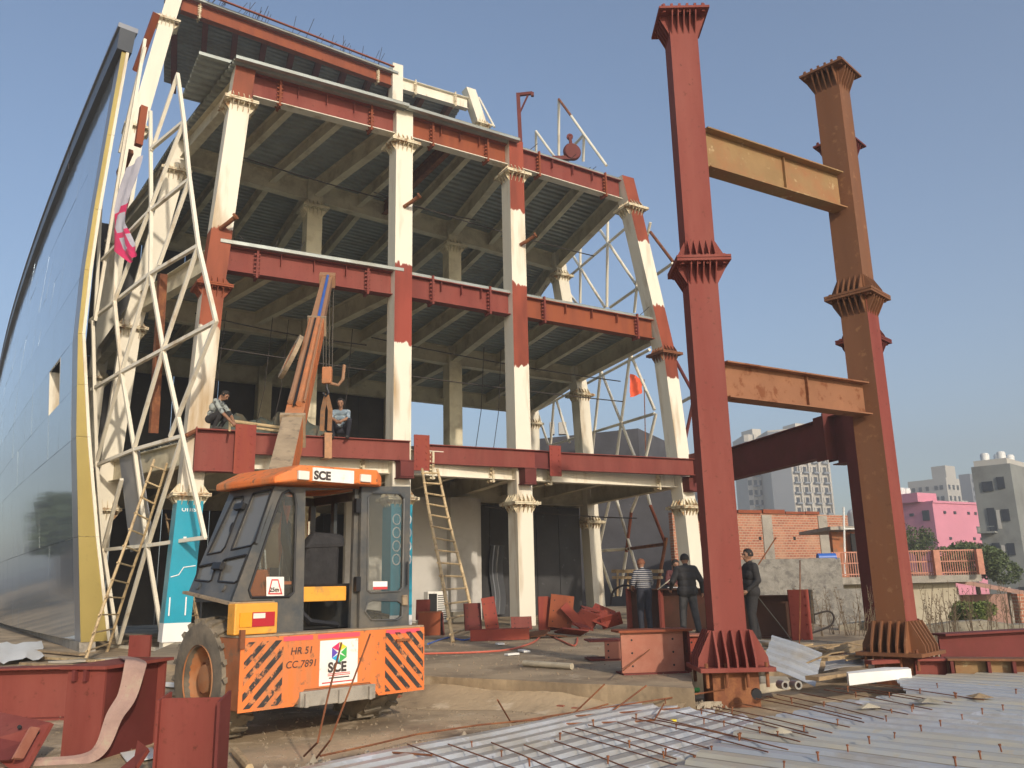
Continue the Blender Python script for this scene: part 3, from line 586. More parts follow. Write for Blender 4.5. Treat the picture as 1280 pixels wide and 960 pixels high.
jplate((Q+P2)/2+d*.05, GM, .46, 1.02); jplate((Q2+P3)/2+d*.2, GR, .40, .95)
for T, q, off in ((GL, 'F5', 0), (GM, 'F6', 0), (GR, 'FR', .1)):
    c = colp(q, ZG-.15)-FY*.28; mb = MB(); mb.ibeam(c-UP*.42-FY*.01, c-UP*.42-FY*.36+FX*off, .5, .46, .03, .03); mb.box(c-FY*.2-UP*.67, (.40, .34, .42), (FX, FY, UP)); mb.build('bracket', 'red_dark', T)
mb = MB(); mb.ibeam(Q2-d*.05, (Q2+P3)/2+d*.2, .56, .2); mb.build('short_beam', 'red_dark', GR)
mb = MB(); mb.box(Q3+d*.05-UP*.3, (.06, .5, 1.0), (d, Y, UP)); mb.build('joint_plate', 'red', GR)

# interior: tarpaulin heap, ground floor partition, dark rear wall
mb = MB(); c = colp('F5', 5.42)*.55+colp('FL', 5.42)*.45+FY*4.2; N = 26; vs = []
for i in range(N+1):
    for j in range(N+1):
        u, v = i/N*2-1, j/N*2-1; h = 1.25*max(0, 1-u*u)**.7*max(0, 1-v*v)**.6*(1+.22*math.sin(7*u+3*v)+.12*math.sin(17*u-9*v)+.10*random.random())
        vs.append(c+FX*u*2.6+FY*v*1.4+UP*h)
mb.add(vs, [(i*(N+1)+j, (i+1)*(N+1)+j, (i+1)*(N+1)+j+1, i*(N+1)+j+1) for i in range(N) for j in range(N)])
mb.build('tarpaulin_heap', 'tarp', label='dull green tarpaulin heaped on the first floor behind the crouching man', cat='tarpaulin', smooth=True)
PW = thing('partition_wall', 'plain off-white partition wall on the ground floor behind the bamboo ladder', 'wall', (-6, 28.5, .3))
PP0 = colp('RA', .3)-FY*.6; wp = lambda x: onplane(x, 700, PP0, FY)
w0, w1 = wp(430), wp(600); w0[2] = w1[2] = .3; d_ = nrm(w1-w0); L_ = np.linalg.norm(w1-w0)
mb = MB(); mb.box((w0+w1)/2+UP*2.12, (L_, .2, 4.24), (FX, FY, UP)); mb.build('panel', 'wall_white', PW)
w0, w1 = wp(557), wp(590); w0[2] = w1[2] = .3; mb = MB(); mb.box((w0+w1)/2+UP*2.12-FY*.25, (np.linalg.norm(w1-w0), .3, 4.24), (FX, FY, UP)); mb.build('pier', 'wall_white', PW)
w0, w1 = wp(512), wp(536); w0[2] = w1[2] = .3; mb = MB(); mb.box((w0+w1)/2+UP*1.1-FY*.13, (np.linalg.norm(w1-w0), .05, 2.1), (FX, FY, UP)); mb.build('cabinet_door', 'wall_white', PW)
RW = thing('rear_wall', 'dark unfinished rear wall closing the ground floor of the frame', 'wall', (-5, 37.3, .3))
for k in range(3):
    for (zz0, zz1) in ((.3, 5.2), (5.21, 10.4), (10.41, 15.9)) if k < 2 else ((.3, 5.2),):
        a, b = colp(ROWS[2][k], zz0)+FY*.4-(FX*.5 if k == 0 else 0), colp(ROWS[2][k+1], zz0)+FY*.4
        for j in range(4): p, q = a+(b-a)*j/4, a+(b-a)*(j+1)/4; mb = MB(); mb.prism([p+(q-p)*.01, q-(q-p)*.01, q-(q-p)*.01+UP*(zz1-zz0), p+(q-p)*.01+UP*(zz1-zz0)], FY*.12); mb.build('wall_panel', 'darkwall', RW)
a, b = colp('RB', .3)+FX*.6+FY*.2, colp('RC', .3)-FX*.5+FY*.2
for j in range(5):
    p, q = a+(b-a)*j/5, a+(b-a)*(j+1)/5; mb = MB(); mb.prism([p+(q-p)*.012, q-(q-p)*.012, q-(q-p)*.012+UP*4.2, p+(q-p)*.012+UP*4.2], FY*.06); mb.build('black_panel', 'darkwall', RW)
p = onplane(613, 700, colp('RB', 2.1), FY); p[2] = 2.1
mb = MB(); vs = []
for i in range(13):
    for j in range(9): vs.append(p+FX*(i/12*.55)+FY*(.1*math.sin(i*1.9))+UP*(-1.7+j*.32)+FX*.06*math.sin(j*.9))
mb.add(vs, [(i*9+j, (i+1)*9+j, (i+1)*9+j+1, i*9+j+1) for i in range(12) for j in range(8)])
mb.build('plastic_curtain', 'acp_grey', label='shiny folded plastic sheet hanging in the dark doorway', cat='curtain', smooth=True)
# teal column wraps
for q, txt in (('FL', 1), ('F5', 2)):
    T = thing('column_wrap', ('teal printed wrap around the corner column foot showing a numeral and white line' if txt == 1 else 'teal printed wrap with white rings around the column seen through the crane door'), 'poster', colp(q, .3)); w = .6
    for N, Tn in ((-FY, FX), (-FX, -FY)):
        lo, hi = colp(q, .75), colp(q, 3.72); mb = MB(); a = w/2+.012
        mb.prism([lo+N*a-Tn*a, lo+N*a+Tn*a, hi+N*a+Tn*a, hi+N*a-Tn*a], N*.006); mb.build('print', 'teal_wrap', T)
        mb = MB(); lo = colp(q, .3); hi = colp(q, .75); mb.prism([lo+N*a-Tn*a, lo+N*a+Tn*a, hi+N*a+Tn*a, hi+N*a-Tn*a], N*.006); mb.build('skirting', 'white', T)
    N, Tn = -FY, FX; ax = w/2+.02
    if txt == 1:
        o = colp(q, 3.45)+N*ax-Tn*.2; text_mesh('lettering', 'onis', .22, 'white', T, o, Tn, UP)
        text_mesh('lettering', '1', .55, 'white', T, colp(q, 2.75)+N*ax-Tn*.18, Tn, UP, bold=.01)
        mb = MB(); pts = [colp(q, 1.85)+N*(ax+.002)-Tn*.28, colp(q, 1.9)+N*(ax+.002)-Tn*.1, colp(q, 2.08)+N*(ax+.002), colp(q, 2.12)+N*(ax+.002)+Tn*.28]; mb.tube(pts, .014, 6); mb.build('printed_line', 'white', T)
        for xx in (-.24, .14): mb = MB(); mb.box(colp(q, 1.3)+N*ax+Tn*xx, (.03, .006, .75), (FX, FY, UP)); mb.build('printed_line', 'white', T)
    else:
        for i in (-.16, .16):
            for k in range(4):
                c = colp(q, 3.3-k*.36)+N*(ax)+Tn*i; mb = MB(); mb.tube([c+Tn*.11*math.cos(t)+UP*.14*math.sin(t) for t in np.linspace(0, 2*math.pi, 17)], .018, 5); mb.build('ring', 'white', T)
# davit post and rusty pulley on the roof
T = thing('davit_post', 'dark red davit post with short bracket arm standing on the roof', 'post', aty(651, 182, 26.4)); p0 = aty(651, 186, 26.4); p1 = aty(647.5, 117, 26.4)
mb = MB(); mb.bar(p0, p1, .13, .13, V(0, 1, 0)); mb.build('post', 'red_dark', T)
mb = MB(); q1 = p1+V(.5, -.1, -.06); mb.bar(p1-V(.05, 0, .05), q1, .1, .1); mb.bar(q1-V(0, 0, .12), q1+V(0, 0, .02), .1, .1, V(0, 1, 0)); mb.build('arm', 'red_dark', T)
mb = MB(); mb.bar(p1+(p0-p1)*.38, p1+(q1-p1)*.75, .05, .05); mb.build('brace', 'red_dark', T)
T = thing('pulley_block', 'rusty round pulley block standing on the roof edge', 'pulley', aty(715, 199, 28.5)); c = aty(715, 190, 28.5)
mb = MB(); mb.lathe(c, (0.3, -1, 0), [(0, -.1), (.3, -.1), (.34, -.05), (.34, .05), (.3, .1), (0, .1)], 20); mb.build('sheave', 'red_dark', T, smooth=True)
mb = MB(); mb.bar(c, c+V(-.06, 0, .62), .1, .16, V(0, 1, 0)); mb.lathe(c+V(-.06, 0, .62), (0, 1, 0), [(.05, -.04), (.12, -.04), (.12, .04), (.05, .04), (.05, -.04)], 12); mb.bar(c-V(0, 0, .25), c-V(.75, .1, .3), .16, .14); mb.build('shackle', 'red_dark', T)

# ================================================================ left lattice and glass facade
LA = V(-8.15, 21.4, 0); LD = nrm(V(-.65, .76, 0)); LN = V(-LD[1], LD[0], 0)
PROF = [(-1, .55), (.3, .77), (3.66, 1.42), (5.7, 1.74), (8.55, 2.13), (10.5, 2.11), (12, 2.06), (14.85, 1.88), (18.0, 1.67), (22, 1.3), (30, .6)]
PROFO = [(-1, 1.3), (.19, 1.42), (3.65, 1.80), (5.66, 2.02), (8.54, 2.24), (10.44, 2.24), (11.93, 2.18), (14.83, 2.0), (18, 1.80), (22, 1.4), (30, .8)]
def profo(z): return float(np.interp(z, [p[0] for p in PROFO], [p[1] for p in PROFO]))
def prof(z): return float(np.interp(z, [p[0] for p in PROF], [p[1] for p in PROF]))
def onleft(x, y):
    r = ray(x, y); g = lambda t: (CAM+r*t-LA)@LN - (prof((CAM+r*t)[2])-.45+.16*(min(((CAM+r*t)-LA)@LD, 3.5)-3.5)) 
    lo, hi = 8., 60.; s0 = g(lo)
    ts = np.linspace(lo, hi, 400); 
    for a, b in zip(ts, ts[1:]):
        if g(a)*g(b) <= 0:
            for _ in range(30):
                m = (a+b)/2
                if g(a)*g(m) <= 0: b = m
                else: a = m
            return CAM+r*a
    return CAM+r*30
def lattice(T, segs, f, r, m0='cream', n=8):
    for sg in segs:
        x0, y0, x1, y1 = sg[:4]; mm = sg[4] if len(sg) > 4 else m0
        P, Q = f(x0, y0), f(x1, y1); d = nrm(Q-P); mb = MB()
        if SQ: mb.bar(P-d*r*.5, Q+d*r*.5, r*1.8, r*1.8, LNUP)
        else: mb.tube([P, Q], r, n)
        o = mb.build('tube', m0 if mm == m0 else mm, T, smooth=not SQ)
T = thing('side_lattice', 'cream zigzag lattice of square tubes beside the glass facade', 'lattice', (-9, 21, 0))
SQ, LNUP = True, LN
SEG = [(222, 93, 230, 152), (230, 152, 237, 224), (237, 224, 248, 307), (248, 307, 270, 402), (222, 93, 190, 187), (188, 187, 230, 152), (186, 265, 237, 224), (112, 402, 187, 343), (187, 343, 248, 307),
 (188, 140, 189, 265), (189, 265, 188, 343), (188, 343, 204, 437), (204, 437, 228, 545), (230, 152, 186, 265), (237, 224, 199, 330), (248, 307, 204, 437), (187, 343, 152, 465), (270, 402, 204, 437), (204, 437, 152, 465), (152, 465, 115, 487),
 (270, 402, 213, 545), (204, 437, 168, 560), (152, 465, 120, 580), (228, 545, 168, 562), (168, 562, 117, 583), (143, 376, 152, 465), (152, 465, 168, 562), (116, 402, 118, 487), (118, 487, 121, 583),
 (186, 265, 143, 376), (150, 235, 143, 376), (186, 265, 128, 325), (181, 50, 168, 130), (168, 130, 150, 235), (160, 150, 119, 400), (181, 60, 150, 190), (128, 215, 119, 395),
 (228, 545, 256, 672), (228, 545, 184, 685), (256, 672, 184, 682), (184, 682, 123, 688), (168, 562, 184, 682), (184, 682, 205, 810), (184, 682, 149, 803), (121, 583, 129, 685), (129, 685, 147, 803), (129, 685, 152, 600), (206, 812, 137, 808)]
lattice(T, SEG, onleft, .05)
for (x, y, x1, y1, mm) in ((184, 12, 158, 85, 'red_orange'), (167, 130, 160, 178, 'red_orange'), (150, 185, 137, 215, 'rust'), (189, 340, 177, 540, 'rust')):
    P, Q = onleft(x, y)-LN*.3, onleft(x1, y1)-LN*.3; mb = MB(); mb.bar(P, Q, .2, .2, LN); mb.build('rusty_strut', mm, T)
# loose grey cladding panel still on the lattice
pts = [onleft(x, y)-LN*.12 for x, y in ((143, 570), (167, 562), (182, 655), (177, 683), (157, 690))]
mb = MB(); mb.prism(pts, -LN*.03); mb.build('cladding_panel', 'acp_grey', label='dented grey cladding panel still hanging in the lattice above the ladder', cat='panel')
# banner
T = thing('torn_banner', 'torn white and red banner hanging from the lattice', 'banner', onleft(165, 300)); vs = []
left = [(162, 215), (150, 262), (146, 290), (150, 315), (168, 330)]; right = [(183, 195), (170, 240), (163, 280), (172, 305), (177, 318)]
for i in range(17):
    t = i/16*4; k = min(3, int(t)); a = V(*left[k])*(1-t+k)+V(*left[k+1])*(t-k); b = V(*right[k])*(1-t+k)+V(*right[k+1])*(t-k)
    for j in range(7): q = a+(b-a)*j/6; vs.append(onleft(*q)+LN*(.12+.05*math.sin(j*1.7+i*.6)))
mb = MB(); mb.add(vs, [(i*7+j, i*7+j+1, i*7+7+j+1, i*7+7+j) for i in range(16) for j in range(6)]); mb.m = [1 if (f // 6 >= 5 and (f % 6 in (0, 1, 4) or f//6 in (5, 9))) or f//6 > 12 else 0 for f in range(96)]
mb.build('cloth', ['banner_pale', 'logo_red'], T, smooth=True)

# glass facade
GF = thing('glass_facade', 'curved blue mirror-glass facade with gold edge strip', 'facade', LA+LD*20)
SG = 3.5
def gp(s, z, o=0.):
    q = max(0, s-SG); b = -.07*q-.0007*q*q
    return LA+LD*s+LN*(profo(z)+b+o)+UP*z
def gi(z, o=0.): return LA+LD*SG+LN*(prof(z)+o)+UP*z
ZL = [.25, 3.0, 5.7, 7.15, 8.6, 10.5, 12.4, 14.85, 17.75]; SL = [SG+.9]+[SG+.9+2.1*i for i in range(1, 30)]
def gpanel(s0, s1, z0, z1, m, name='glass_panel', g=.006, o=0., th=.05):
    mb = MB(); j_ = lambda: o+random.uniform(-.004, .004)
    a, b, c, d = gp(s0+g, z0+g, j_()), gp(s1-g, z0+g, j_()), gp(s1-g, z1-g, j_()), gp(s0+g, z1-g, j_()); mb.prism([a, b, c, d], -LN*th); return mb.build(name, m, GF)
for i in range(len(SL)-1):
    for k in range(len(ZL)-1):
        if i in (1, 2) and k == 3 and i == 1: continue
        gpanel(SL[i], SL[i+1], ZL[k], ZL[k+1], 'facade_glass')
for k in range(len(ZL)-1):
    gpanel(SG, SG+.9, ZL[k], ZL[k+1], 'acp_grey', 'edge_panel')
    mb = MB(); z0, z1 = ZL[k]+.004, ZL[k+1]-.004; mb.prism([gp(SG, z0, .02), gp(SG, z1, .02), gi(z1), gi(z0)], -LD*.03); mb.build('gold_return', 'acp_gold', GF)
    mb = MB(); mb.prism([gi(z0, .03)-LD*.03, gi(z1, .03)-LD*.03, gi(z1, -.05)-LD*.03, gi(z0, -.05)-LD*.03], -LD*.05); mb.build('bright_trim', 'cream', GF)
# window opening: frame reveal and dark room
s0, s1, z0, z1 = SL[1], SL[2], ZL[3], ZL[4]
mb = MB(); mb.prism([gp(s0, z0, -.5), gp(s1, z0, -.5), gp(s1, z1, -.5), gp(s0, z1, -.5)], -LN*.05); w_ = mb.build('open_window', 'dark', GF)
for q in ([gp(s0, z0), gp(s0, z1), gp(s0, z1, -.5), gp(s0, z0, -.5)], [gp(s1, z0), gp(s1, z1), gp(s1, z1, -.5), gp(s1, z0, -.5)]): mb = MB(); mb.prism(q, LD*.03); mb.build('reveal', 'cream', w_)
# backing wall and dark roof band
mb = MB(); vs = []
for s in SL: vs += [gp(s, z, -.3) for z in ZL]
n = len(ZL); mb.add(vs, [(i*n+j, i*n+j+1, i*n+n+j+1, i*n+n+j) for i in range(2, len(SL)-1) for j in range(n-1)]); mb.build('backing_wall', 'acp_dark', GF)
for i in range(-1, len(SL)-1):
    a, b = (SG-.1 if i < 0 else SL[i]), SL[i+1]
    mb = MB(); mb.hexa([gp(a, 17.75, .18), gp(b, 17.75, .18), gp(b, 17.75, -.25), gp(a, 17.75, -.25), gp(a, 18.5, .22), gp(b, 18.5, .22), gp(b, 18.5, -.25), gp(a, 18.5, -.25)]); mb.build('roof_band', 'acp_dark' , GF)
    mb = MB(); mb.hexa([gp(a, 18.5, .28), gp(b, 18.5, .28), gp(b, 18.5, -.3), gp(a, 18.5, -.3), gp(a, 18.66, .28), gp(b, 18.66, .28), gp(b, 18.66, -.3), gp(a, 18.66, -.3)]); mb.build('coping', 'acp_grey', GF)
mb = MB(); mb.prism([gp(SG, .25, .05), gp(SL[-1], .25, .05), gp(SL[-1], -.02, .05), gp(SG, -.02, .05)], -LN*.4); mb.build('plinth', 'concrete', GF)
T = thing('roof_flag', 'tiny red flag on the roof of the glass facade', 'flag', gp(9, 18.66)); p = onplane(88, 185, gp(9, 18.66), LN); mb = MB(); mb.tube([p-UP*.9, p+UP*.2], .02, 5); mb.build('pole', 'wire', T); mb = MB(); mb.prism([p+UP*.2, p+UP*.2+V(.35, 0, .06), p+V(.33, 0, -.12), p-UP*.15], V(0, .02, 0)); mb.build('cloth', 'logo_red', T)

# ================================================================ right lattice
RA_ = V(5.5, 28.9, 0); RD = nrm(V(-2.6, 6.4, 0)); RN = V(RD[1], -RD[0], 0)
RP = [(-2, .4), (0, .5), (4, .9), (8.5, 1.25), (11, 1.25), (15, .8), (18, .35), (26, -1.0), (32, -2.5)]
def onright(x, y):
    r = ray(x, y); g = lambda t: (CAM+r*t-RA_)@RN-np.interp((CAM+r*t)[2], [p[0] for p in RP], [p[1] for p in RP]); lo, hi = 5., 120.
    for _ in range(60):
        m = (lo+hi)/2
        if g(m) > 0: hi = m
        else: lo = m
    return CAM+r*lo
T = thing('side_lattice', 'cream and rusty round-tube lattice beyond the far corner column, open to the sky', 'lattice', (6, 30, 0)); SQ = False
SEGR = [(698.5, 124, 698.5, 196), (698.5, 124, 714, 145, 'rust'), (714, 145, 730, 168), (730, 168, 758, 207), (730, 168, 704, 196), (730, 168, 729, 202), (670, 164, 670, 190), (670, 164, 693, 196), (598.6, 122, 618, 159), (598.6, 122, 598.6, 160),
 (759.7, 268, 758.7, 384), (725.4, 299, 725.4, 379), (745.6, 281, 798.7, 361), (712, 313, 756, 384), (784.5, 283, 710, 347), (841, 329, 763, 384), (813, 290, 841, 327, 'rust'), (797, 347, 793, 391), (813, 278, 797, 347), (692, 340, 725, 385), (798.7, 361, 818, 400),
 (812, 437, 671, 513), (818, 517, 690, 556), (868, 494, 846, 506), (787, 440, 818, 512), (788, 440, 771, 570), (751, 463, 793, 570), (751, 463, 740, 570), (693, 492, 712, 553), (693, 492, 688, 560), (820, 517, 807, 572), (843, 448, 868, 494, 'red_dark'), (868, 494, 846, 600, 'red_dark'), (671, 513, 685, 555),
 (767, 612, 798, 720), (765, 612, 748, 688), (803, 605, 789, 640), (789, 640, 783, 690, 'red_orange'), (783, 690, 775, 745), (806, 605, 813, 632), (813, 632, 832, 680, 'red_orange'), (833, 672, 820, 745, 'rust'), (742, 689, 786, 686), (786, 686, 832, 680, 'rust'), (748, 690, 767, 745, 'cream_in'),
 (850, 600, 880, 660, 'red_orange'), (880, 660, 868, 725, 'red_orange'), (862, 643, 905, 640, 'rust')]
lattice(T, SEGR, onright, .062)
# flag beyond the lattice
T = thing('orange_flag', 'small orange flag flying beyond the far lattice', 'flag', aty(797, 560, 47)); p = aty(803, 484, 47)
mb = MB(); vs = []
for i in range(9):
    for j in range(6): vs.append(aty(803-i*1.9-(j % 2)*.6, 474+j*3.6-i*.9*(1 if j < 3 else -.7), 47)+V(0, .12*math.sin(i*.9+j*.7), 0))
mb.add(vs, [(i*6+j, i*6+j+1, i*6+7+j, i*6+6+j) for i in range(8) for j in range(5)]); mb.build('cloth', 'flag', T, smooth=True)
mb = MB(); mb.tube([aty(805, 474, 47), aty(808, 600, 47)], .03, 6); mb.build('pole', 'rust', T)
# ================================================================ free-standing red columns
def tcolumn(loc, X, label, m_low, m_up, side_low=None, side_up=None, zb=.15, w=.42, top=9.85, zs=5.72, group=None, pedestal=True):
    X = nrm(X); Y = V(-X[1], X[0], 0); B = V(loc[0], loc[1], zb)
    T = thing('steel_column', label, 'column', B)
    def shaft(z0, z1, m, ms):
        mb = MB(); P = [B*V(1, 1, 0)+X*i*w/2+Y*j*w/2 for i, j in ((-1, -1), (1, -1), (1, 1), (-1, 1))]
        for s_ in range(4):
            mb.mi = 0 if s_ in (0, 3) else 1
            a, b = P[s_], P[(s_+1) % 4]; mb.add([a+UP*z0, b+UP*z0, b+UP*z1, a+UP*z1], [(0, 1, 2, 3)])
        return mb.build('shaft', [m, ms or m], T, bevel=0)
    shaft(zb+.05, zs-.002, m_low, side_low); shaft(zs+.002, top-.05, m_up, side_up)
    c0 = B*V(1, 1, 0)
    collar(T, c0+UP*zs, w, X, Y, m_low, rib=.30, proj=.165, tp=.035, n=5, name='splice_collar')
    collar(T, c0+UP*(top-.04), w, X, Y, m_up, rib=.34, proj=.165, tp=.035, n=5, rib_up=False, name='top_plate')
    mb = MB(); mb.box(c0+UP*(zb+.025), (w+.5, w+.5, .05), (X, Y, UP))
    for N, Tn in ((X, Y), (-X, -Y), (Y, -X), (-Y, X)):
        for i in range(5):
            o = c0+UP*(zb+.05)+N*w/2+Tn*((i/4-.5)*w*1.12); mb.prism([o-Tn*.012, o+N*.235-Tn*.012, o+N*.225+UP*.1-Tn*.012, o+N*.06+UP*.42-Tn*.012, o+UP*.42-Tn*.012], Tn*.024)
    mb.build('base_plate', m_low, T)
    if pedestal:
        mb = MB()
        for i in (-1, 1):
            for j in (-1, -.35, .35, 1): mb.tube([c0+X*j*.36+Y*i*.36+UP*(zb-.18), c0+X*j*.36+Y*i*.36+UP*(zb+.1)], .022, 8)
        mb.box(c0+UP*((zb-.012)/2), (.56, .56, zb-.02), (X, Y, UP)); mb.build('anchor_bolts', 'rust', T)
    return T
T1 = tcolumn((2.62, 11.0), (1, .0, 0), 'tall dark red box column with gusseted base standing beside the man in black jacket', 'red', 'red', zb=.42, top=9.66, w=.40)
T2 = tcolumn((5.50, 12.7), (.71, -.71, 0), 'tall brown and red rusty box column with ochre splice collar near the stacked beams', 'brown_primer', 'brown_primer', 'red', 'brown_primer', zb=.40, top=9.8, zs=5.78)
_t3 = atz(1049, 180, 9.83)
T3 = tcolumn((_t3[0], _t3[1]), (.71, -.71, 0), 'dark box column almost hidden behind the rusty brown column', 'red_dark', 'red_dark', zb=.3, top=9.83, zs=5.75)
for (ya, yb, xa, ya2, m, lab) in ((160, 210, 887, 0, 'ochre_primer', 'ochre primed steel beam joining the two tall columns near their tops'), (451.5, 497, 911, 0, 'peel_primer', 'peeling orange-brown beam joining the two tall columns at mid height')):
    zt = aty(xa, ya, 11.0)[2]; zb = aty(xa, yb, 11.0)[2]; a = V(2.62+.215, 11.06, zt); b = V(5.50-.16, 12.7-.16, zt); d = nrm(b-a); T = thing('cross_beam', lab, 'beam', (a+b)/2-UP*(zt-zb)); mb = MB()
    mb.ibeam(a, b, zt-zb, .26, .02, .012); mb.build('beam', m, T)
    Y = nrm(np.cross(UP, d)); mb = MB(); c = a+(b-a)*.56; mb.box(c-Y*.03-UP*(zt-zb)/2, (.012, .05, zt-zb-.05), (d, Y, UP)); mb.build('web_joint', m, T)
# dark girder running from the frame's corner to a short post behind the rusty column
a, b = V(6.2, 27.0, 5.38), V(7.95, 20.7, 5.38); d = nrm(b-a); Y = nrm(np.cross(UP, d))
T = thing('corner_girder', 'deep dark red girder running from the frame corner to behind the rusty column', 'girder', (a+b)/2-UP*5); mb = MB()
mb.ibeam(a, b, .96, .3, .028, .018); mb.build('beam', 'red_dark', T)
mb = MB(); mb.box(b-UP*.5+d*.06, (.05, .62, 1.16), (d, Y, UP)); mb.box(b-UP*.5-d*.25+Y*.17, (.5, .03, 1.12), (d, Y, UP)); mb.box(b-UP*.5-d*.25-Y*.17, (.5, .03, 1.12), (d, Y, UP)); mb.build('joint_plate', 'red_dark', T)
e = b+d*.75; mb = MB(); mb.ibeam(b+d*.1, e, 1.22, .34, .03, .02); mb.build('stub', 'red_dark', T)
mb = MB(); mb.bar(V(e[0], e[1], 0)+d*.1, V(e[0], e[1], 5.4)+d*.1, .36, .42, d); mb.build('post', 'red_dark', T)

# ================================================================ pick-and-carry crane
B0 = V(-2.70, 8.57, 0); CU = nrm(V(1.62, 1.59, 0)); CV = V(-CU[1], CU[0], 0)
CR = thing('mobile_crane', 'orange pick and carry crane with grey cab, open door and raised telescopic boom', 'crane', B0+CU*1.1+CV*1.5)
def C(u, v, z): return B0+CU*u+CV*v+UP*z
def pv(x, y, v):        # pixel -> (u, z) on the plane at crane depth v
    P = onplane(x, y, C(0, v, 0), CV); return ((P-B0)@CU, P[2])
AX = (CU, CV, UP)
def cbox(u0, u1, v0, v1, z0, z1, name, m, parent=CR, bevel=0.):
    mb = MB(); mb.box(C((u0+u1)/2, (v0+v1)/2, (z0+z1)/2), (u1-u0, v1-v0, z1-z0), AX); return mb.build(name, m, parent, bevel=bevel)
def cface(pts, v, th, name, m, parent=CR, holes=(), bevel=0.):      # polygon in (u,z) at depth v, thickness away from viewer
    mb = MB(); mb.prism([C(u, v, z) for u, z in pts], CV*th, [[C(u, v, z) for u, z in h] for h in holes]); return mb.build(name, m, parent, bevel=bevel)
# counterweight with notch
cw = cface([(0, .35), (.60, .35), (.72, .50), (1.52, .50), (1.64, .35), (2.27, .35), (2.27, 1.04), (0, 1.04)], 0, .012, 'counterweight', 'crane_orange')
mb = MB(); mb.box(C(1.135, .30, .70), (2.262, .572, .68), AX); mb.build('weight_block', 'crane_rust', cw, bevel=.01)
cbox(.0, 2.27, .012, .6, 1.042, 1.06, 'ledge', 'dusty', cw)
cbox(.66, 1.58, -.03, .1, .33, .48, 'tow_bracket', 'concrete', cw, .01)
for u in (.72, 1.12, 1.50): cbox(u-.02, u+.02, -.06, .0, .33, .46, 'bracket_rib', 'concrete', cw)
cbox(1.86, 2.05, -.03, -.002, .90, .925, 'grab_bar', 'rust', cw)
cbox(-.02, .03, -.025, .01, .94, 1.12, 'bracket', 'rust', cw); 
for (u0, u1, sgn) in ((.04, .46, 1), (1.72, 2.25, -1)):
    for k in range(-6, 12):
        w = .072; o = k*.148; P = [(u0-1+o, .37-1), (u0-1+o+w*1.0, .37-1), (u0+1+o+w, .37+1), (u0+1+o, .37+1)]
        if sgn < 0: P = [(u0+u1-p[0]-.0, p[1]) for p in P]
        P = clip_poly(P, u0, u1, .38, 1.0)
        if len(P) > 2: mb = MB(); mb.prism([C(p[0], -.004, p[1]) for p in P], CV*.003); mb.build('hazard_stripe', 'stripe_black', cw)
for u0, u1 in ((.46, .80), (.86, 1.38), (1.73, 2.2)): cbox(u0, u1, -.004, -.001, .985, 1.03, 'pink_band', 'pinkpaint', cw)
text_mesh('plate_number', 'HR 51', .10, 'ink', cw, C(.54, -.001, .85), CU, UP, bold=.0008, shear=.15)
text_mesh('plate_number', 'CC 7891', .098, 'ink', cw, C(.49, -.001, .72), CU, UP, bold=.0008, shear=.15)
lp = cbox(.885, 1.355, -.006, -.001, .515, .965, 'logo_panel', 'white_paint', cw)
cx, cz, R_ = 1.12, .835, .105
for k, m in enumerate(('logo_yellow', 'logo_red', 'logo_purple', 'logo_cyan', 'logo_green', 'logo_green')):
    a0, a1 = math.radians(30+60*k), math.radians(90+60*k); pts = [(cx+.02*math.cos((a0+a1)/2), cz+.02*math.sin((a0+a1)/2)), (cx+R_*math.cos(a0), cz+R_*math.sin(a0)), (cx+R_*math.cos(a1), cz+R_*math.sin(a1))]
    mb = MB(); mb.prism([C(p[0], -.010, p[1]) for p in pts], CV*.003); mb.build('logo_wedge', m, lp)
text_mesh('logo_lettering', 'SCE', .135, 'ink', lp, C(.985, -.006, .645), CU, UP, bold=.006)
for i, z in enumerate((.622, .605)): cbox(.985, 1.26, -.009, -.0065, z, z+.008, 'logo_rule', 'ink_red', lp)
for i, (z, m_, u0, u1) in enumerate(((.578, 'ink', 1.0, 1.25), (.535, 'ink_red', .92, 1.31))): cbox(u0, u1, -.009, -.0065, z, z+.012, 'logo_rule', m_, lp)
# chassis: rear frame, and the front frame steered toward the lift
cbox(.35, 1.95, .58, 1.75, .45, .98, 'chassis', 'crane_rust', CR, .02)
FD = nrm(V(-.16, .99, 0)); FS = V(FD[1], -FD[0], 0); FO = C(1.1, 1.45, 0)
mb = MB(); mb.box(FO+FD*1.7+UP*.72, (1.1, 3.0, .5), (FS, FD, UP)); mb.build('front_frame', 'crane_rust', CR, bevel=.02)
mb = MB(); mb.box(FO+FD*1.5+FS*.2+UP*1.3, (.9, 1.5, .6), (FS, FD, UP)); mb.build('engine_hood', 'crane_orange', CR, bevel=.04)
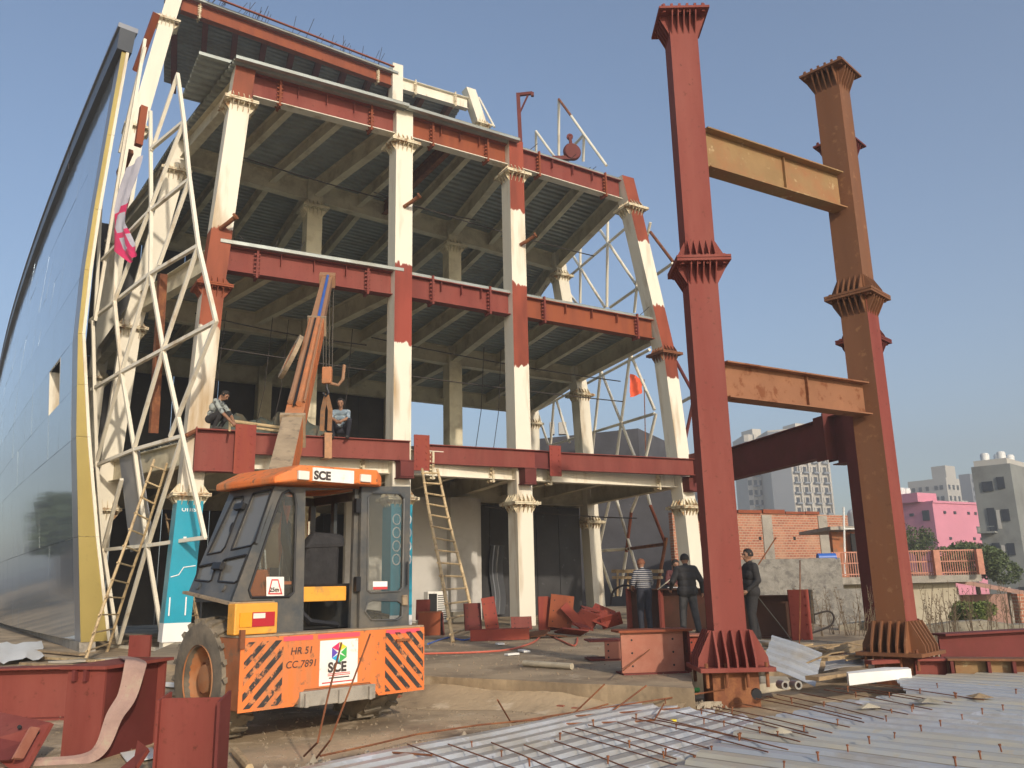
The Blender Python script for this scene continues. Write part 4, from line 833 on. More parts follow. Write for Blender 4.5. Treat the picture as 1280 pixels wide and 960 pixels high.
# wheels
def wheel(c, ax, fw):
    mb = MB(); R = .61
    mb.lathe(c, ax, [(.33, -.19), (.45, -.21), (.56, -.20), (R-.02, -.15), (R, 0), (R-.02, .15), (.56, .20), (.45, .21), (.33, .19), (.33, -.19)], 40)
    A, Bv = fw, UP
    for k in range(22):
        t = 2*math.pi*k/22
        for sg in (-1, 1):
            tt = t+(math.pi/22 if sg > 0 else 0); n = A*math.cos(tt)+Bv*math.sin(tt); tg = -A*math.sin(tt)+Bv*math.cos(tt)
            mb.bar(c+n*(R-.01)+ax*sg*.02, c+n*(R-.035)+ax*sg*.20+tg*.07, .05, .06, n)
    w = mb.build('wheel', 'rubber', CR, smooth=True)
    mb = MB(); mb.lathe(c, ax, [(.34, .20), (.33, .13), (.30, .10), (.24, .05), (.16, .06), (.14, .13), (.05, .14), (0, .14)], 28); mb.lathe(c, ax, [(.345, .205), (.345, -.2), (.3, -.2), (.3, .1)], 28); mb.build('rim', 'rim', w, smooth=True)
    mb = MB()
    for k in range(8): t = 2*math.pi*k/8; p = c+(A*math.cos(t)+Bv*math.sin(t))*.2; mb.tube([p+ax*.05, p+ax*.09], .016, 6)
    mb.build('wheel_nuts', 'rust', w)
wheel(C(.17, .86, .61), -CU, CV); wheel(C(2.02, .86, .61), CU, CV); wheel(FO+FD*2.2-FS*.85+UP*.61, -FS, FD); wheel(FO+FD*2.2+FS*.85+UP*.61, FS, FD)
# lamp housing
lh = cbox(-.03, .44, .10, .26, 1.065, 1.37, 'lamp_housing', 'crane_yellow', CR, .012)
cbox(.02, .15, .085, .099, 1.14, 1.28, 'indicator', 'amber_lamp', lh); cbox(.152, .40, .085, .099, 1.14, 1.28, 'tail_lamp', 'red_lamp', lh); cbox(.16, .29, .080, .0845, 1.22, 1.27, 'reverse_lamp', 'clear_lamp', lh)
# cab shell
V0, V1 = .27, 1.40; S0, S1 = pv(289.5, 752, V0), pv(343.5, 608, V0)
win = [pv(x, y, V0) for x, y in ((314, 747), (311, 738), (348, 628), (353, 617), (361, 613), (368, 617), (370, 630), (367, 740), (361, 746))]
door_hole = [pv(x, y, V0) for x, y in ((379, 788), (382, 613), (444, 611), (438, 786))]
shell = [S0, S1, (1.62, 2.62), (1.60, 1.04), (.47, 1.06), (.47, 1.39)]
cab = cface(shell, V0, .05, 'cab', 'cab_grey', CR, [win, door_hole])
cface(win, V0+.02, .008, 'window', 'cab_glass', cab)
cx_ = [sum(p[0] for p in win)/len(win), sum(p[1] for p in win)/len(win)]
mb = MB(); lp_ = [C(u, V0-.004, z) for u, z in win]; mb.tube(lp_+[lp_[0]], .014, 6, False); mb.build('window_seal', 'black_metal', cab)
st = cface([pv(353, 721, V0-.004)] and [pv(x, y, V0-.005) for x, y in ((333, 745), (355, 745), (355, 721), (333, 721))], V0-.006, .003, 'sticker', 'white_paint', cab)
q = [pv(x, y, V0-.008) for x, y in ((335, 743), (353, 743), (348, 724), (339.5, 724))]; q2 = [(a*.8+b*.2) for a, b in ((0, 0),)]
cq = (sum(p[0] for p in q)/4, sum(p[1] for p in q)/4); inn = [(cq[0]+(p[0]-cq[0])*.78, cq[1]+(p[1]-cq[1])*.82) for p in q]
cface(q, V0-.009, .002, 'sticker_border', 'ink_red', st, [inn])
text_mesh('sticker_lettering', '25m', .062, 'ink', st, C(cq[0]-.065, V0-.007, cq[1]-.05), CU, UP, bold=.002)
# slanted glazed side
sd = nrm(CU*(S1[0]-S0[0])+UP*(S1[1]-S0[1])); SN = nrm(np.cross(sd, CV)); SN = SN if SN@CU < 0 else -SN; SP = C(S0[0], V0, S0[1])
def slant(x, y): return onplane(x, y, SP, SN)
cut = lambda x, y: (x/4.172+220, y/4.174+570)
panes = [[(165, 515), (238, 500), (258, 475), (352, 230), (350, 212), (308, 217), (298, 232)], [(290, 490), (395, 467), (412, 450), (497, 185), (495, 175), (410, 192), (400, 205)], [(102, 648), (175, 655), (187, 648), (212, 562), (206, 558), (130, 574), (120, 584)], [(222, 655), (308, 662), (322, 652), (372, 522), (366, 516), (258, 540), (248, 550)]]
PN = [[slant(*cut(*p)) for p in pn] for pn in panes]
outline = [slant(*q) for q in ((289.5, 752), (236, 739), (290, 609), (343.5, 607))]
mb = MB(); mb.prism(outline, -SN*.04, PN); sg = mb.build('slanted_side', 'cab_grey', cab)
for pn in PN:
    mb = MB(); mb.prism([p-SN*.015 for p in pn], -SN*.006); pp_ = mb.build('pane', 'cab_tint', sg)
    mb = MB(); mb.tube([p+SN*.004 for p in pn]+[pn[0]+SN*.004], .012, 6, False); mb.build('seal', 'black_metal', sg)
for x, y in ((345, 270), (232, 580)): c = slant(*cut(x, y)); mb = MB(); mb.box(c+SN*.03, (.07, .2, .05), (sd, CV, SN)); mb.build('hinge', 'black_metal', sg)
for x, y in ((120, 680), (250, 690)): c = slant(*cut(x, y)); mb = MB(); mb.lathe(c, SN, [(.04, 0), (.04, .02), (0, .022)], 12); mb.build('bolt_cover', 'cab_grey', sg)
mb = MB(); mb.bar(C(S0[0]-.01, V0-.03, S0[1]-.02), C(S0[0]+.02, V1+.03, S0[1]+.1), .06, .03); mb.bar(C(S0[0], V0-.02, S0[1]-.02), C(.47, V0-.02, S0[1]-.02), .04, .03); mb.build('sill', 'dusty', cab)
# rest of the shell: floor, far side posts, right side, ceiling
cbox(.3, 1.6, V0+.05, V1, 1.0, 1.06, 'floor', 'cab_grey', cab); cbox(.14, .5, V0+.05, V1, 1.38, 1.415, 'shelf', 'cab_grey', cab)
for (u0, u1, v0, v1, z0, z1) in ((1.53, 1.6, V1-.06, V1, 1.06, 2.6), (.68, .75, V1-.16, V1-.1, 1.4, 2.6), (.7, 1.6, V1-.08, V1-.02, 2.5, 2.6), (.2, 1.6, V1-.05, V1, 1.06, 1.5), (1.555, 1.6, V0+.05, V1, 1.06, 1.55), (1.555, 1.6, V0+.05, V1, 2.5, 2.6), (1.555, 1.6, .85, .92, 1.5, 2.6)): cbox(u0, u1, v0, v1, z0, z1, 'post', 'cab_grey', cab)
mb = MB(); mb.bar(C(1.12, .95, 1.6), C(.95, 1.2, 2.6), .10, .08); mb.build('inner_pillar', 'black_metal', cab)
for u, v, z0, z1, m in ((.86, 1.2, 1.7, 2.35, 'chrome'), (.93, 1.25, 1.6, 2.0, 'crane_orange'), (1.42, 1.2, 1.7, 2.3, 'chrome'), (1.12, 1.3, 1.6, 2.1, 'chrome')): mb = MB(); mb.tube([C(u, v, z0), C(u, v, z1)], .02, 6); mb.build('control_rod', m, cab)
mb = MB(); mb.tube([C(.45+.17*math.cos(t), .9+.12*math.sin(t), 2.1+.17*math.sin(t)) for t in np.linspace(0, 2*math.pi, 25)], .018, 6, False); mb.bar(C(.45, .95, 2.05), C(.62, 1.1, 1.5), .05, .05); mb.build('steering_wheel', 'black_metal', cab)
for k in range(6): mb = MB(); mb.tube([C(.42+k*.07, 1.0, 1.7), C(.40+k*.07, 1.02, 1.95)], .014, 5); mb.lathe(C(.40+k*.07, 1.02, 1.96), UP, [(0, -.02), (.025, 0), (0, .02)], 8); mb.build('lever', 'chrome', cab)
cbox(.35, .75, .9, 1.1, 1.42, 1.72, 'dash', 'crane_orange', cab, .02)
seat = cbox(.80, 1.38, .42, .9, 1.42, 1.55, 'seat', 'black_metal', cab, .04)
mb = MB(); mb.hexa([C(.86, .40, 1.5), C(1.36, .40, 1.5), C(1.36, .50, 1.5), C(.86, .50, 1.5), C(.90, .34, 2.02), C(1.33, .34, 2.02), C(1.33, .46, 2.02), C(.90, .46, 2.02)]); mb.build('backrest', 'cloth_black', seat, bevel=.05)
mb = MB(); mb.hexa([C(.84, .32, 1.92), C(1.40, .32, 1.95), C(1.40, .5, 1.95), C(.84, .5, 1.92), C(1.0, .36, 2.12), C(1.40, .36, 2.1), C(1.40, .5, 2.1), C(1.0, .5, 2.12)]); mb.build('jacket', 'cloth_black', seat, bevel=.05)
cbox(.80, 1.42, .34, .40, 1.36, 1.52, 'orange_panel', 'crane_yellow', cab, .01)
mb = MB(); mb.tube([C(.82, .5, 1.35), C(1.0, .4, 1.15), C(1.35, .4, 1.10)], .035, 6); mb.build('cable', 'black_metal', cab)
# open door
dv = V0-.06; dpts = [pv(x, y, dv) for x, y in ((449, 787), (452, 608), (513, 608), (511, 784))]
h1 = [pv(x, y, dv) for x, y in ((459, 738), (460, 622), (465, 616), (500, 617), (505, 623), (503, 734), (499, 739), (463, 741))]; h2 = [pv(x, y, dv) for x, y in ((456, 765), (459, 753), (465, 750), (497, 751), (503, 755), (502, 770), (496, 775), (464, 775))]
dr = cface(dpts, dv, .045, 'door', 'cab_grey', CR, [h1, h2], 0); dr.parent = CR
for h in (h1, h2):
    cface(h, dv+.018, .006, 'pane', 'cab_glass', dr); mb = MB(); l_ = [C(u, dv-.004, z) for u, z in h]; mb.tube(l_+[l_[0]], .012, 6, False); mb.build('seal', 'cab_grey', dr)
for y in (632, 730): u, z = pv(447, y, dv); cbox(u-.03, u+.03, dv-.02, dv+.03, z-.08, z+.08, 'hinge', 'black_metal', dr)
u, z = pv(505, 749, dv); cbox(u-.04, u+.03, dv-.04, dv+.0, z-.07, z+.05, 'latch', 'dusty', dr, .01)
mb = MB(); u, z = pv(506, 715, dv); mb.tube([C(u, dv-.05, z-.15), C(u, dv-.05, z+.12)], .012, 6); mb.build('handle', 'black_metal', dr)
u, z = pv(466, 737, dv-.003); cbox(u, u+.2, dv-.006, dv-.002, z, z+.09, 'door_sticker', 'white', dr); cbox(u, u+.2, dv-.009, dv-.0065, z, z+.03, 'door_sticker', 'ink_red', dr)
# roof with lamps and lettering
rf = MB(); top = [(.34, .10, 2.66), (.60, .03, 2.80), (1.60, .03, 2.82), (1.74, .14, 2.76), (1.74, 1.35, 2.76), (1.6, 1.5, 2.80), (.62, 1.5, 2.86), (.30, 1.40, 2.70)]
bot = [(.34, .10, 2.59), (.60, .03, 2.635), (1.60, .03, 2.645), (1.74, .14, 2.645), (1.74, 1.35, 2.645), (1.6, 1.5, 2.64), (.62, 1.5, 2.64), (.30, 1.40, 2.62)]
n = len(top); rf.add([C(*p) for p in bot]+[C(*p) for p in top], [tuple(range(n-1, -1, -1)), (n, n+1, n+6, n+7), (n+1, n+2, n+5, n+6), (n+2, n+3, n+4, n+5)]+[(i, (i+1) % n, (i+1) % n+n, i+n) for i in range(n)])
rf = rf.build('roof', 'crane_orange', CR, bevel=.02)
for (x0, x1, y0, y1, m) in ((371, 385, 589.5, 599.5, 'clear_lamp'), (449, 462, 594, 602.5, 'clear_lamp')):
    a = pv(x0, y1, .04); b = pv(x1, y0, .04); cbox(a[0], b[0], .0, .04, a[1], b[1], 'work_lamp', m, rf, .008)
a = pv(389.5, 601, .04); b = pv(441, 589, .04); sp = cbox(a[0], b[0], .012, .04, a[1], b[1], 'name_panel', 'white_paint', rf)
text_mesh('name_lettering', 'SCE', .125, 'ink', sp, C(a[0]+.01, .012, a[1]+.02), CU, UP, bold=.006)
# boom
mat('boom_orange', (.52, .19, .075), .7, spec=.2, var=.15, scale=1.5, spot=(.33, .17, .09), spot_amt=.5, spot_scale=2, bump=.1, soft=.3)
TIP = V(-4.98, 21.75, 9.75); PV = aty(352, 600, 11.3); bd = nrm(TIP-PV); BX = nrm(np.cross(bd, UP)); BZ = np.cross(BX, bd)
Lb = np.linalg.norm(TIP-PV); P_ = lambda s: PV+bd*s
def bsec(s0, s1, w0, h0, w1, h1, name, mats):
    mb = MB(); ring = lambda s, w, h: [P_(s)+BX*i*w/2+BZ*j*h/2 for i, j in ((-1, -1), (1, -1), (1, 1), (-1, 1))]
    a, b = ring(s0, w0, h0), ring(s1, w1, h1)
    for k in range(4): mb.mi = (0 if k in (0, 2) else 1) % len(mats); mb.add([a[k], a[(k+1) % 4], b[(k+1) % 4], b[k]], [(0, 1, 2, 3)])
    mb.mi = 0; mb.add(a, [(3, 2, 1, 0)]); mb.add(b, [(0, 1, 2, 3)]); return mb.build(name, mats, CR, bevel=.012)
b1 = bsec(-1.8, Lb*.14, .28, .50, .30, .48, 'boom_base', ['dusty', 'crane_orange']); b2 = bsec(Lb*.14-.02, Lb*.62, .28, .40, .32, .36, 'boom_middle', ['boom_orange', 'crane_orange']); b3 = bsec(Lb*.62-.02, Lb*.985, .28, .28, .26, .25, 'boom_tip', ['boom_brown', 'boom_brown'])
for s, w in ((Lb*.135, .38), (Lb*.61, .40)): mb = MB(); mb.bar(P_(s)-BZ*.0, P_(s)+bd*.09, w, .54 if s < 3 else .44, BZ); mb.build('boom_collar', 'dusty', b2)
for (o, r, m) in ((-.09, .045, 'boom_brown'), (.05, .05, 'boom_orange'), (-.02, .02, 'black_metal'), (.125, .02, 'boom_brown')): mb = MB(); mb.tube([P_(Lb*.17+abs(o)*2)+BX*o+BZ*.25, P_(Lb*.60)+BX*o*.9+BZ*.22], r, 8); mb.build('hydraulic_cylinder', m, b2, smooth=True)
mb = MB(); mb.tube([P_(Lb*.63)+BX*.03+BZ*.17, P_(Lb*.97)+BX*.02+BZ*.16], .035, 8); mb.build('hydraulic_hose', 'blueplastic', b3)
mb = MB(); mb.box(P_(Lb*.985), (.42, .38, .34), (BX, bd, BZ)); mb.lathe(P_(Lb)-BZ*.05, BX, [(0, -.08), (.2, -.08), (.16, 0), (.2, .08), (0, .08)], 16); mb.build('boom_head', 'boom_brown', b3)
mb = MB(); cc = P_(Lb*.42)-BX*.34+BZ*.05; mb.lathe(cc, nrm(BX-BZ*.5), [(.30, -.04), (.46, -.04), (.46, .04), (.30, .04), (.30, -.04)], 26); mb.build('cable_reel', 'dusty', b2)
mb = MB(); mb.lathe(cc, nrm(BX-BZ*.5), [(0, -.03), (.3, -.03), (.3, .03), (0, .03)], 20); mb.build('reel_hub', 'crane_orange', b2)
HK = aty(408.5, 484, 21.7); mb = MB()
for k, o in enumerate((-.12, -.04, .05, .14)): mb.tube([P_(Lb)+BX*o*1.1-BZ*.1, HK+V(o*.9, 0, .5)], .014, 4)
mb.build('hoist_ropes', 'cable', CR)
hb = MB(); hb.box(HK+UP*.32, (.26, .16, .46)); hb = hb.build('hook_block', 'boom_orange', CR, bevel=.03)
mb = MB(); mb.tube([HK+UP*.12, HK-UP*.02, HK+V(.06, 0, -.16), HK+V(-.02, 0, -.24), HK+V(-.1, 0, -.15)], .035, 8); mb.build('hook', 'black_metal', hb)
mb = MB(); mb.tube([HK+V(.1, 0, .1), HK+V(.3, 0, .05), HK+V(.42, 0, .2), HK+V(.45, 0, .6)], .045, 8); mb.build('hook_guard', 'boom_brown', hb)
# lifting sling
T = thing('lifting_sling', 'worn orange lifting sling looped from the crane hook around the red girder', 'sling', atz(408, 562, 4.85)); G0 = atz(408, 546, ZG)
for o in (-1, 1):
    mb = MB(); A = HK+V(0, 0, -.2); pts = [A, A*.6+(G0+UP*.1)*.4+V(.10*o, 0, 0), G0+V(.10*o, -.1, .15)]; vs = []
    for i in range(len(pts)-1): mb.bar(pts[i], pts[i+1], .12, .03, V(0, -1, 0))
    mb.build('leg', 'sling_orange', T)
mb = MB(); c = G0+V(.02, 0, -.28); mb.bar(G0+FX*-.02-FY*.19+UP*.08, G0-FY*.19-UP*.60, .2, .03, -FY); mb.bar(G0-FY*.2-UP*.6, G0+FY*.2-UP*.6, .2, .02); mb.bar(G0-FY*.2+UP*.06, G0+FY*.2+UP*.06, .2, .02); mb.build('loop', 'sling_orange', T)
# ================================================================ foreground steel decking with rods and studs
ZD = .12
DK = thing('steel_decking', 'ribbed galvanised steel decking laid over the near floor with studs', 'decking', (1.5, 6, 0))
def ribbed(poly_f, O, D, N, n0, n1, s_rng, m, z, pitch=.24, amp=.03):
    # ribs run along D; strips stacked along N; s_rng(n) -> (s0, s1) extents
    mb = MB(); rows = []
    k = n0
    while k < n1:
        for u, h in ((0, 0), (.34, 0), (.46, amp), (.84, amp), (.96, 0)): rows.append((k+u*pitch, h))
        k += pitch
    vs = []
    for n_, h in rows:
        s0, s1 = s_rng(n_); S_ = np.linspace(s0, s1, 14); 
        vs += [O+D*s+N*n_+UP*(z+h+.006*math.sin(s*2.1+n_*3)) for s in S_]
    c = 14
    for i in range(len(rows)-1):
        mb.mi = 1 if i % 5 in (0, 4) else 0  # valley faces take the darker colour so the ribs read as shaded
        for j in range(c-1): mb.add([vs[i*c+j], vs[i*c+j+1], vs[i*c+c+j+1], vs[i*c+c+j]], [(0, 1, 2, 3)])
    return mb.build('deck_sheet', [m, 'trough_shade' if amp < .028 else 'trough_shade_grey'], DK)
DA = nrm(V(.68, .735, 0)); NA = V(DA[1], -DA[0], 0); OA = V(-1.62, 7.32, 0)      # left sheets: ribs parallel to the broken edge
DB = nrm(V(.70, -.715, 0)); NB = V(-DB[1], DB[0], 0)                              # right sheets: ribs fall away to the right
# left sheets, 0.9 m wide each
for k in range(6):
    n0 = k*1.0; f_ = lambda n_, k=k: (-2.5-.2*k, {0: 4.2, 1: 4.0, 2: 3.0, 3: 2.0, 4: 1.2, 5: .6}[k]+.06*math.sin(n_*40))
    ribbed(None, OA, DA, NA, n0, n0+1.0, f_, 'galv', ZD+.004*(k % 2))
# right sheets under / beyond: they start at the ragged line where the rods end
OB = V(2.65, 12.0, 0)
DIV = [V(.4, 4.5, 0), V(1.0, 6.3, 0), V(1.35, 7.01, 0), V(2.42, 8.77, 0), V(3.3, 9.5, 0), V(4.47, 10.3, 0), V(5.0, 11.9, 0)]
dn = [(p-OB)@NB for p in DIV]; ds = [(p-OB)@DB for p in DIV]; idx = np.argsort(dn); dn = [dn[i] for i in idx]; ds = [ds[i] for i in idx]
def bstart(n_):
    s0 = float(np.interp(n_, dn, ds))
    return max(s0, .98*n_+.02*math.sin(7*n_)) if n_ > -.3 else s0
for k in range(16):
    n0 = -8.1+.9*k
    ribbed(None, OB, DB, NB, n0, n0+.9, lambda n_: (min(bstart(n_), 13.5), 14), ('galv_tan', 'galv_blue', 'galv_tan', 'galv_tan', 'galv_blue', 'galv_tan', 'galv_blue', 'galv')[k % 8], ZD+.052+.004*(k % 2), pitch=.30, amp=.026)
# studs
mb = MB(); mb.tube([(0, 0, 0), (0, 0, .085)], .011, 8); mb.tube([(0, 0, .08), (0, 0, .10)], .020, 8); ST = mb.build('stud', 'rust', DK, smooth=True, local=True)
spots = [(590, 934), (627, 946), (662, 958), (742, 908), (787, 935), (832, 945), (795, 900), (832, 880), (877, 893), (845, 912), (924, 926), (972, 922), (1005, 916), (1047, 907), (1115, 893), (1142, 887), (890, 942), (925, 925), (868, 955), (830, 948), (1023, 951), (1060, 940), (1087, 930), (1118, 923), (1152, 915), (1176, 908), (1203, 900), (1228, 893), (1252, 940), (1226, 949), (1195, 958), (980, 960), (915, 892), (990, 880), (1030, 884), (1070, 872), (1112, 872), (1150, 867), (1172, 860), (1195, 873), (1254, 888), (700, 925), (760, 955), (905, 908), (950, 918), (880, 905), (1108, 902), (1140, 890), (1194, 872), (1060, 865), (1270, 868)]
for i, (x, y) in enumerate(spots):
    zz = ZD+.033 if x < 900 else ZD+.078
    p = atz(x, y, zz); c = ST if i == 0 else copy_at(ST, DK, p)
    c.location = p-ORG[DK.name]; c.rotation_euler = (random.uniform(-.12, .12), random.uniform(-.12, .12), 0); s_ = random.uniform(.48, .66); c.scale = (s_, s_, s_)
# rods laid across the sheets
lines = [(509, 930, 600, 966), (560, 930, 690, 978), (614, 928, 705, 968), (655, 931, 730, 962), (693, 926, 790, 962), (703, 914, 850, 958), (735, 906, 895, 952), (772, 903, 930, 948), (790, 897, 960, 940), (820, 897, 985, 937), (845, 890, 1000, 927), (872, 887, 1020, 922), (892, 883, 1040, 916), (918, 878, 1062, 909), (945, 873, 1080, 903), (971, 868, 1105, 899), (1000, 866, 1135, 893), (1030, 862, 1165, 887), (1058, 858, 1190, 879), (1085, 855, 1230, 875)]
lines += [((a_[0]+b_[0])/2, (a_[1]+b_[1])/2, (a_[2]+b_[2])/2+random.uniform(-30, 5), (a_[3]+b_[3])/2+random.uniform(-9, 0)) for a_, b_ in list(zip(lines, lines[1:]))[5::3]]
for i, (x0, y0, x1, y1) in enumerate(lines):
    zz = ZD+.045 if x0 < 790 else ZD+.09
    a, b = atz(x0, y0, zz), atz(x1, y1, zz); mb = MB(); mb.tube([a, a*.5+b*.5+UP*.012*random.random(), b], .0055, 6)
    mb.build('reinforcing_rod', 'rust', label='thin straight rusty rod laid across the steel decking', cat='rod', group='rods laid across the steel decking')
# bent rods at the broken edge, each different
def rodpx(pts, label, r=.009):
    mb = MB(); mb.tube([atz(x, y, z) if mode == 'z' else aty(x, y, z) for x, y, z, mode in pts], r, 6); mb.build('bent_rod', 'rust', label=label, cat='rod')
rodpx([(380, 945, .06, 'z'), (397, 928, 7.6, 'y'), (410, 870, 7.6, 'y'), (427, 803, 7.6, 'y')], 'bent rusty rod rising in front of the crane logo panel')
rodpx([(395, 948, .06, 'z'), (413, 925, 7.6, 'y'), (436, 865, 7.6, 'y'), (463, 792, 7.6, 'y')], 'bent rusty rod rising in front of the crane beside the logo panel')
rodpx([(622, 875, 8.8, 'y'), (638, 902, .1, 'z'), (700, 897, .1, 'z'), (760, 880, .16, 'z')], 'short rod kinked upward at the decking edge')
rodpx([(756, 855, 9.6, 'y'), (712, 897, .1, 'z')], 'rusty rod leaning from the decking edge toward the concrete step')
rodpx([(808, 857, 9.9, 'y'), (757, 895, .1, 'z'), (640, 908, .1, 'z')], 'long rusty rod leaning toward the pink beam end')
rodpx([(400, 945, .1, 'z'), (470, 930, .13, 'z'), (520, 918, .12, 'z'), (600, 906, .12, 'z'), (720, 895, .14, 'z'), (850, 885, .14, 'z')], 'long curved rusty rod following the broken concrete edge')
rodpx([(440, 955, .1, 'z'), (480, 940, .14, 'z'), (540, 944, .16, 'z')], 'rod lying where the decking meets the broken concrete')
rodpx([(830, 880, .2, 'z'), (818, 900, .16, 'z'), (790, 902, .14, 'z'), (700, 905, .14, 'z')], 'hooked rod curling over the decking edge')
rodpx([(1000, 700, 14, 'y'), (1000, 770, 14, 'y'), (999, 815, 14, 'y')], 'thin upright rod beside the red end plate')
rodpx([(640, 903, .12, 'z'), (700, 893, .14, 'z'), (880, 866, .2, 'z'), (905, 862, .25, 'z')], 'rod running along the edge up to the red column base')

# ================================================================ helper for scrap steel
def gbox(x, y, z, yaw): a = math.radians(yaw); return atz(x, y, z), (V(math.cos(a), math.sin(a), 0), V(-math.sin(a), math.cos(a), 0), UP)
def lying_i(P, yaw, L, d, w, m, name, label, plates=(), tilt=0, cat='beam', upright=True, group=None):
    a = math.radians(yaw); X = V(math.cos(a)*math.cos(tilt), math.sin(a)*math.cos(tilt), math.sin(tilt)); T = thing(name, label, cat, P, group); mb = MB()
    mb.ibeam(P+UP*d-X*L/2, P+UP*d+X*L/2, d, w, .022, .014); mb.build('section', m, T)
    Y = nrm(np.cross(UP, X)); Z = np.cross(X, Y)
    for s_, hh, mm in plates: mb = MB(); mb.box(P+X*s_*L/2+Z*(d/2), (.03, w+.06, d+hh), (X, Y, Z)); mb.build('end_plate', mm, T)
    return T
# foreground left ------------------------------------------------
P = atz(20, 905, 0); T = lying_i(V(-6.45, 11.05, 0), 4, 2.6, .62, .34, 'red', 'steel_beam', 'long red beam lying behind the strapped stub on the left')
# upright strapped stub
P = atz(118, 951, 0); X = nrm(V(.42, -.09, 0)); Y = nrm(V(.18, .9, 0)); T = thing('beam_stub', 'red box-shaped beam stub standing on end under a pink strap', 'beam', P); Hh = .80
mb = MB(); c0 = atz(75, 950, 0); mb.prism([c0, c0+X*.40, c0+X*.40+UP*Hh, c0+UP*Hh], Y*.03); mb.build('flange', 'red', T)
mb = MB(); mb.prism([c0+X*.38+Y*.03, c0+X*.38+Y*.86, c0+X*.38+Y*.86+UP*Hh, c0+X*.38+Y*.03+UP*Hh], -X*.03); mb.build('web', 'red_dark', T)
mb = MB(); mb.prism([c0+Y*.86-X*.02, c0+Y*.86+X*.46, c0+Y*.86+X*.46+UP*Hh, c0+Y*.86-X*.02+UP*Hh], Y*.03); mb.build('flange', 'red', T)
mb = MB(); mb.prism([c0-X*.06-Y*.05+UP*(Hh+.004), c0+X*.44-Y*.05+UP*(Hh+.004), c0+X*.5+Y*.95+UP*(Hh+.004), c0-X*.06+Y*.95+UP*(Hh+.004)], UP*.03); mb.build('cap_plate', 'red', T)
mb = MB(); mb.box(c0+X*.12+Y*.9+UP*(Hh+.15), (.25, .03, .22), (X, Y, UP)); mb.build('lug', 'red', T)
for k in (.1, .22): mb = MB(); mb.box(c0+X*k-Y*.03+UP*(Hh-.05), (.03, .05, .1), (X, Y, UP)); mb.build('weld_tab', 'red_dark', T)
# strap draped over it
SP_ = [c0+X*.1+Y*.75+UP*(Hh+.05), c0+X*.46+Y*.35+UP*(Hh+.05), c0+X*.56+Y*.22+UP*(Hh+.02), c0+X*.54+Y*.16+UP*(Hh-.25), c0+X*.5+Y*.05+UP*.38, c0+X*.46-Y*.05+UP*.12, c0+X*.3-Y*.12+UP*.03, c0-X*.1-Y*.28+UP*.02, c0-X*.6-Y*.5+UP*.015, c0-X*.9-Y*.8+UP*.015]
mb = MB(); vs = []; ww = [.10, .10, .10, .085, .075, .06, .05, .05, .045, .04]
def smooth_path(P, n=6):
    out = []
    for i in range(len(P)-1):
        p0, p1, p2, p3 = P[max(0, i-1)], P[i], P[i+1], P[min(len(P)-1, i+2)]
        for t in np.linspace(0, 1, n, endpoint=False): out.append(.5*((2*p1)+(-p0+p2)*t+(2*p0-5*p1+4*p2-p3)*t*t+(-p0+3*p1-3*p2+p3)*t**3))
    return out+[P[-1]]
path = smooth_path(SP_); wid = np.interp(np.linspace(0, 9, len(path)), range(10), ww)
for i, p in enumerate(path):
    t = nrm(path[min(i+1, len(path)-1)]-path[max(0, i-1)]); side = nrm(np.cross(t, nrm(V(.5, -.7, .5)))); vs += [p-side*wid[i], p+side*wid[i]*.2+V(0, -.012, .012), p+side*wid[i]]
mb.add(vs, [(3*i+j, 3*i+j+1, 3*i+4+j, 3*i+3+j) for i in range(len(path)-1) for j in range(2)])
o = mb.build('webbing_strap', 'strap', label='faded pink webbing strap draped over the red beam stub', cat='strap')
so = o.modifiers.new('thick', 'SOLIDIFY'); so.thickness = .008
# channel in front
c1 = atz(195, 975, 0); X = nrm(atz(268, 974, 0)-c1); Y = V(-X[1], X[0], 0); T = thing('channel_section', 'red channel section standing on end beside the crane tyre', 'beam', c1)
zt = aty(200, 873, c1[1])[2]; L_ = .52
mb = MB(); mb.prism([c1, c1+X*L_, c1+X*L_+UP*zt, c1+UP*zt], Y*.02); mb.build('web', 'red', T)
mb = MB(); mb.prism([c1-X*.02-Y*.04, c1-X*.02+Y*.20, c1-X*.02+Y*.20+UP*(zt+.03), c1-X*.02-Y*.04+UP*(zt-.01)], X*.02); mb.build('flange', 'red', T)
mb = MB(); mb.prism([c1+X*L_-Y*.12, c1+X*L_+Y*.12, c1+X*L_+Y*.12+UP*(zt+.04), c1+X*L_-Y*.12+UP*(zt-.02)], X*.025); mb.build('flange', 'red_dark', T)
# bracket pieces on the far left
P = V(-4.75, 8.25, 0); T = thing('bracket_plate', 'red bracket plate with bolt holes lying tilted at the left', 'plate', P)
def trip(pts): return [aty(x, y, Yv) for x, y, Yv in pts]
mb = MB(); mb.prism(trip([(-25, 885, 8.7), (63, 903, 8.3), (25, 970, 7.9), (-30, 930, 8.1)]), V(.02, .03, -.02)); mb.build('plate', 'red', T)
mb = MB(); mb.prism(trip([(-25, 918, 8.1), (27, 928, 8.1), (12, 950, 7.9), (-30, 950, 7.9)]), V(0, .03, -.02)); mb.build('rib', 'red_dark', T)
mb = MB(); mb.prism(trip([(36, 910, 8.05), (39, 908, 8.05), (17, 947, 7.8), (14, 949, 7.8)]), V(.02, .12, -.03)); mb.build('rib', 'red_pink', T)
for x, y in ((24.5, 909), (46.5, 915.5)): mb = MB(); c = aty(x, y, 8.2); mb.lathe(c, (.1, -1, .6), [(0, .012), (.018, .012), (.018, -.012)], 12); mb.build('bolt_hole', 'dark', T)
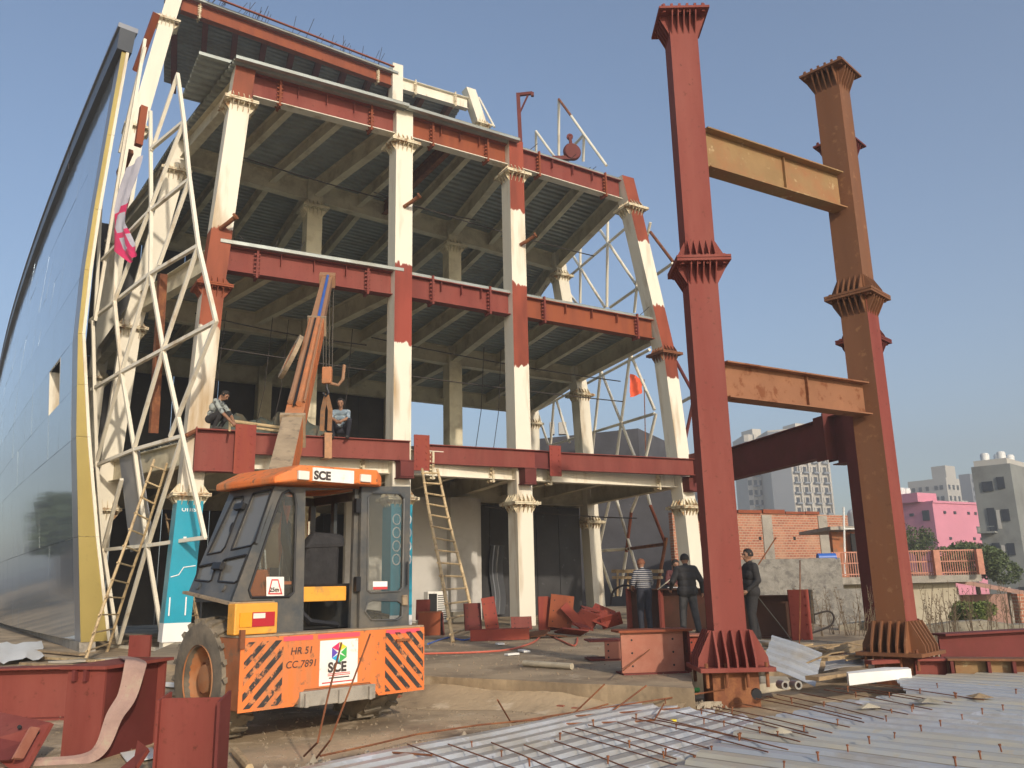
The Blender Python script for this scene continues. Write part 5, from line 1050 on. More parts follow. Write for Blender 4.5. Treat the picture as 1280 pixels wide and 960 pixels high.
P = atz(165, 955, 0); T = thing('angle_offcut', 'small red angle offcut on the ground below the strapped stub', 'scrap', P); mb = MB(); mb.prism(trip([(148, 962, 7.6), (168, 945, 7.7), (172, 925, 7.75), (185, 935, 7.6), (170, 958, 7.5)]), V(.01, .02, -.03)); mb.prism(trip([(150, 965, 7.6), (170, 950, 7.65), (168, 962, 7.4)]), V(.01, .02, -.03)); mb.build('plate', 'red', T)
mb = MB(); mb.prism([V(p[0], p[1], .02) for p in (atz(150, 945, 0), atz(190, 938, 0), atz(196, 950, 0), atz(160, 958, 0))], (0, 0, .01)); mb.build('paper_scrap', 'foam', label='crumpled white paper scrap under the red angle offcut', cat='litter')
mb = MB(); mb.tube([atz(293, 938, .05), atz(312, 960, .05)], .035, 8); mb.build('wood_offcut', 'bamboo', label='short bamboo offcut on the ground beside the red channel', cat='wood')
# white sheet and planks in front of the glass
mb = MB(); vs = []
for i in range(9):
    for j in range(5): p = atz(-8+i*7.5+j*1+random.uniform(-2, 2), 806+j*5-i*.6, .12); vs.append(p+UP*(.05*math.sin(i*1.1+j)+.12*random.random()-.06))
mb.add(vs, [(i*5+j, i*5+j+1, i*5+6+j, i*5+5+j) for i in range(8) for j in range(4)]); mb.build('plastic_sheet', 'foam', label='crumpled white plastic sheet in front of the glass facade', cat='sheet', smooth=True)
for i, (x0, y0, x1, y1, m, lab) in enumerate(((48, 813, 105, 818, 'wood', 'weathered plank lying before the gold facade edge'), (60, 822, 125, 826, 'bamboo', 'pale batten on the ground near the facade foot'), (60, 828, 150, 823, 'concrete', 'grey board lying by the lattice foot'), (30, 829, 85, 832, 'wood', 'dark plank lying beside the plastic sheet'), (180, 832, 228, 836, 'concrete', 'pale flat strip on the yard near the tyre'), (205, 855, 226, 857, 'foam', 'white paper on the yard by the tyre'))):
    a, b = atz(x0, y0, .06), atz(x1, y1, .06); mb = MB(); mb.bar(a, b, .22 if i != 5 else .12, .05); mb.build('plank' if m != 'foam' else 'paper_scrap', m, label=lab, cat='plank' if m != 'foam' else 'litter')

# scrap on the slab ------------------------------------------------
def plates(name, label, P, items, cat='scrap'):
    T = thing(name, label, cat, P)
    for nm, m, c, sz, yaw, tiltx, tilty in items:
        R_ = Matrix.Rotation(math.radians(yaw), 3, 'Z') @ Matrix.Rotation(math.radians(tiltx), 3, 'X') @ Matrix.Rotation(math.radians(tilty), 3, 'Y')
        ax = [np.array(R_ @ Vector(e)) for e in ((1, 0, 0), (0, 1, 0), (0, 0, 1))]; mb = MB(); mb.box(P+V(c), sz, ax); po = mb.build(nm, m, T)
        th = min(range(3), key=lambda i: sz[i]); uu, vv = [i for i in range(3) if i != th]
        if cat in ('scrap', 'beam') and min(sz[uu], sz[vv]) > .28 and nm not in ('bottom_flange',):
            mb = MB()
            for i_ in (-.33, .33):
                for j_ in (-.32, 0, .32):
                    for sg_ in (-1, 1): mb.lathe(P+V(c)+ax[uu]*i_*sz[uu]+ax[vv]*j_*sz[vv]+ax[th]*sg_*(sz[th]/2), ax[th]*sg_, [(.0, .0015), (.014, .0015), (.016, -.002)], 8)
            mb.build('bolt_holes', 'dark', po)
    return T
P = atz(625, 801, .3)
plates('steel_offcut', 'red channel lying at the ladder foot with a plate standing behind', P, [('channel', 'red_bright', (0, 0, .12), (1.3, .03, .22), 8, 0, 0), ('channel', 'red_bright', (0, .16, .235), (1.32, .36, .02), 8, 0, 0), ('channel', 'red_dark', (0, .32, .11), (1.3, .03, .22), 8, 0, 0), ('upright_plate', 'red_bright', (-.22, .42, .55), (.3, .04, .75), 5, -8, -8), ('upright_plate', 'red_dark', (-.62, .55, .5), (.42, .04, .6), 30, -6, 0)])
P = atz(690, 797, .3)
plates('steel_offcut', 'tangled red plates piled at the foot of the middle column', P, [('flange', 'red_bright', (-.15, .6, .5), (.28, .04, .8), 20, 0, 0), ('flange', 'red_orange', (.25, .5, .55), (.55, .04, .75), 5, 0, 8), ('web', 'red_dark', (.05, .75, .5), (.4, .03, .75), 10, 0, 0), ('brace', 'red_bright', (.55, .3, .42), (.2, .05, .75), 5, 0, -42), ('sheet', 'brown_primer', (-.45, 0, .08), (.7, .45, .03), -15, 12, -6), ('sheet', 'red', (.45, .05, .12), (.65, .5, .03), 20, -14, 8), ('sheet', 'red_bright', (.72, .1, .22), (.4, .3, .03), 35, 20, 10), ('sheet', 'brown_primer', (.1, -.1, .05), (.5, .3, .02), 60, 5, 5)])
P = atz(652, 789, .3)
plates('steel_offcut', 'small perforated red plate against the middle column', P, [('plate', 'red', (0, .0, .2), (.55, .03, .34), 10, -15, 0)])
P = atz(748, 787, .3)
plates('steel_offcut', 'heap of red folded plates beside the dark work bench', P, [('plate', 'red', (-.3, 0, .25), (.7, .05, .5), 25, 35, 20), ('plate', 'red_bright', (.1, .1, .35), (.6, .05, .5), -15, -30, 24), ('plate', 'red_bright', (.35, 0, .22), (.55, .05, .4), 10, 40, -20), ('plate', 'red', (-.1, .2, .5), (.6, .3, .03), 15, 15, 12), ('plate', 'red_dark', (-.55, .2, .3), (.4, .3, .03), 15, 60, 12)])
P = atz(538, 794, .3)
T = plates('scrap_bin', 'dented red steel bin standing near the air conditioner', P, [('side', 'red_orange', (0, -.25, .28), (.55, .03, .55), 15, 4, 0), ('side', 'red_orange', (-.26, 0, .28), (.03, .5, .55), 15, 0, 4), ('side', 'red_dark', (.28, 0, .28), (.03, .5, .55), 15, 0, -4), ('rim', 'rust', (0, -.24, .56), (.62, .05, .05), 15, 0, 0), ('flap', 'red', (-.2, .1, .62), (.35, .05, .5), 15, 10, 0)], 'bin')
# air conditioner, small generator
P = colp('RA', .3)+FX*2.2-FY*2.6; P = atz(545, 779, .3); T = thing('air_conditioner', 'white outdoor air conditioner unit with slatted grille by the partition wall', 'air conditioner', P)
mb = MB(); mb.box(P+UP*.52, (.75, .34, 1.0), (FX, FY, UP)); mb.build('case', 'white_paint', T, bevel=.02)
mb = MB(); mb.box(P-FY*.176-FX*.2+UP*.52, (.3, .01, .86), (FX, FY, UP)); mb.build('opening', 'dark', T)
for k in range(12): mb = MB(); mb.box(P-FY*.18+FX*.16+UP*(.14+k*.068), (.36, .02, .022), (FX, FY, UP)); mb.build('slat', 'dark', T)
P = atz(573, 779, .3); plates('generator', 'small cream generator box standing behind the bamboo ladder', P, [('case', 'beige', (0, 0, .2), (.5, .3, .32), 30, 0, 0), ('handle', 'steel', (0, 0, .42), (.5, .04, .03), 30, 0, 0), ('panel', 'dark', (.0, -.16, .2), (.3, .02, .2), 30, 0, 0)], 'machine')
# bamboo ladder
def ladder(name, label, p0, p1, q0, q1, n, r, m, extra=True):
    T = thing(name, label, 'ladder', (V(p0)+V(q0))/2)
    for a, b in ((p0, p1), (q0, q1)):
        a, b = V(a), V(b); pts = [a+(b-a)*t+V(.012*math.sin(9*t+a[0]), .01*math.cos(7*t), 0) for t in np.linspace(0, 1, 9)]; mb = MB(); mb.tube(pts, [r*(1.12-.25*t) for t in np.linspace(0, 1, 9)], 8); mb.build('rail', m, T, smooth=True)
    for k in range(n):
        t = (k+.55)/n; a, b = V(p0)+(V(p1)-V(p0))*t, V(q0)+(V(q1)-V(q0))*t; d = b-a; mb = MB(); mb.tube([a-d*.06-V(0, r, 0), b+d*.06-V(0, r, 0)+UP*random.uniform(-.02, .02)], r*.62, 6); mb.build('rung', m, T, smooth=True)
    return T
Yt = 23.2
ladder('bamboo_ladder', 'tall bamboo ladder leaning against the red front girder', atz(567, 803, .3), aty(527, 586, 23.4), atz(596, 791, .3), aty(546, 586, 23.4), 14, .042, 'bamboo')
gA = lambda x, y: onleft(x, y)+LN*.25
ladder('bamboo_ladder', 'slim pale ladder leaning outside the lattice by the gold edge', atz(106, 826, .0), gA(206, 575), atz(133, 815, .0), gA(222, 580), 12, .035, 'bamboo')
fi = lambda x, y: onleft(x, y)-LN*1.1
ladder('bamboo_ladder', 'dark shaded ladder standing inside the lattice near the teal wrap', fi(185, 795), fi(155, 640), fi(197, 795), fi(165, 640), 9, .03, 'wood')
ladder('bamboo_ladder', 'second shaded ladder crossing inside the lattice', fi(178, 800), fi(165, 690), fi(200, 800), fi(172, 670), 7, .03, 'wood')
# hoses and small litter on the slab
mb = MB(); mb.tube(smooth_path([atz(x, y, .32) for x, y in ((530, 817), (600, 815), (640, 811), (668, 802), (680, 792), (700, 800), (718, 807), (722, 797))]), .018, 6); mb.build('hose', 'hose', label='thin orange hose trailing across the slab to the red scrap', cat='hose', smooth=True)
mb = MB(); mb.tube(smooth_path([atz(x, y, .32) for x, y in ((535, 805), (560, 797), (580, 800), (600, 795), (640, 797))]), .018, 6); mb.build('cable', 'blueplastic', label='blue cable lying by the ladder foot', cat='cable', smooth=True)
mb = MB(); mb.tube([atz(655, 829, .35), atz(715, 833, .35)], .045, 10); mb.build('timber_pole', 'beige', label='pale round pole lying on the slab before the red scrap', cat='pole', smooth=True)
for (x, y, m, sx, sy, lab) in ((655, 815, 'foam', .35, .12, 'broken white board piece on the slab'), (640, 819, 'foam', .25, .1, 'small white shard on the slab beside the board piece'), (625, 806, 'foam', .22, .14, 'white paper near the ladder foot on the slab'), (655, 854, 'concrete', .3, .1, 'grey stone flake below the slab step'), (860, 895, 'foam', .2, .1, 'white rag at the decking edge by the red column'), (745, 800, 'concrete', .4, .15, 'pale chip of concrete near the stacked plates')):
    P = atz(x, y, .31 if y < 840 else .05); mb = MB(); an = random.random()*3; mb.box(P+UP*.02, (sx, sy, .03), (V(math.cos(an), math.sin(an), 0), V(-math.sin(an), math.cos(an), 0), UP)); mb.build('litter', m, label=lab, cat='litter')
mb = MB(); mb.lathe(atz(842, 902, .13), UP, [(0, 0), (.03, 0), (.03, .02), (0, .02)], 12); mb.build('litter', 'logo_yellow', label='yellow plastic cap on the decking edge', cat='cap')
mb = MB(); mb.tube([atz(866, 863, .06), atz(873, 862, .06)], .03, 10); mb.build('bottle', 'logo_green', label='small green bottle lying by the red column base', cat='bottle')
# channel end and big pink stub on the slab edge
P = atz(757, 826, .3); plates('steel_offcut', 'rusty red channel end lying beside the pink beam stub', P, [('flange', 'red', (0, .2, .3), (.55, .5, .025), 5, 0, 0), ('web', 'red_pink', (.15, -.02, .15), (.32, .03, .3), 5, 0, 0), ('flange', 'red_dark', (0, .2, .02), (.55, .5, .025), 5, 0, 0)])
P = atz(817, 842, .3); plates('beam_stub', 'big pale pinkish beam stub standing on the slab edge', P, [('web', 'red_pink', (0, 0, .27), (.86, .04, .52), 8, 0, 0), ('top_flange', 'red_orange', (.02, .12, .55), (1.02, .42, .03), 8, 0, 0), ('end_plate', 'red_dark', (.47, .2, .27), (.03, .4, .52), 8, 0, 0), ('bottom_flange', 'red_dark', (0, .12, .01), (.9, .42, .02), 8, 0, 0)], 'beam')
P = atz(877, 836, .3); plates('beam_stub', 'short bright red beam stub tucked against the red column', P, [('web', 'red_bright', (0, 0, .22), (.36, .03, .42), 0, 0, 0), ('top_flange', 'red_pink', (0, .1, .45), (.42, .36, .025), 0, 0, 0), ('bottom_flange', 'red_dark', (0, .1, .01), (.42, .36, .02), 0, 0, 0)], 'beam')
P = atz(848, 856, .06); plates('steel_offcut', 'twisted pinkish bracket offcut lying before the pink beam stub', P, [('arm', 'red_pink', (0, 0, .22), (.55, .05, .10), -14, 0, 16), ('arm', 'red_orange', (-.12, .15, .28), (.4, .05, .2), 25, 30, 0), ('plate', 'red_orange', (.2, .08, .22), (.3, .03, .36), 60, 10, 20), ('foot', 'rust', (-.02, 0, .08), (.12, .06, .2), 0, 0, 0), ('tip', 'red_pink', (-.28, .08, .32), (.2, .04, .14), 40, 0, 20)])
P = atz(858, 842, .3); mb = MB(); mb.tube([atz(779, 838, .45), aty(812, 812, 11.6)], .008, 6); mb.build('bent_rod', 'rust', label='thin rod leaning on the face of the pink beam stub', cat='rod')
# work bench made of a beam, where the men stand
a, b = V(3.0, 22.9, .3), V(5.3, 21.4, .3); T = thing('work_beam', 'dark red deep beam used as a work bench by the three men', 'beam', (a+b)/2); mb = MB(); mb.ibeam(a+UP*1.0, b+UP*1.0, 1.0, .42, .03, .02); mb.build('section', 'brown_dark', T)
d = nrm(b-a); Y = nrm(np.cross(UP, d)); mb = MB(); mb.box(a+UP*.5, (.04, .5, 1.04), (d, Y, UP)); mb.build('end_plate', 'red', T)
mb = MB(); mb.box(a+d*.9-Y*.1+UP*.5, (.06, .2, .94), (d, Y, UP)); mb.build('stiffener', 'red', T); mb = MB(); mb.box(b-d*.35-Y*.1+UP*.5, (.35, .06, .98), (d, Y, UP)); mb.build('stiffener', 'red_bright', T)
mb = MB(); mb.tube(smooth_path([a+UP*1.06+d*.1, a+UP*1.1-d*.2, a+UP*.95-d*.5, a+UP*.6-d*.6]), .03, 6); mb.build('welding_cable', 'wire', label='dark welding cable draped over the end of the work beam', cat='cable')
mb = MB(); mb.box((a+b)/2+UP*1.03-Y*.05, (.5, .2, .02), (d, Y, UP)); mb.build('drawing_sheet', 'white', label='white drawing sheet lying on the work beam before the men', cat='paper')
# long girder behind the red column
a, b = V(4.3, 18.6, .3), V(6.0, 17.9, .3); T = thing('steel_beam', 'dark brown beam lying behind the man in black with a red end plate', 'beam', (a+b)/2); mb = MB(); mb.ibeam(a+UP*.86, b+UP*.86, .86, .36, .03, .02); mb.build('section', 'brown_dark', T)
d = nrm(b-a); Y = nrm(np.cross(UP, d)); mb = MB(); P = atz(1003, 800, .3); mb.box(P+UP*.48, (.42, .04, .98), (V(1, .1, 0), V(-.1, 1, 0), UP))
for i in (-1, 1):
    for k in range(5): mb.box(P+UP*(.12+k*.18)+V(i*.13, -.03, 0), (.03, .03, .03))
mb.build('end_plate', 'red_bright', T)
# right scrap: sheet, foam, planks, blocks
def corr(P0, P1, P2, label, m, ribs=3):
    T = V(P1)-V(P0); Q = V(P2)-V(P0); N = nrm(np.cross(T, Q)); mb = MB(); vs = []; rows = []
    for i in range(ribs*2):
        for u, h in ((0, 0), (.55, 0), (.65, .04), (.9, .04)): rows.append(((i+u)/(ribs*2), h))
    rows.append((1, 0))
    for t, h in rows: vs += [V(P0)+Q*t+N*h, V(P0)+T*.5+Q*t+N*(h+.02), V(P0)+T+Q*t+N*h]
    mb.add(vs, [(3*i+j, 3*i+j+1, 3*i+4+j, 3*i+3+j) for i in range(len(rows)-1) for j in range(2)])
    o = mb.build('deck_offcut', m, label=label, cat='sheet'); s_ = o.modifiers.new('thick', 'SOLIDIFY'); s_.thickness = .006
corr(aty(952, 832, 12.4), aty(1019, 858, 11.9), aty(965, 796, 13.2), 'bent ribbed deck offcut leaning between the two tall columns', 'galv_blue', 2)
corr(atz(1030, 838, .25), atz(1080, 832, .25), atz(1036, 822, .22), 'flat grey ribbed sheet on the scrap pile between the columns', 'galv', 1)
for i, (x0, y0, x1, y1, z, w, m, lab) in enumerate(((1015, 848, 1090, 838, .25, .2, 'wood', 'brown timber plank under the white foam board'), (958, 805, 1040, 815, .34, .18, 'wood', 'weathered plank behind the bent deck offcut'), (1000, 812, 1085, 822, .32, .15, 'rust', 'rusty flat bar on the scrap pile'), (1030, 824, 1100, 815, .36, .12, 'wood', 'thin plank on the scrap pile beside the brown column'), (960, 815, 1010, 806, .30, .2, 'bamboo', 'pale plank lying behind the bent deck offcut'), (1085, 828, 1120, 826, .34, .15, 'red', 'red flat piece under the brown column'), (930, 800, 990, 806, .31, .25, 'concrete', 'grey board at the feet of the man in black'))):
    a, b = atz(x0, y0, z), atz(x1, y1, z); mb = MB(); mb.bar(a, b, w, .05); mb.build('plank', m, label=lab, cat='plank')
mb = MB(); a, b = aty(1062, 845, 11.6), aty(1137, 841, 11.5); mb.prism([atz(1062, 857, .19), atz(1062, 857, .19)+UP*.14, atz(1110, 849, .19)+UP*.13, atz(1140, 847, .19)+UP*.11, atz(1140, 847, .19)], V(.05, .2, 0)); mb.build('foam_board', 'foam', label='white foam board with red print at the decking rim', cat='board')
mb = MB(); mb.hexa([atz(950, 868, .13), atz(990, 862, .13), atz(985, 855, .13), atz(950, 857, .13)]+[atz(950, 868, .13)+UP*.12, atz(990, 862, .13)+UP*.1, atz(985, 855, .13)+UP*.1, atz(950, 857, .13)+UP*.12]); mb.build('cream_block', 'beige', label='cream packing block lying at the red column base', cat='block', bevel=.02)
mb = MB(); mb.tube([atz(946, 868, .2), atz(946, 868, .2)+V(.02, .1, .0)], .06, 12); mb.build('pipe_end', 'black_metal', label='short black pipe end beside the cream packing block', cat='pipe')
for k in range(2): P = atz(968+k*16, 855, .28); mb = MB(); mb.lathe(P+V(0, -.2, .02), (0.3, -1, 0), [(.03, 0), (.05, 0), (.05, .12), (.03, .12), (.03, 0)], 12); mb.build('steel_ring', 'steel', label='small steel ring on the cream packing block', cat='ring', group='steel rings by the red column base')
# litter on decking
for (x, y, m, lab) in ((1086, 884, 'beige', 'tan cloth glove lying on the decking'), (976, 915, 'beige', 'tan rag on the decking among the rods'), (1225, 871, 'wood', 'brown rag on the decking rim'), (1160, 877, 'parapet', 'flat dark cardboard piece on the decking')):
    P = atz(x, y, ZD+.1); mb = MB(); vs = []
    for i in range(8): t = 2*math.pi*i/8; r = random.uniform(.05, .13); vs.append(P+V(math.cos(t)*r*1.3, math.sin(t)*r, 0))
    vs.append(P+UP*.04); mb.add(vs, [(i, (i+1) % 8, 8) for i in range(8)]+[tuple(range(7, -1, -1))]); mb.build('rag', m, label=lab, cat='rag')
# stacked dark beams on the right, pedestal under them
for (x0, y0, x1, y1, z, d_, m, lab) in ((1172, 792, 1310, 800, .62, .5, 'red_dark', 'dark red beam stacked behind the open-webbed one at the decking rim'), (1182, 822, 1320, 800, .42, .42, 'brown_primer', 'brown beam with ochre stiffened web beside the rusty column')):
    a, b = atz(x0, y0, z+.0), atz(x1, y1, z+.0); 
    Yb = 13.6 if 'open-webbed' in lab else 12.2
    a = aty(x0, y0, Yb); b = aty(x1+60, y1+(8 if 'open' in lab else -22), Yb+(1.2 if 'open' in lab else -.6)); b[2] = a[2]
    T = thing('steel_beam', lab, 'beam', V(a[0], a[1], a[2]-d_)); mb = MB(); mb.ibeam(a, b, d_, .3, .03, .02); mb.build('section', m, T)
    dd = nrm(b-a); Y = nrm(np.cross(UP, dd))
    if m == 'brown_primer':
        for s_ in (.05, .5, .8, 1.25): mb = MB(); mb.box(a+dd*s_-Y*.08-UP*d_/2, (.04, .13, d_-.07), (dd, Y, UP)); mb.build('stiffener', 'red_dark', T)
        mb = MB(); mb.box(a+dd*.45-Y*.02-UP*d_/2, (.7, .02, d_-.08), (dd, Y, UP)); mb.build('ochre_web', 'ochre_primer', T)
    mb = MB(); k = V(a[0]+.3, a[1], 0); mb.box(V(a[0]+.5, a[1]+.05, (a[2]-d_)/2-.002), (.3, .3, a[2]-d_-.004)); mb.build('packing', 'wood', T)
P = V(5.75, 12.55, 0); mb = MB(); mb.ibeam(P+V(-.25, -.25, .38), P+V(.6, -.35, .38), .37, .3, .03, .03); mb.build('pedestal_beam', 'red', label='red beam block packed under the brown column base', cat='beam')
# parapet and dry weeds at the podium edge
mb = MB(); a, b = V(7.4, 20.2, 0), V(21.8, 17.3, 0); n = 24; vs = []
for i in range(n+1): p = a+(b-a)*i/n; h = .42+.06*math.sin(i*1.7)+.05*random.random(); vs += [p, p+UP*h, p+UP*(h+.01)+V(.1, .3, 0), p+V(.1, .3, 0)]
mb.add(vs, [(4*i+j, 4*i+j+1, 4*i+5+j, 4*i+4+j) for i in range(n) for j in range(3)]); mb.build('parapet', 'parapet', label='low weathered concrete parapet at the edge of the site', cat='wall')
weeds = [(1045, 790), (1062, 786), (1078, 786), (1090, 788), (1150, 788), (1160, 787), (1172, 790), (1182, 786), (1195, 790), (1215, 795), (1235, 793), (1255, 795), (1270, 792), (1028, 800), (1012, 806)]
for i, (x, y) in enumerate(weeds):
    P = aty(x, y, 18.0+random.random()*1.2); T = thing('dry_weed', 'leafless dry weed with thin brown stems growing at the site edge', 'plant', V(P[0], P[1], 0), 'dry weeds along the site edge'); mb = MB(); base = V(P[0], P[1], 0)
    for k in range(random.randint(4, 7)):
        h = random.uniform(.7, 1.35); an = random.uniform(-.5, .5); q = base+V(random.uniform(-.12, .12), random.uniform(-.1, .1), 0); tip = q+V(math.sin(an)*h*.5, random.uniform(-.15, .15), h); mid = (q+tip)/2+V(random.uniform(-.06, .06), 0, 0)
        mb.tube([q, mid, tip], [.009, .007, .003], 4)
        for j in range(3): t = random.uniform(.4, .95); s_ = q+(tip-q)*t; mb.tube([s_, s_+V(random.uniform(-.15, .15), random.uniform(-.08, .08), random.uniform(.08, .22))], [.005, .002], 4)
        for j in range(4): t = random.uniform(.5, 1); s_ = q+(tip-q)*t+V(random.uniform(-.05, .05), 0, random.uniform(0, .05)); r = .016; mb.add([s_+V(-r, 0, 0), s_+V(r, 0, 0), s_+V(0, r, r), s_+V(0, -r, -r)], [(0, 1, 2), (0, 3, 1), (0, 2, 3), (1, 3, 2)])
    mb.build('stems', 'drystem', T)
mb = MB(); mb.tube(smooth_path([aty(x, y, 17.5) for x, y in ((1018, 768), (1035, 764), (1042, 770), (1040, 780), (1030, 786), (1012, 792))]), .02, 6); mb.build('wire_loop', 'wire', label='loop of dark wire standing beside the red end plate', cat='wire')
for i in range(16):
    x = random.uniform(1000, 1100); y = random.uniform(802, 830); a = atz(x, y, .32); an = random.uniform(-.6, .6); L_ = random.uniform(.3, .9); mb = MB(); mb.tube([a, a+V(math.cos(an)*L_*.5, math.sin(an)*L_*.5, random.uniform(0, .1)), a+V(math.cos(an)*L_, math.sin(an)*L_, random.uniform(0, .12))], .014, 5)
    mb.build('stick', 'wood', label='thin crooked stick on the scrap pile between the two tall columns', cat='stick', group='sticks on the scrap pile')
# ================================================================ background
def wallbox(mb, a, b, z0, z1, th):
    a, b = V(a), V(b); d = nrm(b-a); n = V(-d[1], d[0], 0); mb.prism([V(a[0], a[1], z0), V(b[0], b[1], z0), V(b[0], b[1], z1), V(a[0], a[1], z1)], n*th)
GZ = -2.6
# brick warehouse
a, b = aty(840, 640, 40), aty(1072, 641, 45); zt = a[2]; T = thing('brick_warehouse', 'long bare red-brick warehouse wall with grey concrete pillars', 'building', V(a[0], a[1], GZ)); a[2] = b[2] = 0; d = nrm(b-a); n = V(-d[1], d[0], 0)
mb = MB(); wallbox(mb, a, b, GZ, zt, .3); mb.build('wall', 'brick', T)
mb = MB(); wallbox(mb, b, b+n*9, GZ, zt-.05, .3); mb.build('wall', 'brick', T)
for x0, x1 in ((951, 963), (1021, 1032), (880, 888)):
    p = onplane(x0, 640, a, n); q = onplane(x1, 640, a, n); p[2] = q[2] = 0; mb = MB(); wallbox(mb, p-n*.05, q-n*.05, GZ, zt-.06, .049); mb.build('pillar', 'concrete', T)
for k, (x0, x1) in enumerate(((921, 950), (952, 979), (980, 1004), (1005, 1022))): p = onplane(x0, 636, a, n); q = onplane(x1, 636, a, n); p[2] = q[2] = 0; mb = MB(); wallbox(mb, p-n*.1, q-n*.1, zt+.003, zt+.16+.05*math.sin(k*2), .5); mb.build('coping', 'red_orange', T)
for x, y in ((950, 673), (965, 673), (993, 673), (1036, 673)): c = onplane(x, y, a, n); mb = MB(); mb.box(c-n*.012, (.14, .02, .16), (d, n, UP)); mb.build('vent_hole', 'dark', T)
mb = MB(); wallbox(mb, aty(866, 690, 36), aty(900, 690, 36), GZ, aty(880, 693, 36)[2], .3); mb.build('low_brick_wall', 'brick', label='low darker brick wall behind the red column', cat='wall')
# rough grey wall
a, b = aty(896, 700, 26), aty(1051, 703, 26.5); zt = a[2]; T = thing('rough_wall', 'rough grey rendered boundary wall behind the man in black', 'wall', V(a[0], a[1], GZ)); mb = MB(); wallbox(mb, a, b, GZ, zt, .3); wb = mb.build('wall', 'roughwall', T); mb = MB(); wallbox(mb, b-V(2.2, -.02, 0), b-V(0, -.02, 0)+V(0, .3, 0), zt-.02, zt+.12, .3)
p = aty(1008, 737, 26.2); mb = MB(); mb.box(V(p[0]+.9, 26.15, (p[2]+GZ)/2), (1.6, .35, p[2]-GZ)); mb.build('buttress', 'roughwall', T)
mb = MB(); c = aty(1030, 697, 26.6); mb.tube([c-V(.2, 0, 0), c+V(.35, 0, 0)], .13, 12); mb.build('plastic_drum', 'blueplastic', label='blue plastic drum on top of the rough grey wall', cat='drum', smooth=True)
# house with balcony
T = thing('balcony_house', 'low beige house with rusty balcony railing and small roof room', 'house', aty(1110, 785, 34)*V(1, 1, 0)+V(0, 0, GZ))
a, b = aty(1028, 727, 33), aty(1196, 740, 33); mb = MB(); wallbox(mb, a, b, GZ, a[2], 6); mb.build('wall', 'beige', T)
s0, s1 = aty(1042, 722, 32.2), aty(1227, 722, 32.6); zs_ = s0[2]; mb = MB(); mb.prism([V(s0[0], s0[1], zs_-.26), V(s1[0], s1[1], zs_-.26), V(s1[0]+.2, s1[1]+4.5, zs_-.26), V(s0[0], s0[1]+4.5, zs_-.26)], UP*.26); bal = mb.build('balcony', 'concrete', T)
s0[2] = s1[2] = zs_; L_ = np.linalg.norm(s1-s0); d = nrm(s1-s0); zr = aty(1100, 689, 32.3)[2]
for k in range(62):
    p = s0+d*L_*(k+.5)/62; mb = MB(); mb.bar(p, V(p[0], p[1], zr-.04), .028, .028, V(0, 1, 0)); mb.build('baluster', 'rail', bal)
for z in (zr-.02, zr-.42, zs_+.1): mb = MB(); mb.bar(V(s0[0], s0[1], z), V(s1[0], s1[1], z), .045, .045); mb.build('rail', 'rail', bal)
for x in (1046, 1088, 1170, 1224): p = aty(x, 700, 32.25); mb = MB(); mb.box(V(p[0], p[1], (zs_+zr)/2), (.22, .2, zr-zs_)); mb.build('pillar', 'rail', bal)
mb = MB(); p = aty(1043, 700, 36); q = aty(1088, 700, 36.4); wallbox(mb, p, q, zs_, aty(1060, 664, 36)[2], .2); rr_ = mb.build('roof_room', 'crane_rust', T)
mb = MB(); wallbox(mb, aty(1067, 700, 35.85), aty(1083, 700, 35.9), zs_, aty(1070, 667, 36)[2], .1); mb.build('door', 'dark', rr_)
mb = MB(); z = aty(1060, 662, 35.5)[2]; p = aty(1038, 660, 35.4); q = aty(1092, 660, 35.6); mb.prism([V(p[0], p[1], z), V(q[0], q[1], z), V(q[0], q[1]+4, z), V(p[0], p[1]+4, z)], UP*.14); mb.build('roof_slab', 'concrete', rr_)
mb = MB(); mb.tube([aty(1054.5, 634, 35.2), aty(1056.5, 720, 35.2)], .04, 6); mb.tube([aty(1055, 661, 35.2), aty(1070, 661, 35.2)], .035, 6); mb.build('water_pipe', 'tank', T)
c = aty(1076, 661, 36.6); c[2] = z+.145; R_ = .47; T2_ = thing('water_tank', 'white ribbed plastic water tank on the balcony house roof room', 'water tank', c); mb = MB(); prof_ = [(0, 0), (R_, 0)]+[(R_+(.02 if i % 2 else 0), .06+.07*i) for i in range(9)]+[(R_*.9, .72), (R_*.45, .84), (R_*.42, .9), (0, .92)]; mb.lathe(c, UP, prof_, 24); mb.build('body', 'tank', T2_, smooth=True)
mb = MB(); p = aty(1064, 612, 60); mb.tube([p, V(p[0], p[1], GZ)], .05, 6)
# sloping tin roof and low wall to the right
T = thing('tin_shed', 'rusty sloping tin roof shed below the tree', 'shed', aty(1240, 770, 31)*V(1, 1, 0)+V(0, 0, GZ)); a, b = aty(1140, 714, 33.6), aty(1300, 742, 34); mb = MB(); mb.prism([a, b, b-UP*.16, a-UP*.16], V(.3, 4.5, .4)); mb.build('roof', 'tin', T)
for x in (1196, 1262): p = aty(x, 745, 34.5); mb = MB(); mb.bar(V(p[0], p[1], GZ), p+UP*.35, .12, .12, V(0, 1, 0)); mb.build('post', 'concrete', T)
a, b = aty(1195, 744, 37), aty(1310, 744, 38); mb = MB(); wallbox(mb, a, b, GZ, a[2], .3); mb.build('brown_wall', 'tin', label='plain brown wall under the sloping tin roof', cat='wall')
p = aty(1274, 742, 33); mb = MB(); mb.box(V(p[0], p[1], (GZ+p[2])/2), (.4, .4, p[2]-GZ)); mb.build('brick_pier', 'brick', label='short orange brick pier below the tin roof edge', cat='pier')
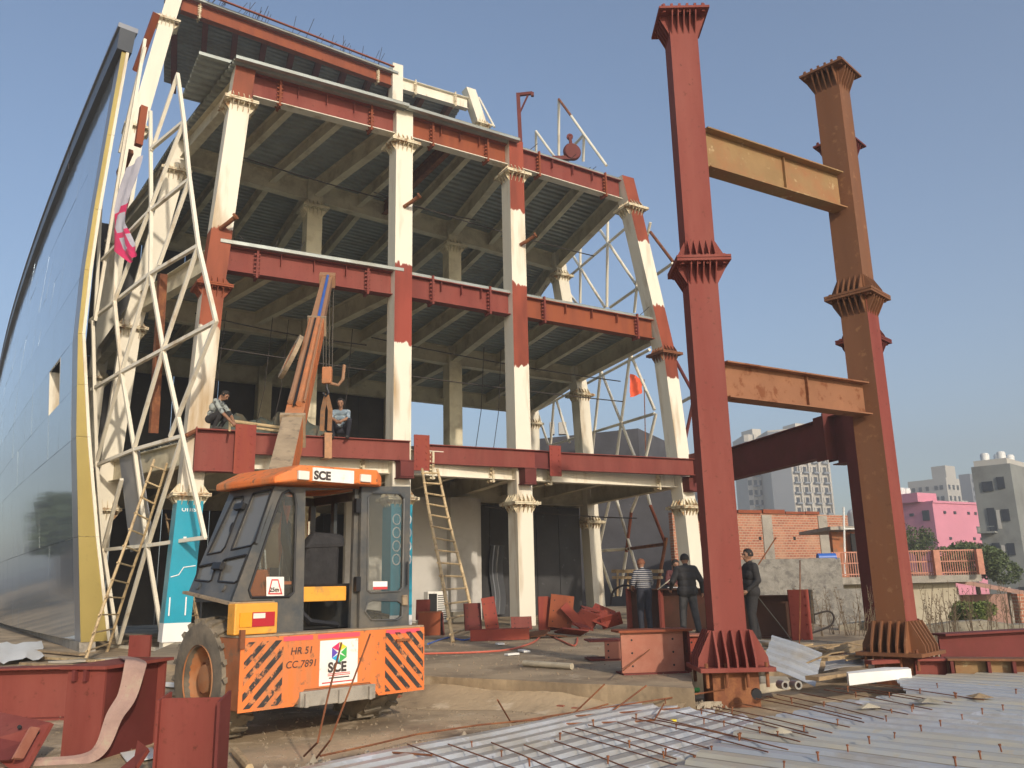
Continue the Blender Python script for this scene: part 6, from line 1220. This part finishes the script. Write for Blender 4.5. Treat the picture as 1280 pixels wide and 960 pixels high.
# window helper
def mk_windows(T, P, D, N, cols, rows, w, h, m='winglass', frame=None, skip=()):
    mb = MB(); mb.box(-N*.06, (w, .1, h), (D, N, UP)); me = None
    for i, s in enumerate(cols):
        for j, z in enumerate(rows):
            if (i, j) in skip: continue
            loc = P+D*s+UP*z
            if me is None:
                mb = MB(); mb.box(loc-N*.0, (w, .16, h), (D, N, UP)); me = mb.build('window', m, T); base = loc
            else:
                c = me.copy(); SC.collection.objects.link(c); c.parent = T; c.location = loc-base
def block(T, corner, yawR, wR, wL, z1, m, z0=GZ, name='wall'):
    # corner nearest the camera; right face runs along yawR, left face perpendicular
    a = math.radians(yawR); R_ = V(math.cos(a), math.sin(a), 0); L_ = V(-math.sin(a), math.cos(a), 0); C0 = V(corner[0], corner[1], 0)
    mb = MB(); mb.prism([C0+UP*z0, C0+R_*wR+UP*z0, C0+R_*wR+L_*wL+UP*z0, C0+L_*wL+UP*z0], UP*(z1-z0)); mb.build(name, m, T); return C0, R_, L_
# pink building
c = aty(1165, 626, 92); T = thing('pink_building', 'bright pink flat-roofed house with small windows', 'building', V(c[0], c[1], GZ)); C0, R_, L_ = block(T, c, 30, 11.2, 9, c[2], 'pink')
mb = MB(); mb.box(C0-L_*.08+R_*5.6+UP*(c[2]-.1), (11.3, .1, .25), (R_, L_, UP)); mb.build('roof_edge', 'pink', T)
mb = MB(); p = C0+L_*3.2+R_*1.0; mb.box(p+UP*(c[2]+.5), (3.4, 4, 1.0), (R_, L_, UP)); mb.build('roof_room', 'pink', T)
mb = MB(); mb.box(C0+L_*5.2-R_*.4+UP*(c[2]+.5), (.6, 1.6, .9), (R_, L_, UP)); mb.build('orange_panel', 'crane_yellow', T)
mk_windows(T, C0-L_*.02, R_, L_, (1.9, 3.7, 6.2, 7.5), (c[2]-1.2,), .35, .3); mk_windows(T, C0-L_*.02, R_, L_, (2.3, 6.6, 7.9), (c[2]-4.0,), .35, .3)
mk_windows(T, C0-R_*.02, L_, -R_, (.9,), (c[2]-1.5, c[2]-4.2), .8, 1.1); mk_windows(T, C0-R_*.02, L_, -R_, (4.6,), (c[2]-1.5,), 1.0, .7); mk_windows(T, C0-R_*.02, L_, -R_, (2.6,), (c[2]-1.3,), .5, .3)
for k in range(3):
    p = C0+L_*4.4+R_*(.2+.95*k)+UP*(c[2]+1.0); W_ = thing('water_tank', 'white water tank on the roof of the pink house', 'water tank', p, 'white tanks on the pink house'); mb = MB(); mb.lathe(p, UP, [(0, 0), (.42, 0), (.44, .7), (.36, .88), (.14, .95), (0, .96)], 16); mb.build('body', 'tank', W_, smooth=True)
# grey concrete building
c = aty(1262, 579, 68); T = thing('grey_building', 'unfinished grey concrete building with narrow balconies', 'building', V(c[0], c[1], GZ)); C0, R_, L_ = block(T, c, 45, 8, 2.9, c[2], 'greybuild')
mb = MB(); mb.box(C0+L_*1.5+R_*4+UP*(c[2]+.25), (7.4, 2.5, .5), (R_, L_, UP)); mb.build('parapet', 'towerpale', T)
mk_windows(T, C0-R_*.02, L_, -R_, (.85,), (c[2]-1.5, c[2]-4.1, c[2]-6.8), .55, .95); mk_windows(T, C0-R_*.02, L_, -R_, (1.85,), (c[2]-1.7,), .8, .8); mk_windows(T, C0-R_*.02, L_, -R_, (1.9,), (c[2]-4.4, c[2]-7.2), .55, 1.9); mk_windows(T, C0-R_*.02, L_, -R_, (.5,), (c[2]-10.2,), .5, .95)
for k in range(2):
    p = C0+L_*2.3-R_*.35+UP*(c[2]-5.4-2.8*k); mb = MB(); mb.box(p, (.7, 1.3, .14), (R_, L_, UP)); mb.box(p-R_*.32+UP*.45, (.05, 1.3, .06), (R_, L_, UP)); mb.box(p+L_*.62+UP*.25, (.7, .05, .5), (R_, L_, UP)); mb.build('balcony', 'greybuild', T)
    mb = MB(); mb.box(C0+L_*1.4-R_*.05+UP*(c[2]-4.4-2.8*k), (.05, .26, 1.5), (R_, L_, UP)); mb.build('white_patch', 'towerpale', T)
for k, (u, v) in enumerate(((1.0, .8), (2.4, 1.4), (.9, 2.0), (3.8, .9))):
    p = C0+R_*u+L_*v+UP*(c[2]+.5); W_ = thing('water_tank', 'white water tank on the roof of the grey concrete building', 'water tank', p, 'white tanks on the grey building'); mb = MB(); mb.lathe(p, UP, [(0, 0), (.34, 0), (.35, .5), (.27, .62), (.1, .66), (0, .67)], 16); mb.build('body', 'tank', W_, smooth=True)
# off-white tower far behind
c = aty(1182, 597, 230); T = thing('apartment_tower', 'pale stepped apartment tower rising behind the pink house', 'building', V(c[0], c[1], GZ)); C0, R_, L_ = block(T, c, 35, 7, 11, c[2], 'towerpale')
mb = MB(); mb.box(C0+R_*3+L_*2+UP*(c[2]+1.7), (5, 4, 3.4), (R_, L_, UP)); mb.build('roof_block', 'towerpale', T)
mb = MB(); mb.box(C0+R_*8.5+L_*3+UP*(c[2]/2-3), (3, 6, c[2]-6), (R_, L_, UP)); mb.build('wing', 'towerpale', T)
mk_windows(T, C0-R_*.02, L_, -R_, (1.5, 3.0, 5.5, 7.5, 9.5), [c[2]-2.5-3*k for k in range(7)], .9, 1.2); mk_windows(T, C0-L_*.02, R_, L_, (1.2, 3.4, 5.6), [c[2]-2.5-3*k for k in range(7)], .9, 1.3)
c = aty(1212, 592, 300); T = thing('apartment_tower', 'faint grey tower edge beside the grey concrete building', 'building', V(c[0], c[1], GZ)); C0, R_, L_ = block(T, c, 35, 5, 4, c[2], 'towergrey'); mk_windows(T, C0-L_*.02, R_, L_, (1.2, 3.2), [c[2]-2.5-3*k for k in range(9)], .8, 1.3)
# apartment towers behind the brick wall
def tower(x0, xc, x1, ytop, Yd, label, mL, mR, colsL, colsR, floors, roof=True):
    c = aty(xc, ytop, Yd); T = thing('apartment_tower', label, 'building', V(c[0], c[1], GZ)); wR = (aty(x1, ytop, Yd)[0]-c[0])/math.cos(math.radians(20)); wL = (c[0]-aty(x0, ytop, Yd)[0])/math.sin(math.radians(20))*.55
    a = math.radians(20); R_ = V(math.cos(a), math.sin(a), 0); L_ = V(-math.sin(a), math.cos(a), 0); C0 = V(c[0], c[1], 0)
    xl = (c[0]-aty(x0, ytop, Yd)[0]); L2 = nrm(V(-1, .45, 0)); wL = xl/abs(L2[0]); N2 = nrm(V(-.45, -1, 0))
    mb = MB(); mb.prism([C0+UP*GZ, C0+R_*wR+UP*GZ, C0+R_*wR+V(0, 14, 0)+UP*GZ, C0+L2*wL+V(0, 14, 0)+UP*GZ, C0+L2*wL+UP*GZ], UP*(c[2]-GZ)); mb.build('wall', mR, T)
    zf = [c[2]-3-3.05*k for k in range(floors)]
    NR = V(R_[1], -R_[0], 0)
    for t in colsR: mk_windows(T, C0+NR*.02, R_, -NR, (t*wR,), zf, 1.15, 1.6)
    for t in colsL: mk_windows(T, C0+N2*.02, L2, -N2, (t*wL,), zf, 1.15, 1.6)
    for t in [q+.09 for q in colsR[::2]]:
        p = C0+R_*t*wR+NR*.35; mb = MB(); mb.box(p+UP*(c[2]+GZ)/2, (.55, .7, c[2]-GZ), (R_, NR, UP)); mb.build('fin', mR, T)
    for t in colsR[::2]:
        for z in zf: mb = MB(); mb.box(C0+R_*t*wR+NR*.5+UP*(z-1.0), (1.9, 1.0, .5), (R_, NR, UP)); mb.build('balcony', 'towergrey', T)
    if roof: mb = MB(); mb.box(C0+R_*wR*.4+V(0, 6, 0)+UP*(c[2]+1.2), (wR*.4, 6, 2.4), (R_, L_, UP)); mb.build('roof_block', mR, T)
    return T
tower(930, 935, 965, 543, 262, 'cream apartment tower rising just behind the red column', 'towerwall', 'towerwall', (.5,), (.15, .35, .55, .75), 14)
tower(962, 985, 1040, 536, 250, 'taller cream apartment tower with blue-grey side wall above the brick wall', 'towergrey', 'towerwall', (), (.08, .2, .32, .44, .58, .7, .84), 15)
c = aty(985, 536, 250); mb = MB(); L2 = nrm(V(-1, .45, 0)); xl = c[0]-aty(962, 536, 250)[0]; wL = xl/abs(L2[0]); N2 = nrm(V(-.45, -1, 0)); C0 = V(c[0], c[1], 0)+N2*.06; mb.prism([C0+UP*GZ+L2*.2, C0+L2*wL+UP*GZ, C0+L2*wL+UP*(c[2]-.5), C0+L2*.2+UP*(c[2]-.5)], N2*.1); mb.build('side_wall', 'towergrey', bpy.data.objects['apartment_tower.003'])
tower(866, 868, 880, 611, 300, 'small far apartment tower between the cream column and the red column', 'towerwall', 'towergrey', (), (.25, .7), 7, False)
# dark netted building behind the right lattice
a, b = aty(640, 545, 56), aty(798, 545, 52); T = thing('netted_building', 'dark netted building standing behind the far lattice', 'building', V(b[0], b[1], GZ)); mb = MB(); wallbox(mb, a, b, GZ, aty(760, 543, 54)[2], 8); mb.build('wall', 'darknet', T)
a, b = aty(640, 600, 50), aty(850, 600, 46); mb = MB(); wallbox(mb, a, b, GZ, aty(760, 588, 48)[2], .4); mb.build('net_screen', 'darknet', T)
p = aty(700, 543, 53.6)
for x, w_ in ((703, 10), (690, 6)): q = aty(x, 536, 55); mb = MB(); mb.box(q, (w_*.05, .6, .8)); mb.build('roof_box', 'towerpale', T)
a, b = aty(775, 712, 30.5), aty(826, 716, 29.5); mb = MB(); 
mb.bar(aty(768, 714, 32), aty(826, 714, 31), .5, .12); mb.bar(aty(768, 722, 32), aty(826, 722, 31), .4, .1)
for k in range(5): mb.bar(aty(772+k*13, 714, 31.7), aty(772+k*13, 745, 31.7), .07, .07, V(0, 1, 0))
mb.build('trestle', 'wood', label='weathered wooden trestle bench standing behind the work beam', cat='trestle')

# ---------------------------------------------------------------- trees
def leafcloud(blobs, n, size, seed):
    rng = np.random.RandomState(seed); vs = []; fs = []
    W_ = np.array([b[1]**2.2 for b in blobs]); W_ = W_/W_.sum()
    for k in range(n):
        c, r, sq = blobs[rng.choice(len(blobs), p=W_)]; d = rng.normal(size=3); d /= np.linalg.norm(d); q = c+d*V(1, 1, sq)*r*(.55+.5*rng.rand()**.6)
        u = rng.normal(size=3); u /= np.linalg.norm(u); w = np.cross(u, rng.normal(size=3)); w /= np.linalg.norm(w); s = size*(.6+.8*rng.rand())
        i = len(vs); vs += [q-u*s, q+w*s*.5, q+u*s, q-w*s*.5]; fs.append((i, i+1, i+2, i+3))
    return vs, fs
def tree(name, label, base, h, rad, n, size, m, seed, trunk=True, cat='tree', group=None, sq=.75, lobes=9):
    rng = np.random.RandomState(seed); base = V(base); T = thing(name, label, cat, base, group); top = base+UP*h
    blobs = [(top-UP*rad*sq, rad*.62, sq)]
    for k in range(lobes): an = 2*math.pi*k/lobes+rng.rand(); r = rad*(.45+.3*rng.rand()); blobs.append((top-UP*rad*sq*(1+.5*(rng.rand()-.5)*1.6)+V(math.cos(an), math.sin(an), 0)*r, rad*(.24+.22*rng.rand()), sq))
    mb = MB(); vs, fs = leafcloud(blobs, n, size, seed); mb.add(vs, fs); mb.build('crown', m, T)
    mb = MB(); fork = top-UP*rad*sq*1.5
    mb.tube([base-UP*.1, base+(fork-base)*.5+V(.05, 0, 0), fork], [h*.028, h*.022, h*.017], 8)
    for c, r, s in blobs[1:6]: mb.tube([fork-UP*.1, (fork+c)/2+UP*.1, c], [h*.013, h*.009, h*.004], 6)
    mb.build('trunk', 'bark', T, smooth=True); return T
c = aty(1217, 700, 47); tree('leafy_tree', 'broad dark green tree growing between the pink house and balcony house', (c[0], c[1], GZ), aty(1217, 664, 47)[2]-GZ, 2.15, 9000, .085, 'leaf', 3)
c = aty(1146, 680, 55); tree('leafy_tree', 'thin pale green tree in front of the pink house corner', (c[0], c[1], GZ), aty(1146, 648, 55)[2]-GZ, 1.25, 2200, .08, 'leaf', 4, sq=1.1)
c = aty(1214, 775, 27); tree('bush', 'bright yellow-green bush behind the low parapet', (c[0], c[1], GZ), aty(1214, 745, 27)[2]-GZ, .75, 3500, .05, 'leaf_bright', 5, cat='bush')
# street seen only mirrored in the facade
for i, (x, y, h) in enumerate(((-29, 42, 6.3), (-33, 47, 7.3), (-38, 52.5, 6.2), (-43, 58, 7.6), (-48, 64, 6.8), (-54, 70, 7.8))): tree('street_tree', 'round street tree mirrored in the blue glass facade', (x-3, y, 0), h, 2.6, 1500, .26, 'leaf_dark', 20+i, group='street trees mirrored in the glass')
T = thing('shop_row', 'low row of shops mirrored in the blue glass facade', 'building', (-62, 48, 0)); mb = MB(); a, b = V(-43, 34, 0), V(-62, 74, 0); mb.prism([a, b, b+UP*4.2, a+UP*4.2], V(-3, -3, 0)); mb.build('wall', 'ochre_primer', T)
for k in range(8): p = a+(b-a)*(k+.5)/8; mb = MB(); d = nrm(b-a); mb.box(p+UP*1.3+V(.1, .1, 0), (4.5, .3, 2.4), (d, V(-d[1], d[0], 0), UP)); mb.build('shop_front', 'darknet', T)

# ================================================================ people
def person(loc, yaw, label, caps, colors, hair='hair', beard=False, head=None, headyaw=0, headtilt=0, scale=1.0, name='person'):
    loc = V(loc); T = None; mb = MB(); cy, sy = math.cos(yaw), math.sin(yaw)
    def tr(p): p = V(p)*scale; return V(cy*p[0]-sy*p[1], sy*p[0]+cy*p[1], p[2])+loc
    hc = V(head); hy = headyaw; ht = headtilt
    def hd(p):   # head local -> body local (face toward -Y)
        p = V(p); p = V(p[0], p[1]*math.cos(ht)-p[2]*math.sin(ht), p[1]*math.sin(ht)+p[2]*math.cos(ht)); return V(math.cos(hy)*p[0]-math.sin(hy)*p[1], math.sin(hy)*p[0]+math.cos(hy)*p[1], p[2])+hc
    H = [((0, .012, .03), .092, (0, -.005, -.01), .088, 'skin'), ((0, -.02, -.02), .078, (0, -.035, -.085), .05, 'skin'), ((0, -.095, .005), .012, (0, -.113, -.028), .017, 'skin'), ((-.088, .01, .0), .016, (-.09, .015, .03), .018, 'skin'), ((.088, .01, .0), .016, (.09, .015, .03), .018, 'skin'), ((-.02, -.088, -.065), .012, (.02, -.088, -.065), .012, 'skin'), ((-.05, -.078, .03), .016, (.05, -.078, .03), .016, 'skin')]
    allc = list(caps)+[(hd(a), ra, hd(b), rb, reg) for a, ra, b, rb, reg in H]
    C_ = [(tr(a), ra*scale, tr(b), rb*scale, reg) for a, ra, b, rb, reg in allc]
    for a, ra, b, rb, reg in C_:
        ax = b-a; L_ = np.linalg.norm(ax); ax = ax/L_ if L_ > 1e-6 else UP; n = 8 if max(ra, rb) < .03 else 14
        pr = [(max(1e-4, ra*math.cos(t)), ra*math.sin(t)) for t in np.linspace(-math.pi/2, 0, 5)]+[(max(1e-4, rb*math.cos(t)), L_+rb*math.sin(t)) for t in np.linspace(0, math.pi/2, 5)]
        k = len(mb.v); mb.lathe(a, ax, pr, n); m_ = len(pr); mb.f += [tuple(range(k+n-1, k-1, -1)), tuple(range(k+(m_-1)*n, k+m_*n))]; mb.m += [0, 0]
    me = bpy.data.meshes.new('tmp'); me.from_pydata([tuple(V(p)-loc) for p in mb.v], [], mb.f); ob = bpy.data.objects.new('tmp', me); SC.collection.objects.link(ob)
    r = ob.modifiers.new('r', 'REMESH'); r.mode = 'VOXEL'; r.voxel_size = .0095; s = ob.modifiers.new('s', 'SMOOTH'); s.iterations = 3; s.factor = .5
    bpy.context.view_layer.update(); nm = bpy.data.meshes.new_from_object(ob.evaluated_get(bpy.context.evaluated_depsgraph_get())); bpy.data.objects.remove(ob)
    regs = sorted(set(c[4] for c in C_))
    nm.materials.clear()
    for q in regs: nm.materials.append(MATS[colors[q]])
    ctr = np.empty(len(nm.polygons)*3); nm.polygons.foreach_get('center', ctr); ctr = ctr.reshape(-1, 3)+loc
    best = np.full(len(ctr), 1e9); idx = np.zeros(len(ctr), int)
    for a, ra, b, rb, reg in C_:
        ab = b-a; t = np.clip(((ctr-a)@ab)/max(1e-9, ab@ab), 0, 1); d = np.linalg.norm(ctr-(a+t[:, None]*ab), axis=1)-(ra+(rb-ra)*t); mk = d < best; best[mk] = d[mk]; idx[mk] = regs.index(reg)
    nm.polygons.foreach_set('material_index', idx.astype(np.int32)); nm.polygons.foreach_set('use_smooth', [True]*len(nm.polygons)); nm.update()
    T = bpy.data.objects.new(name, nm); SC.collection.objects.link(T); T.location = loc; ORG[T.name] = loc; T['label'] = label; T['category'] = 'person'
    mb = MB(); rng = np.random.RandomState(int(abs(loc[0])*100)); vs = []; n = 20; m_ = 12
    for i in range(m_+1):
        ph = math.pi*.62*i/m_
        for j in range(n):
            th = 2*math.pi*j/n; d = V(math.sin(ph)*math.cos(th), math.sin(ph)*math.sin(th), math.cos(ph)); rr = .106+.006*rng.rand()
            if d[1] < -.55 and d[2] < .62: rr = .085
            vs.append(tr(hd(d*V(.95, 1.02, 1.06)*rr+V(0, .008, .018))))
    mb.add(vs, [(i*n+j, i*n+(j+1) % n, (i+1)*n+(j+1) % n, (i+1)*n+j) for i in range(m_) for j in range(n)]); mb.build('hair', hair, T, smooth=True)
    mb = MB()
    for sx in (-1, 1): mb.lathe(tr(hd((sx*.034, -.082, .012))), tr(hd((0, -1, 0)))-tr(hd((0, 0, 0))), [(0, -.01), (.014, -.004), (.013, .006), (0, .012)], 10)
    mb.build('eyes', 'dark', T, smooth=True)
    if beard: mb = MB(); mb.lathe(tr(hd((0, -.03, -.07))), tr(hd((0, -.25, -1)))-tr(hd((0, 0, 0))), [(.086, -.03), (.082, .0), (.06, .035), (.0, .055)], 16); mb.build('beard', hair, T, smooth=True)
    return T
def hand(w, d, up, side, curl=.5):
    # palm from the wrist w along d; fingers curl toward up; thumb leaves at the side
    w, d, up, side = V(w), nrm(d), nrm(up), nrm(side); out = [(w, .027, w+d*.045, .03, 'skin'), (w+d*.035-side*.022, .016, w+d*.08-side*.03, .014, 'skin'), (w+d*.035+side*.022, .016, w+d*.08+side*.028, .015, 'skin'), (w+d*.03, .018, w+d*.085, .016, 'skin')]
    for k, (o, L_) in enumerate(((-.036, .055), (-.012, .068), (.012, .074), (.036, .066))):
        a = w+d*.085+side*o; b = a+(d*math.cos(curl*.7)+up*math.sin(curl*.7))*L_*.55; c = b+(d*math.cos(curl*1.8)+up*math.sin(curl*1.8))*L_*.5; out += [(a, .0098, b, .009, 'skin'), (b, .009, c, .0078, 'skin')]
    a = w+d*.03+side*.03; b = a+nrm(d*.6+side*.8+up*.2)*.04; c = b+nrm(d+up*.4+side*.1)*.032; out += [(a, .013, b, .011, 'skin'), (b, .011, c, .009, 'skin')]
    return out
def limb(p, r, reg): return [(V(p[i]), r[i], V(p[i+1]), r[i+1], reg) for i in range(len(p)-1)]
def body_stand(armL, armR, lean=0., sleeve='top', jacket=False, feet=((-.1, 0), (.11, -.05)), puff=1.0):
    # faces -Y; lean tips the torso forward (toward -Y)
    def T_(p): p = V(p); z = p[2]-.95; return V(p[0], p[1]*math.cos(lean)-z*math.sin(lean), .95+z*math.cos(lean)+p[1]*math.sin(lean)) if z > 0 else p
    c = [(T_((-.07, 0, .97)), .125, T_((.07, 0, .97)), .125, 'bottom'), (T_((-.065, 0, 1.09)), .115*puff, T_((.065, 0, 1.09)), .115*puff, 'top'), (T_((-.085, 0, 1.25)), .12*puff, T_((.085, 0, 1.25)), .12*puff, 'top'), (T_((-.12, .005, 1.38)), .095*puff, T_((.12, .005, 1.38)), .095*puff, 'top'), (T_((-.16, .01, 1.42)), .062*puff, T_((.16, .01, 1.42)), .062*puff, 'top'), (T_((0, .0, 1.40)), .075, T_((0, -.005, 1.50)), .062, 'top'), (T_((0, 0, 1.46)), .055, T_((0, -.02, 1.58)), .053, 'skin')]
    if jacket: c += [(T_((-.08, 0, .93)), .125*puff, T_((.08, 0, .93)), .125*puff, 'top')]
    for sx, (fx, fy) in ((-1, feet[0]), (1, feet[1])):
        hip = V(sx*.085, 0, .92); kn = V((sx*.085+fx)/2*1.02, fy*.5-.03, .5); an = V(fx, fy+.02, .09); c += limb([hip, kn, an], [.118, .085, .068], 'bottom'); c += [(an-V(0, -.03, .045), .042, an+V(0, -.17, -.052), .035, 'shoe')]
    for sx, arm in ((-1, armL), (1, armR)):
        sh = T_((sx*.185, .01, 1.41)); el, wr = V(arm[0]), V(arm[1]); c += limb([sh, el], [.066*puff, .052*puff], 'top'); c += limb([el, wr], [.05*puff, .036], sleeve); d = nrm(wr-el); up = V(arm[2]) if len(arm) > 2 else V(-sx*.6, -.5, 0); up = nrm(up-d*(up@d)); side = np.cross(d, up); side = side if side@V(0, -1, .3) > 0 else -side; c += hand(wr+d*.01, d, up, side, .6)
    return c, T_((0, -.03, 1.635))
AW = math.pi     # facing away from the camera
c, hd_ = body_stand(((-.25, -.12, 1.14), (-.14, -.36, 1.10)), ((.27, -.05, 1.14), (.2, -.28, 1.02)), .12, 'skin', puff=1.15)
person(atz(808, 789, .3), AW+.25, 'man in striped shirt and dark trousers bending over the work beam', c, dict(skin='skin', top='cloth_striped', bottom='cloth_navy', shoe='shoe'), 'hair_henna', head=hd_, headyaw=.5, headtilt=.25)
c, hd_ = body_stand(((-.33, .03, 1.13), (-.36, -.05, .90)), ((.33, -.02, 1.14), (.33, -.2, .98)), .06, 'top', True, ((-.16, .12), (.14, -.05)), 1.32)
person(atz(863, 792, .3), AW+.1, 'man in black jacket and grey trousers standing with his back turned at the work beam', c, dict(skin='skin', top='cloth_black', bottom='cloth_grey', shoe='shoe'), head=hd_, headyaw=-.1, headtilt=.1, scale=1.03)
c, hd_ = body_stand(((-.26, -.1, 1.14), (-.15, -.33, 1.08)), ((.26, -.1, 1.14), (.15, -.33, 1.08)), .18, 'top')
person(V(4.2, 22.95, .3), .1, 'bearded man in maroon top looking down across the work beam', c, dict(skin='skin', top='cloth_maroon', bottom='cloth_grey', shoe='shoe'), beard=True, head=hd_, headyaw=.2, headtilt=.35)
c, hd_ = body_stand(((-.24, -.16, 1.18), (-.08, -.36, 1.24)), ((.26, .05, 1.14), (.2, -.15, .96)), -.03, 'top', True, ((-.12, .1), (.12, -.08)), 1.2)
PT = atz(944, 801, .3)
person(PT, -math.pi/2+.15, 'man in black jacket in profile holding a tag line beside the red column', c, dict(skin='skin', top='cloth_black', bottom='cloth_black', shoe='shoe'), head=hd_, headyaw=.1, headtilt=.05, scale=1.02)
mb = MB(); mb.tube(smooth_path([aty(930, 727, PT[1]), aty(937, 732, PT[1]), aty(952, 752, PT[1]-.1), aty(982, 790, PT[1]-.8), aty(998, 815, PT[1]-2)]), .012, 5); mb.build('tag_line', 'cable', label='thin tag line running from the hand of the man in profile to the ground', cat='rope')
mb = MB(); mb.tube([aty(948, 706, PT[1]-.1), aty(970, 672, PT[1]-.1)], .014, 5); mb.build('bent_rod', 'rust', label='thin rod sticking up behind the man holding the tag line', cat='rod')
mb = MB(); mb.tube([aty(822, 737, 21.6), aty(846, 718, 22.4)], .014, 5); mb.build('measuring_stick', 'beige', label='thin pale stick held between the striped shirt man and the bearded man', cat='stick')
def body_squat(handsF, spread=.16, lean=.55, look=.5, sleeve='skin'):
    hipz = .28; c = [(V(-.08, .1, hipz), .125, V(.08, .1, hipz), .125, 'bottom'), (V(-.07, .06, hipz+.14), .115, V(.07, .06, hipz+.14), .115, 'top'), (V(-.09, -.02, hipz+.30), .125, V(.09, -.02, hipz+.30), .125, 'top'), (V(-.12, -.09, hipz+.42), .09, V(.12, -.09, hipz+.42), .09, 'top'), (V(-.165, -.1, hipz+.45), .06, V(.165, -.1, hipz+.45), .06, 'top'), (V(0, -.1, hipz+.44), .055, V(0, -.15, hipz+.58), .052, 'skin')]
    for sx in (-1, 1):
        hip = V(sx*.1, .08, hipz); kn = V(sx*(.12+spread*.5), -.3, .46); an = V(sx*(.1+spread*.3), -.08, .09); c += limb([hip, kn], [.10, .066], 'bottom'); c += limb([kn, an], [.066, .05], 'bottom'); c += [(an-V(0, -.03, .045), .042, an+V(0, -.17, -.052), .034, 'shoe')]
        sh = V(sx*.19, -.1, hipz+.44); wr = V(sx*handsF[0], handsF[1], handsF[2]); el = (sh+wr)/2+V(sx*.1, -.02, -.04); c += limb([sh, el], [.064, .05], 'top'); c += limb([el, wr], [.045, .033], sleeve); d = nrm(wr-el); up = nrm(V(-sx, 0, .2)-d*(V(-sx, 0, .2)@d)); side = np.cross(d, up); side = side if side[2] > 0 else -side; c += hand(wr+d*.01, d, up, side, .7)
    return c, V(0, -.19, hipz+.67)
c, hd_ = body_squat((.07, -.5, .18), .1)
person(atz(268, 538.5, ZG+.045)+V(-.02, .0, 0), math.pi/2-.15, 'man in checked shirt crouching on the girder stub working with his hands', c, dict(skin='skin', top='cloth_plaid', bottom='cloth_black', shoe='shoe'), head=hd_+V(0, -.06, -.06), headtilt=.75, scale=1.04)
c, hd_ = body_squat((.05, -.38, .42), .28)
P = atz(430, 548, 5.42); P = V(P[0], P[1], 5.42)+FY*.25
person(P, .05, 'man in faded blue shirt squatting on the floor behind the slung girder', c, dict(skin='skin', top='cloth_denim', bottom='cloth_navy', shoe='shoe'), head=hd_, headtilt=.4, scale=1.04, )
# bamboo pole and guard rail lying behind the girder
mb = MB(); a, b = atz(287, 526, 6.05), atz(362, 536, 6.05); mb.tube([a, b], .05, 8); mb.tube([a-UP*.12, b-UP*.12+V(.1, 0, 0)], .04, 8); mb.build('bamboo_pole', 'bamboo', label='pair of pale bamboo poles lashed along the girder behind the boom', cat='pole', smooth=True)
mb = MB(); mb.tube([atz(287, 538, 5.42), atz(287, 512, 6.5)], .03, 8); mb.build('bamboo_post', 'bamboo', label='short bamboo post standing beside the crouching man', cat='post')
mb = MB(); mb.tube([atz(232, 545, 5.3), atz(248, 537, 5.5)], .06, 8); mb.build('pipe_stub', 'rust', label='short dark pipe stub poking from the lattice beside the girder stub', cat='pipe')
# ================================================================ haze
mb = MB(); mb.hexa([V(-500, -80, -3.6), V(500, -80, -3.6), V(500, 480, -3.6), V(-500, 480, -3.6), V(-500, -80, 75), V(500, -80, 75), V(500, 480, 75), V(-500, 480, 75)])
hm = bpy.data.materials.new('haze'); hm.use_nodes = True; MATS['haze'] = hm; n_ = hm.node_tree.nodes; n_.remove(n_['Principled BSDF']); pvn = n_.new('ShaderNodeVolumePrincipled'); pvn.inputs['Color'].default_value = (.90, .88, .86, 1); pvn.inputs['Density'].default_value = .0022; pvn.inputs['Anisotropy'].default_value = .2
hm.node_tree.links.new(pvn.outputs[0], n_['Material Output'].inputs['Volume'])
mb.build('haze', 'haze', label='thin pale winter haze over the whole site', cat='haze', kind='stuff')
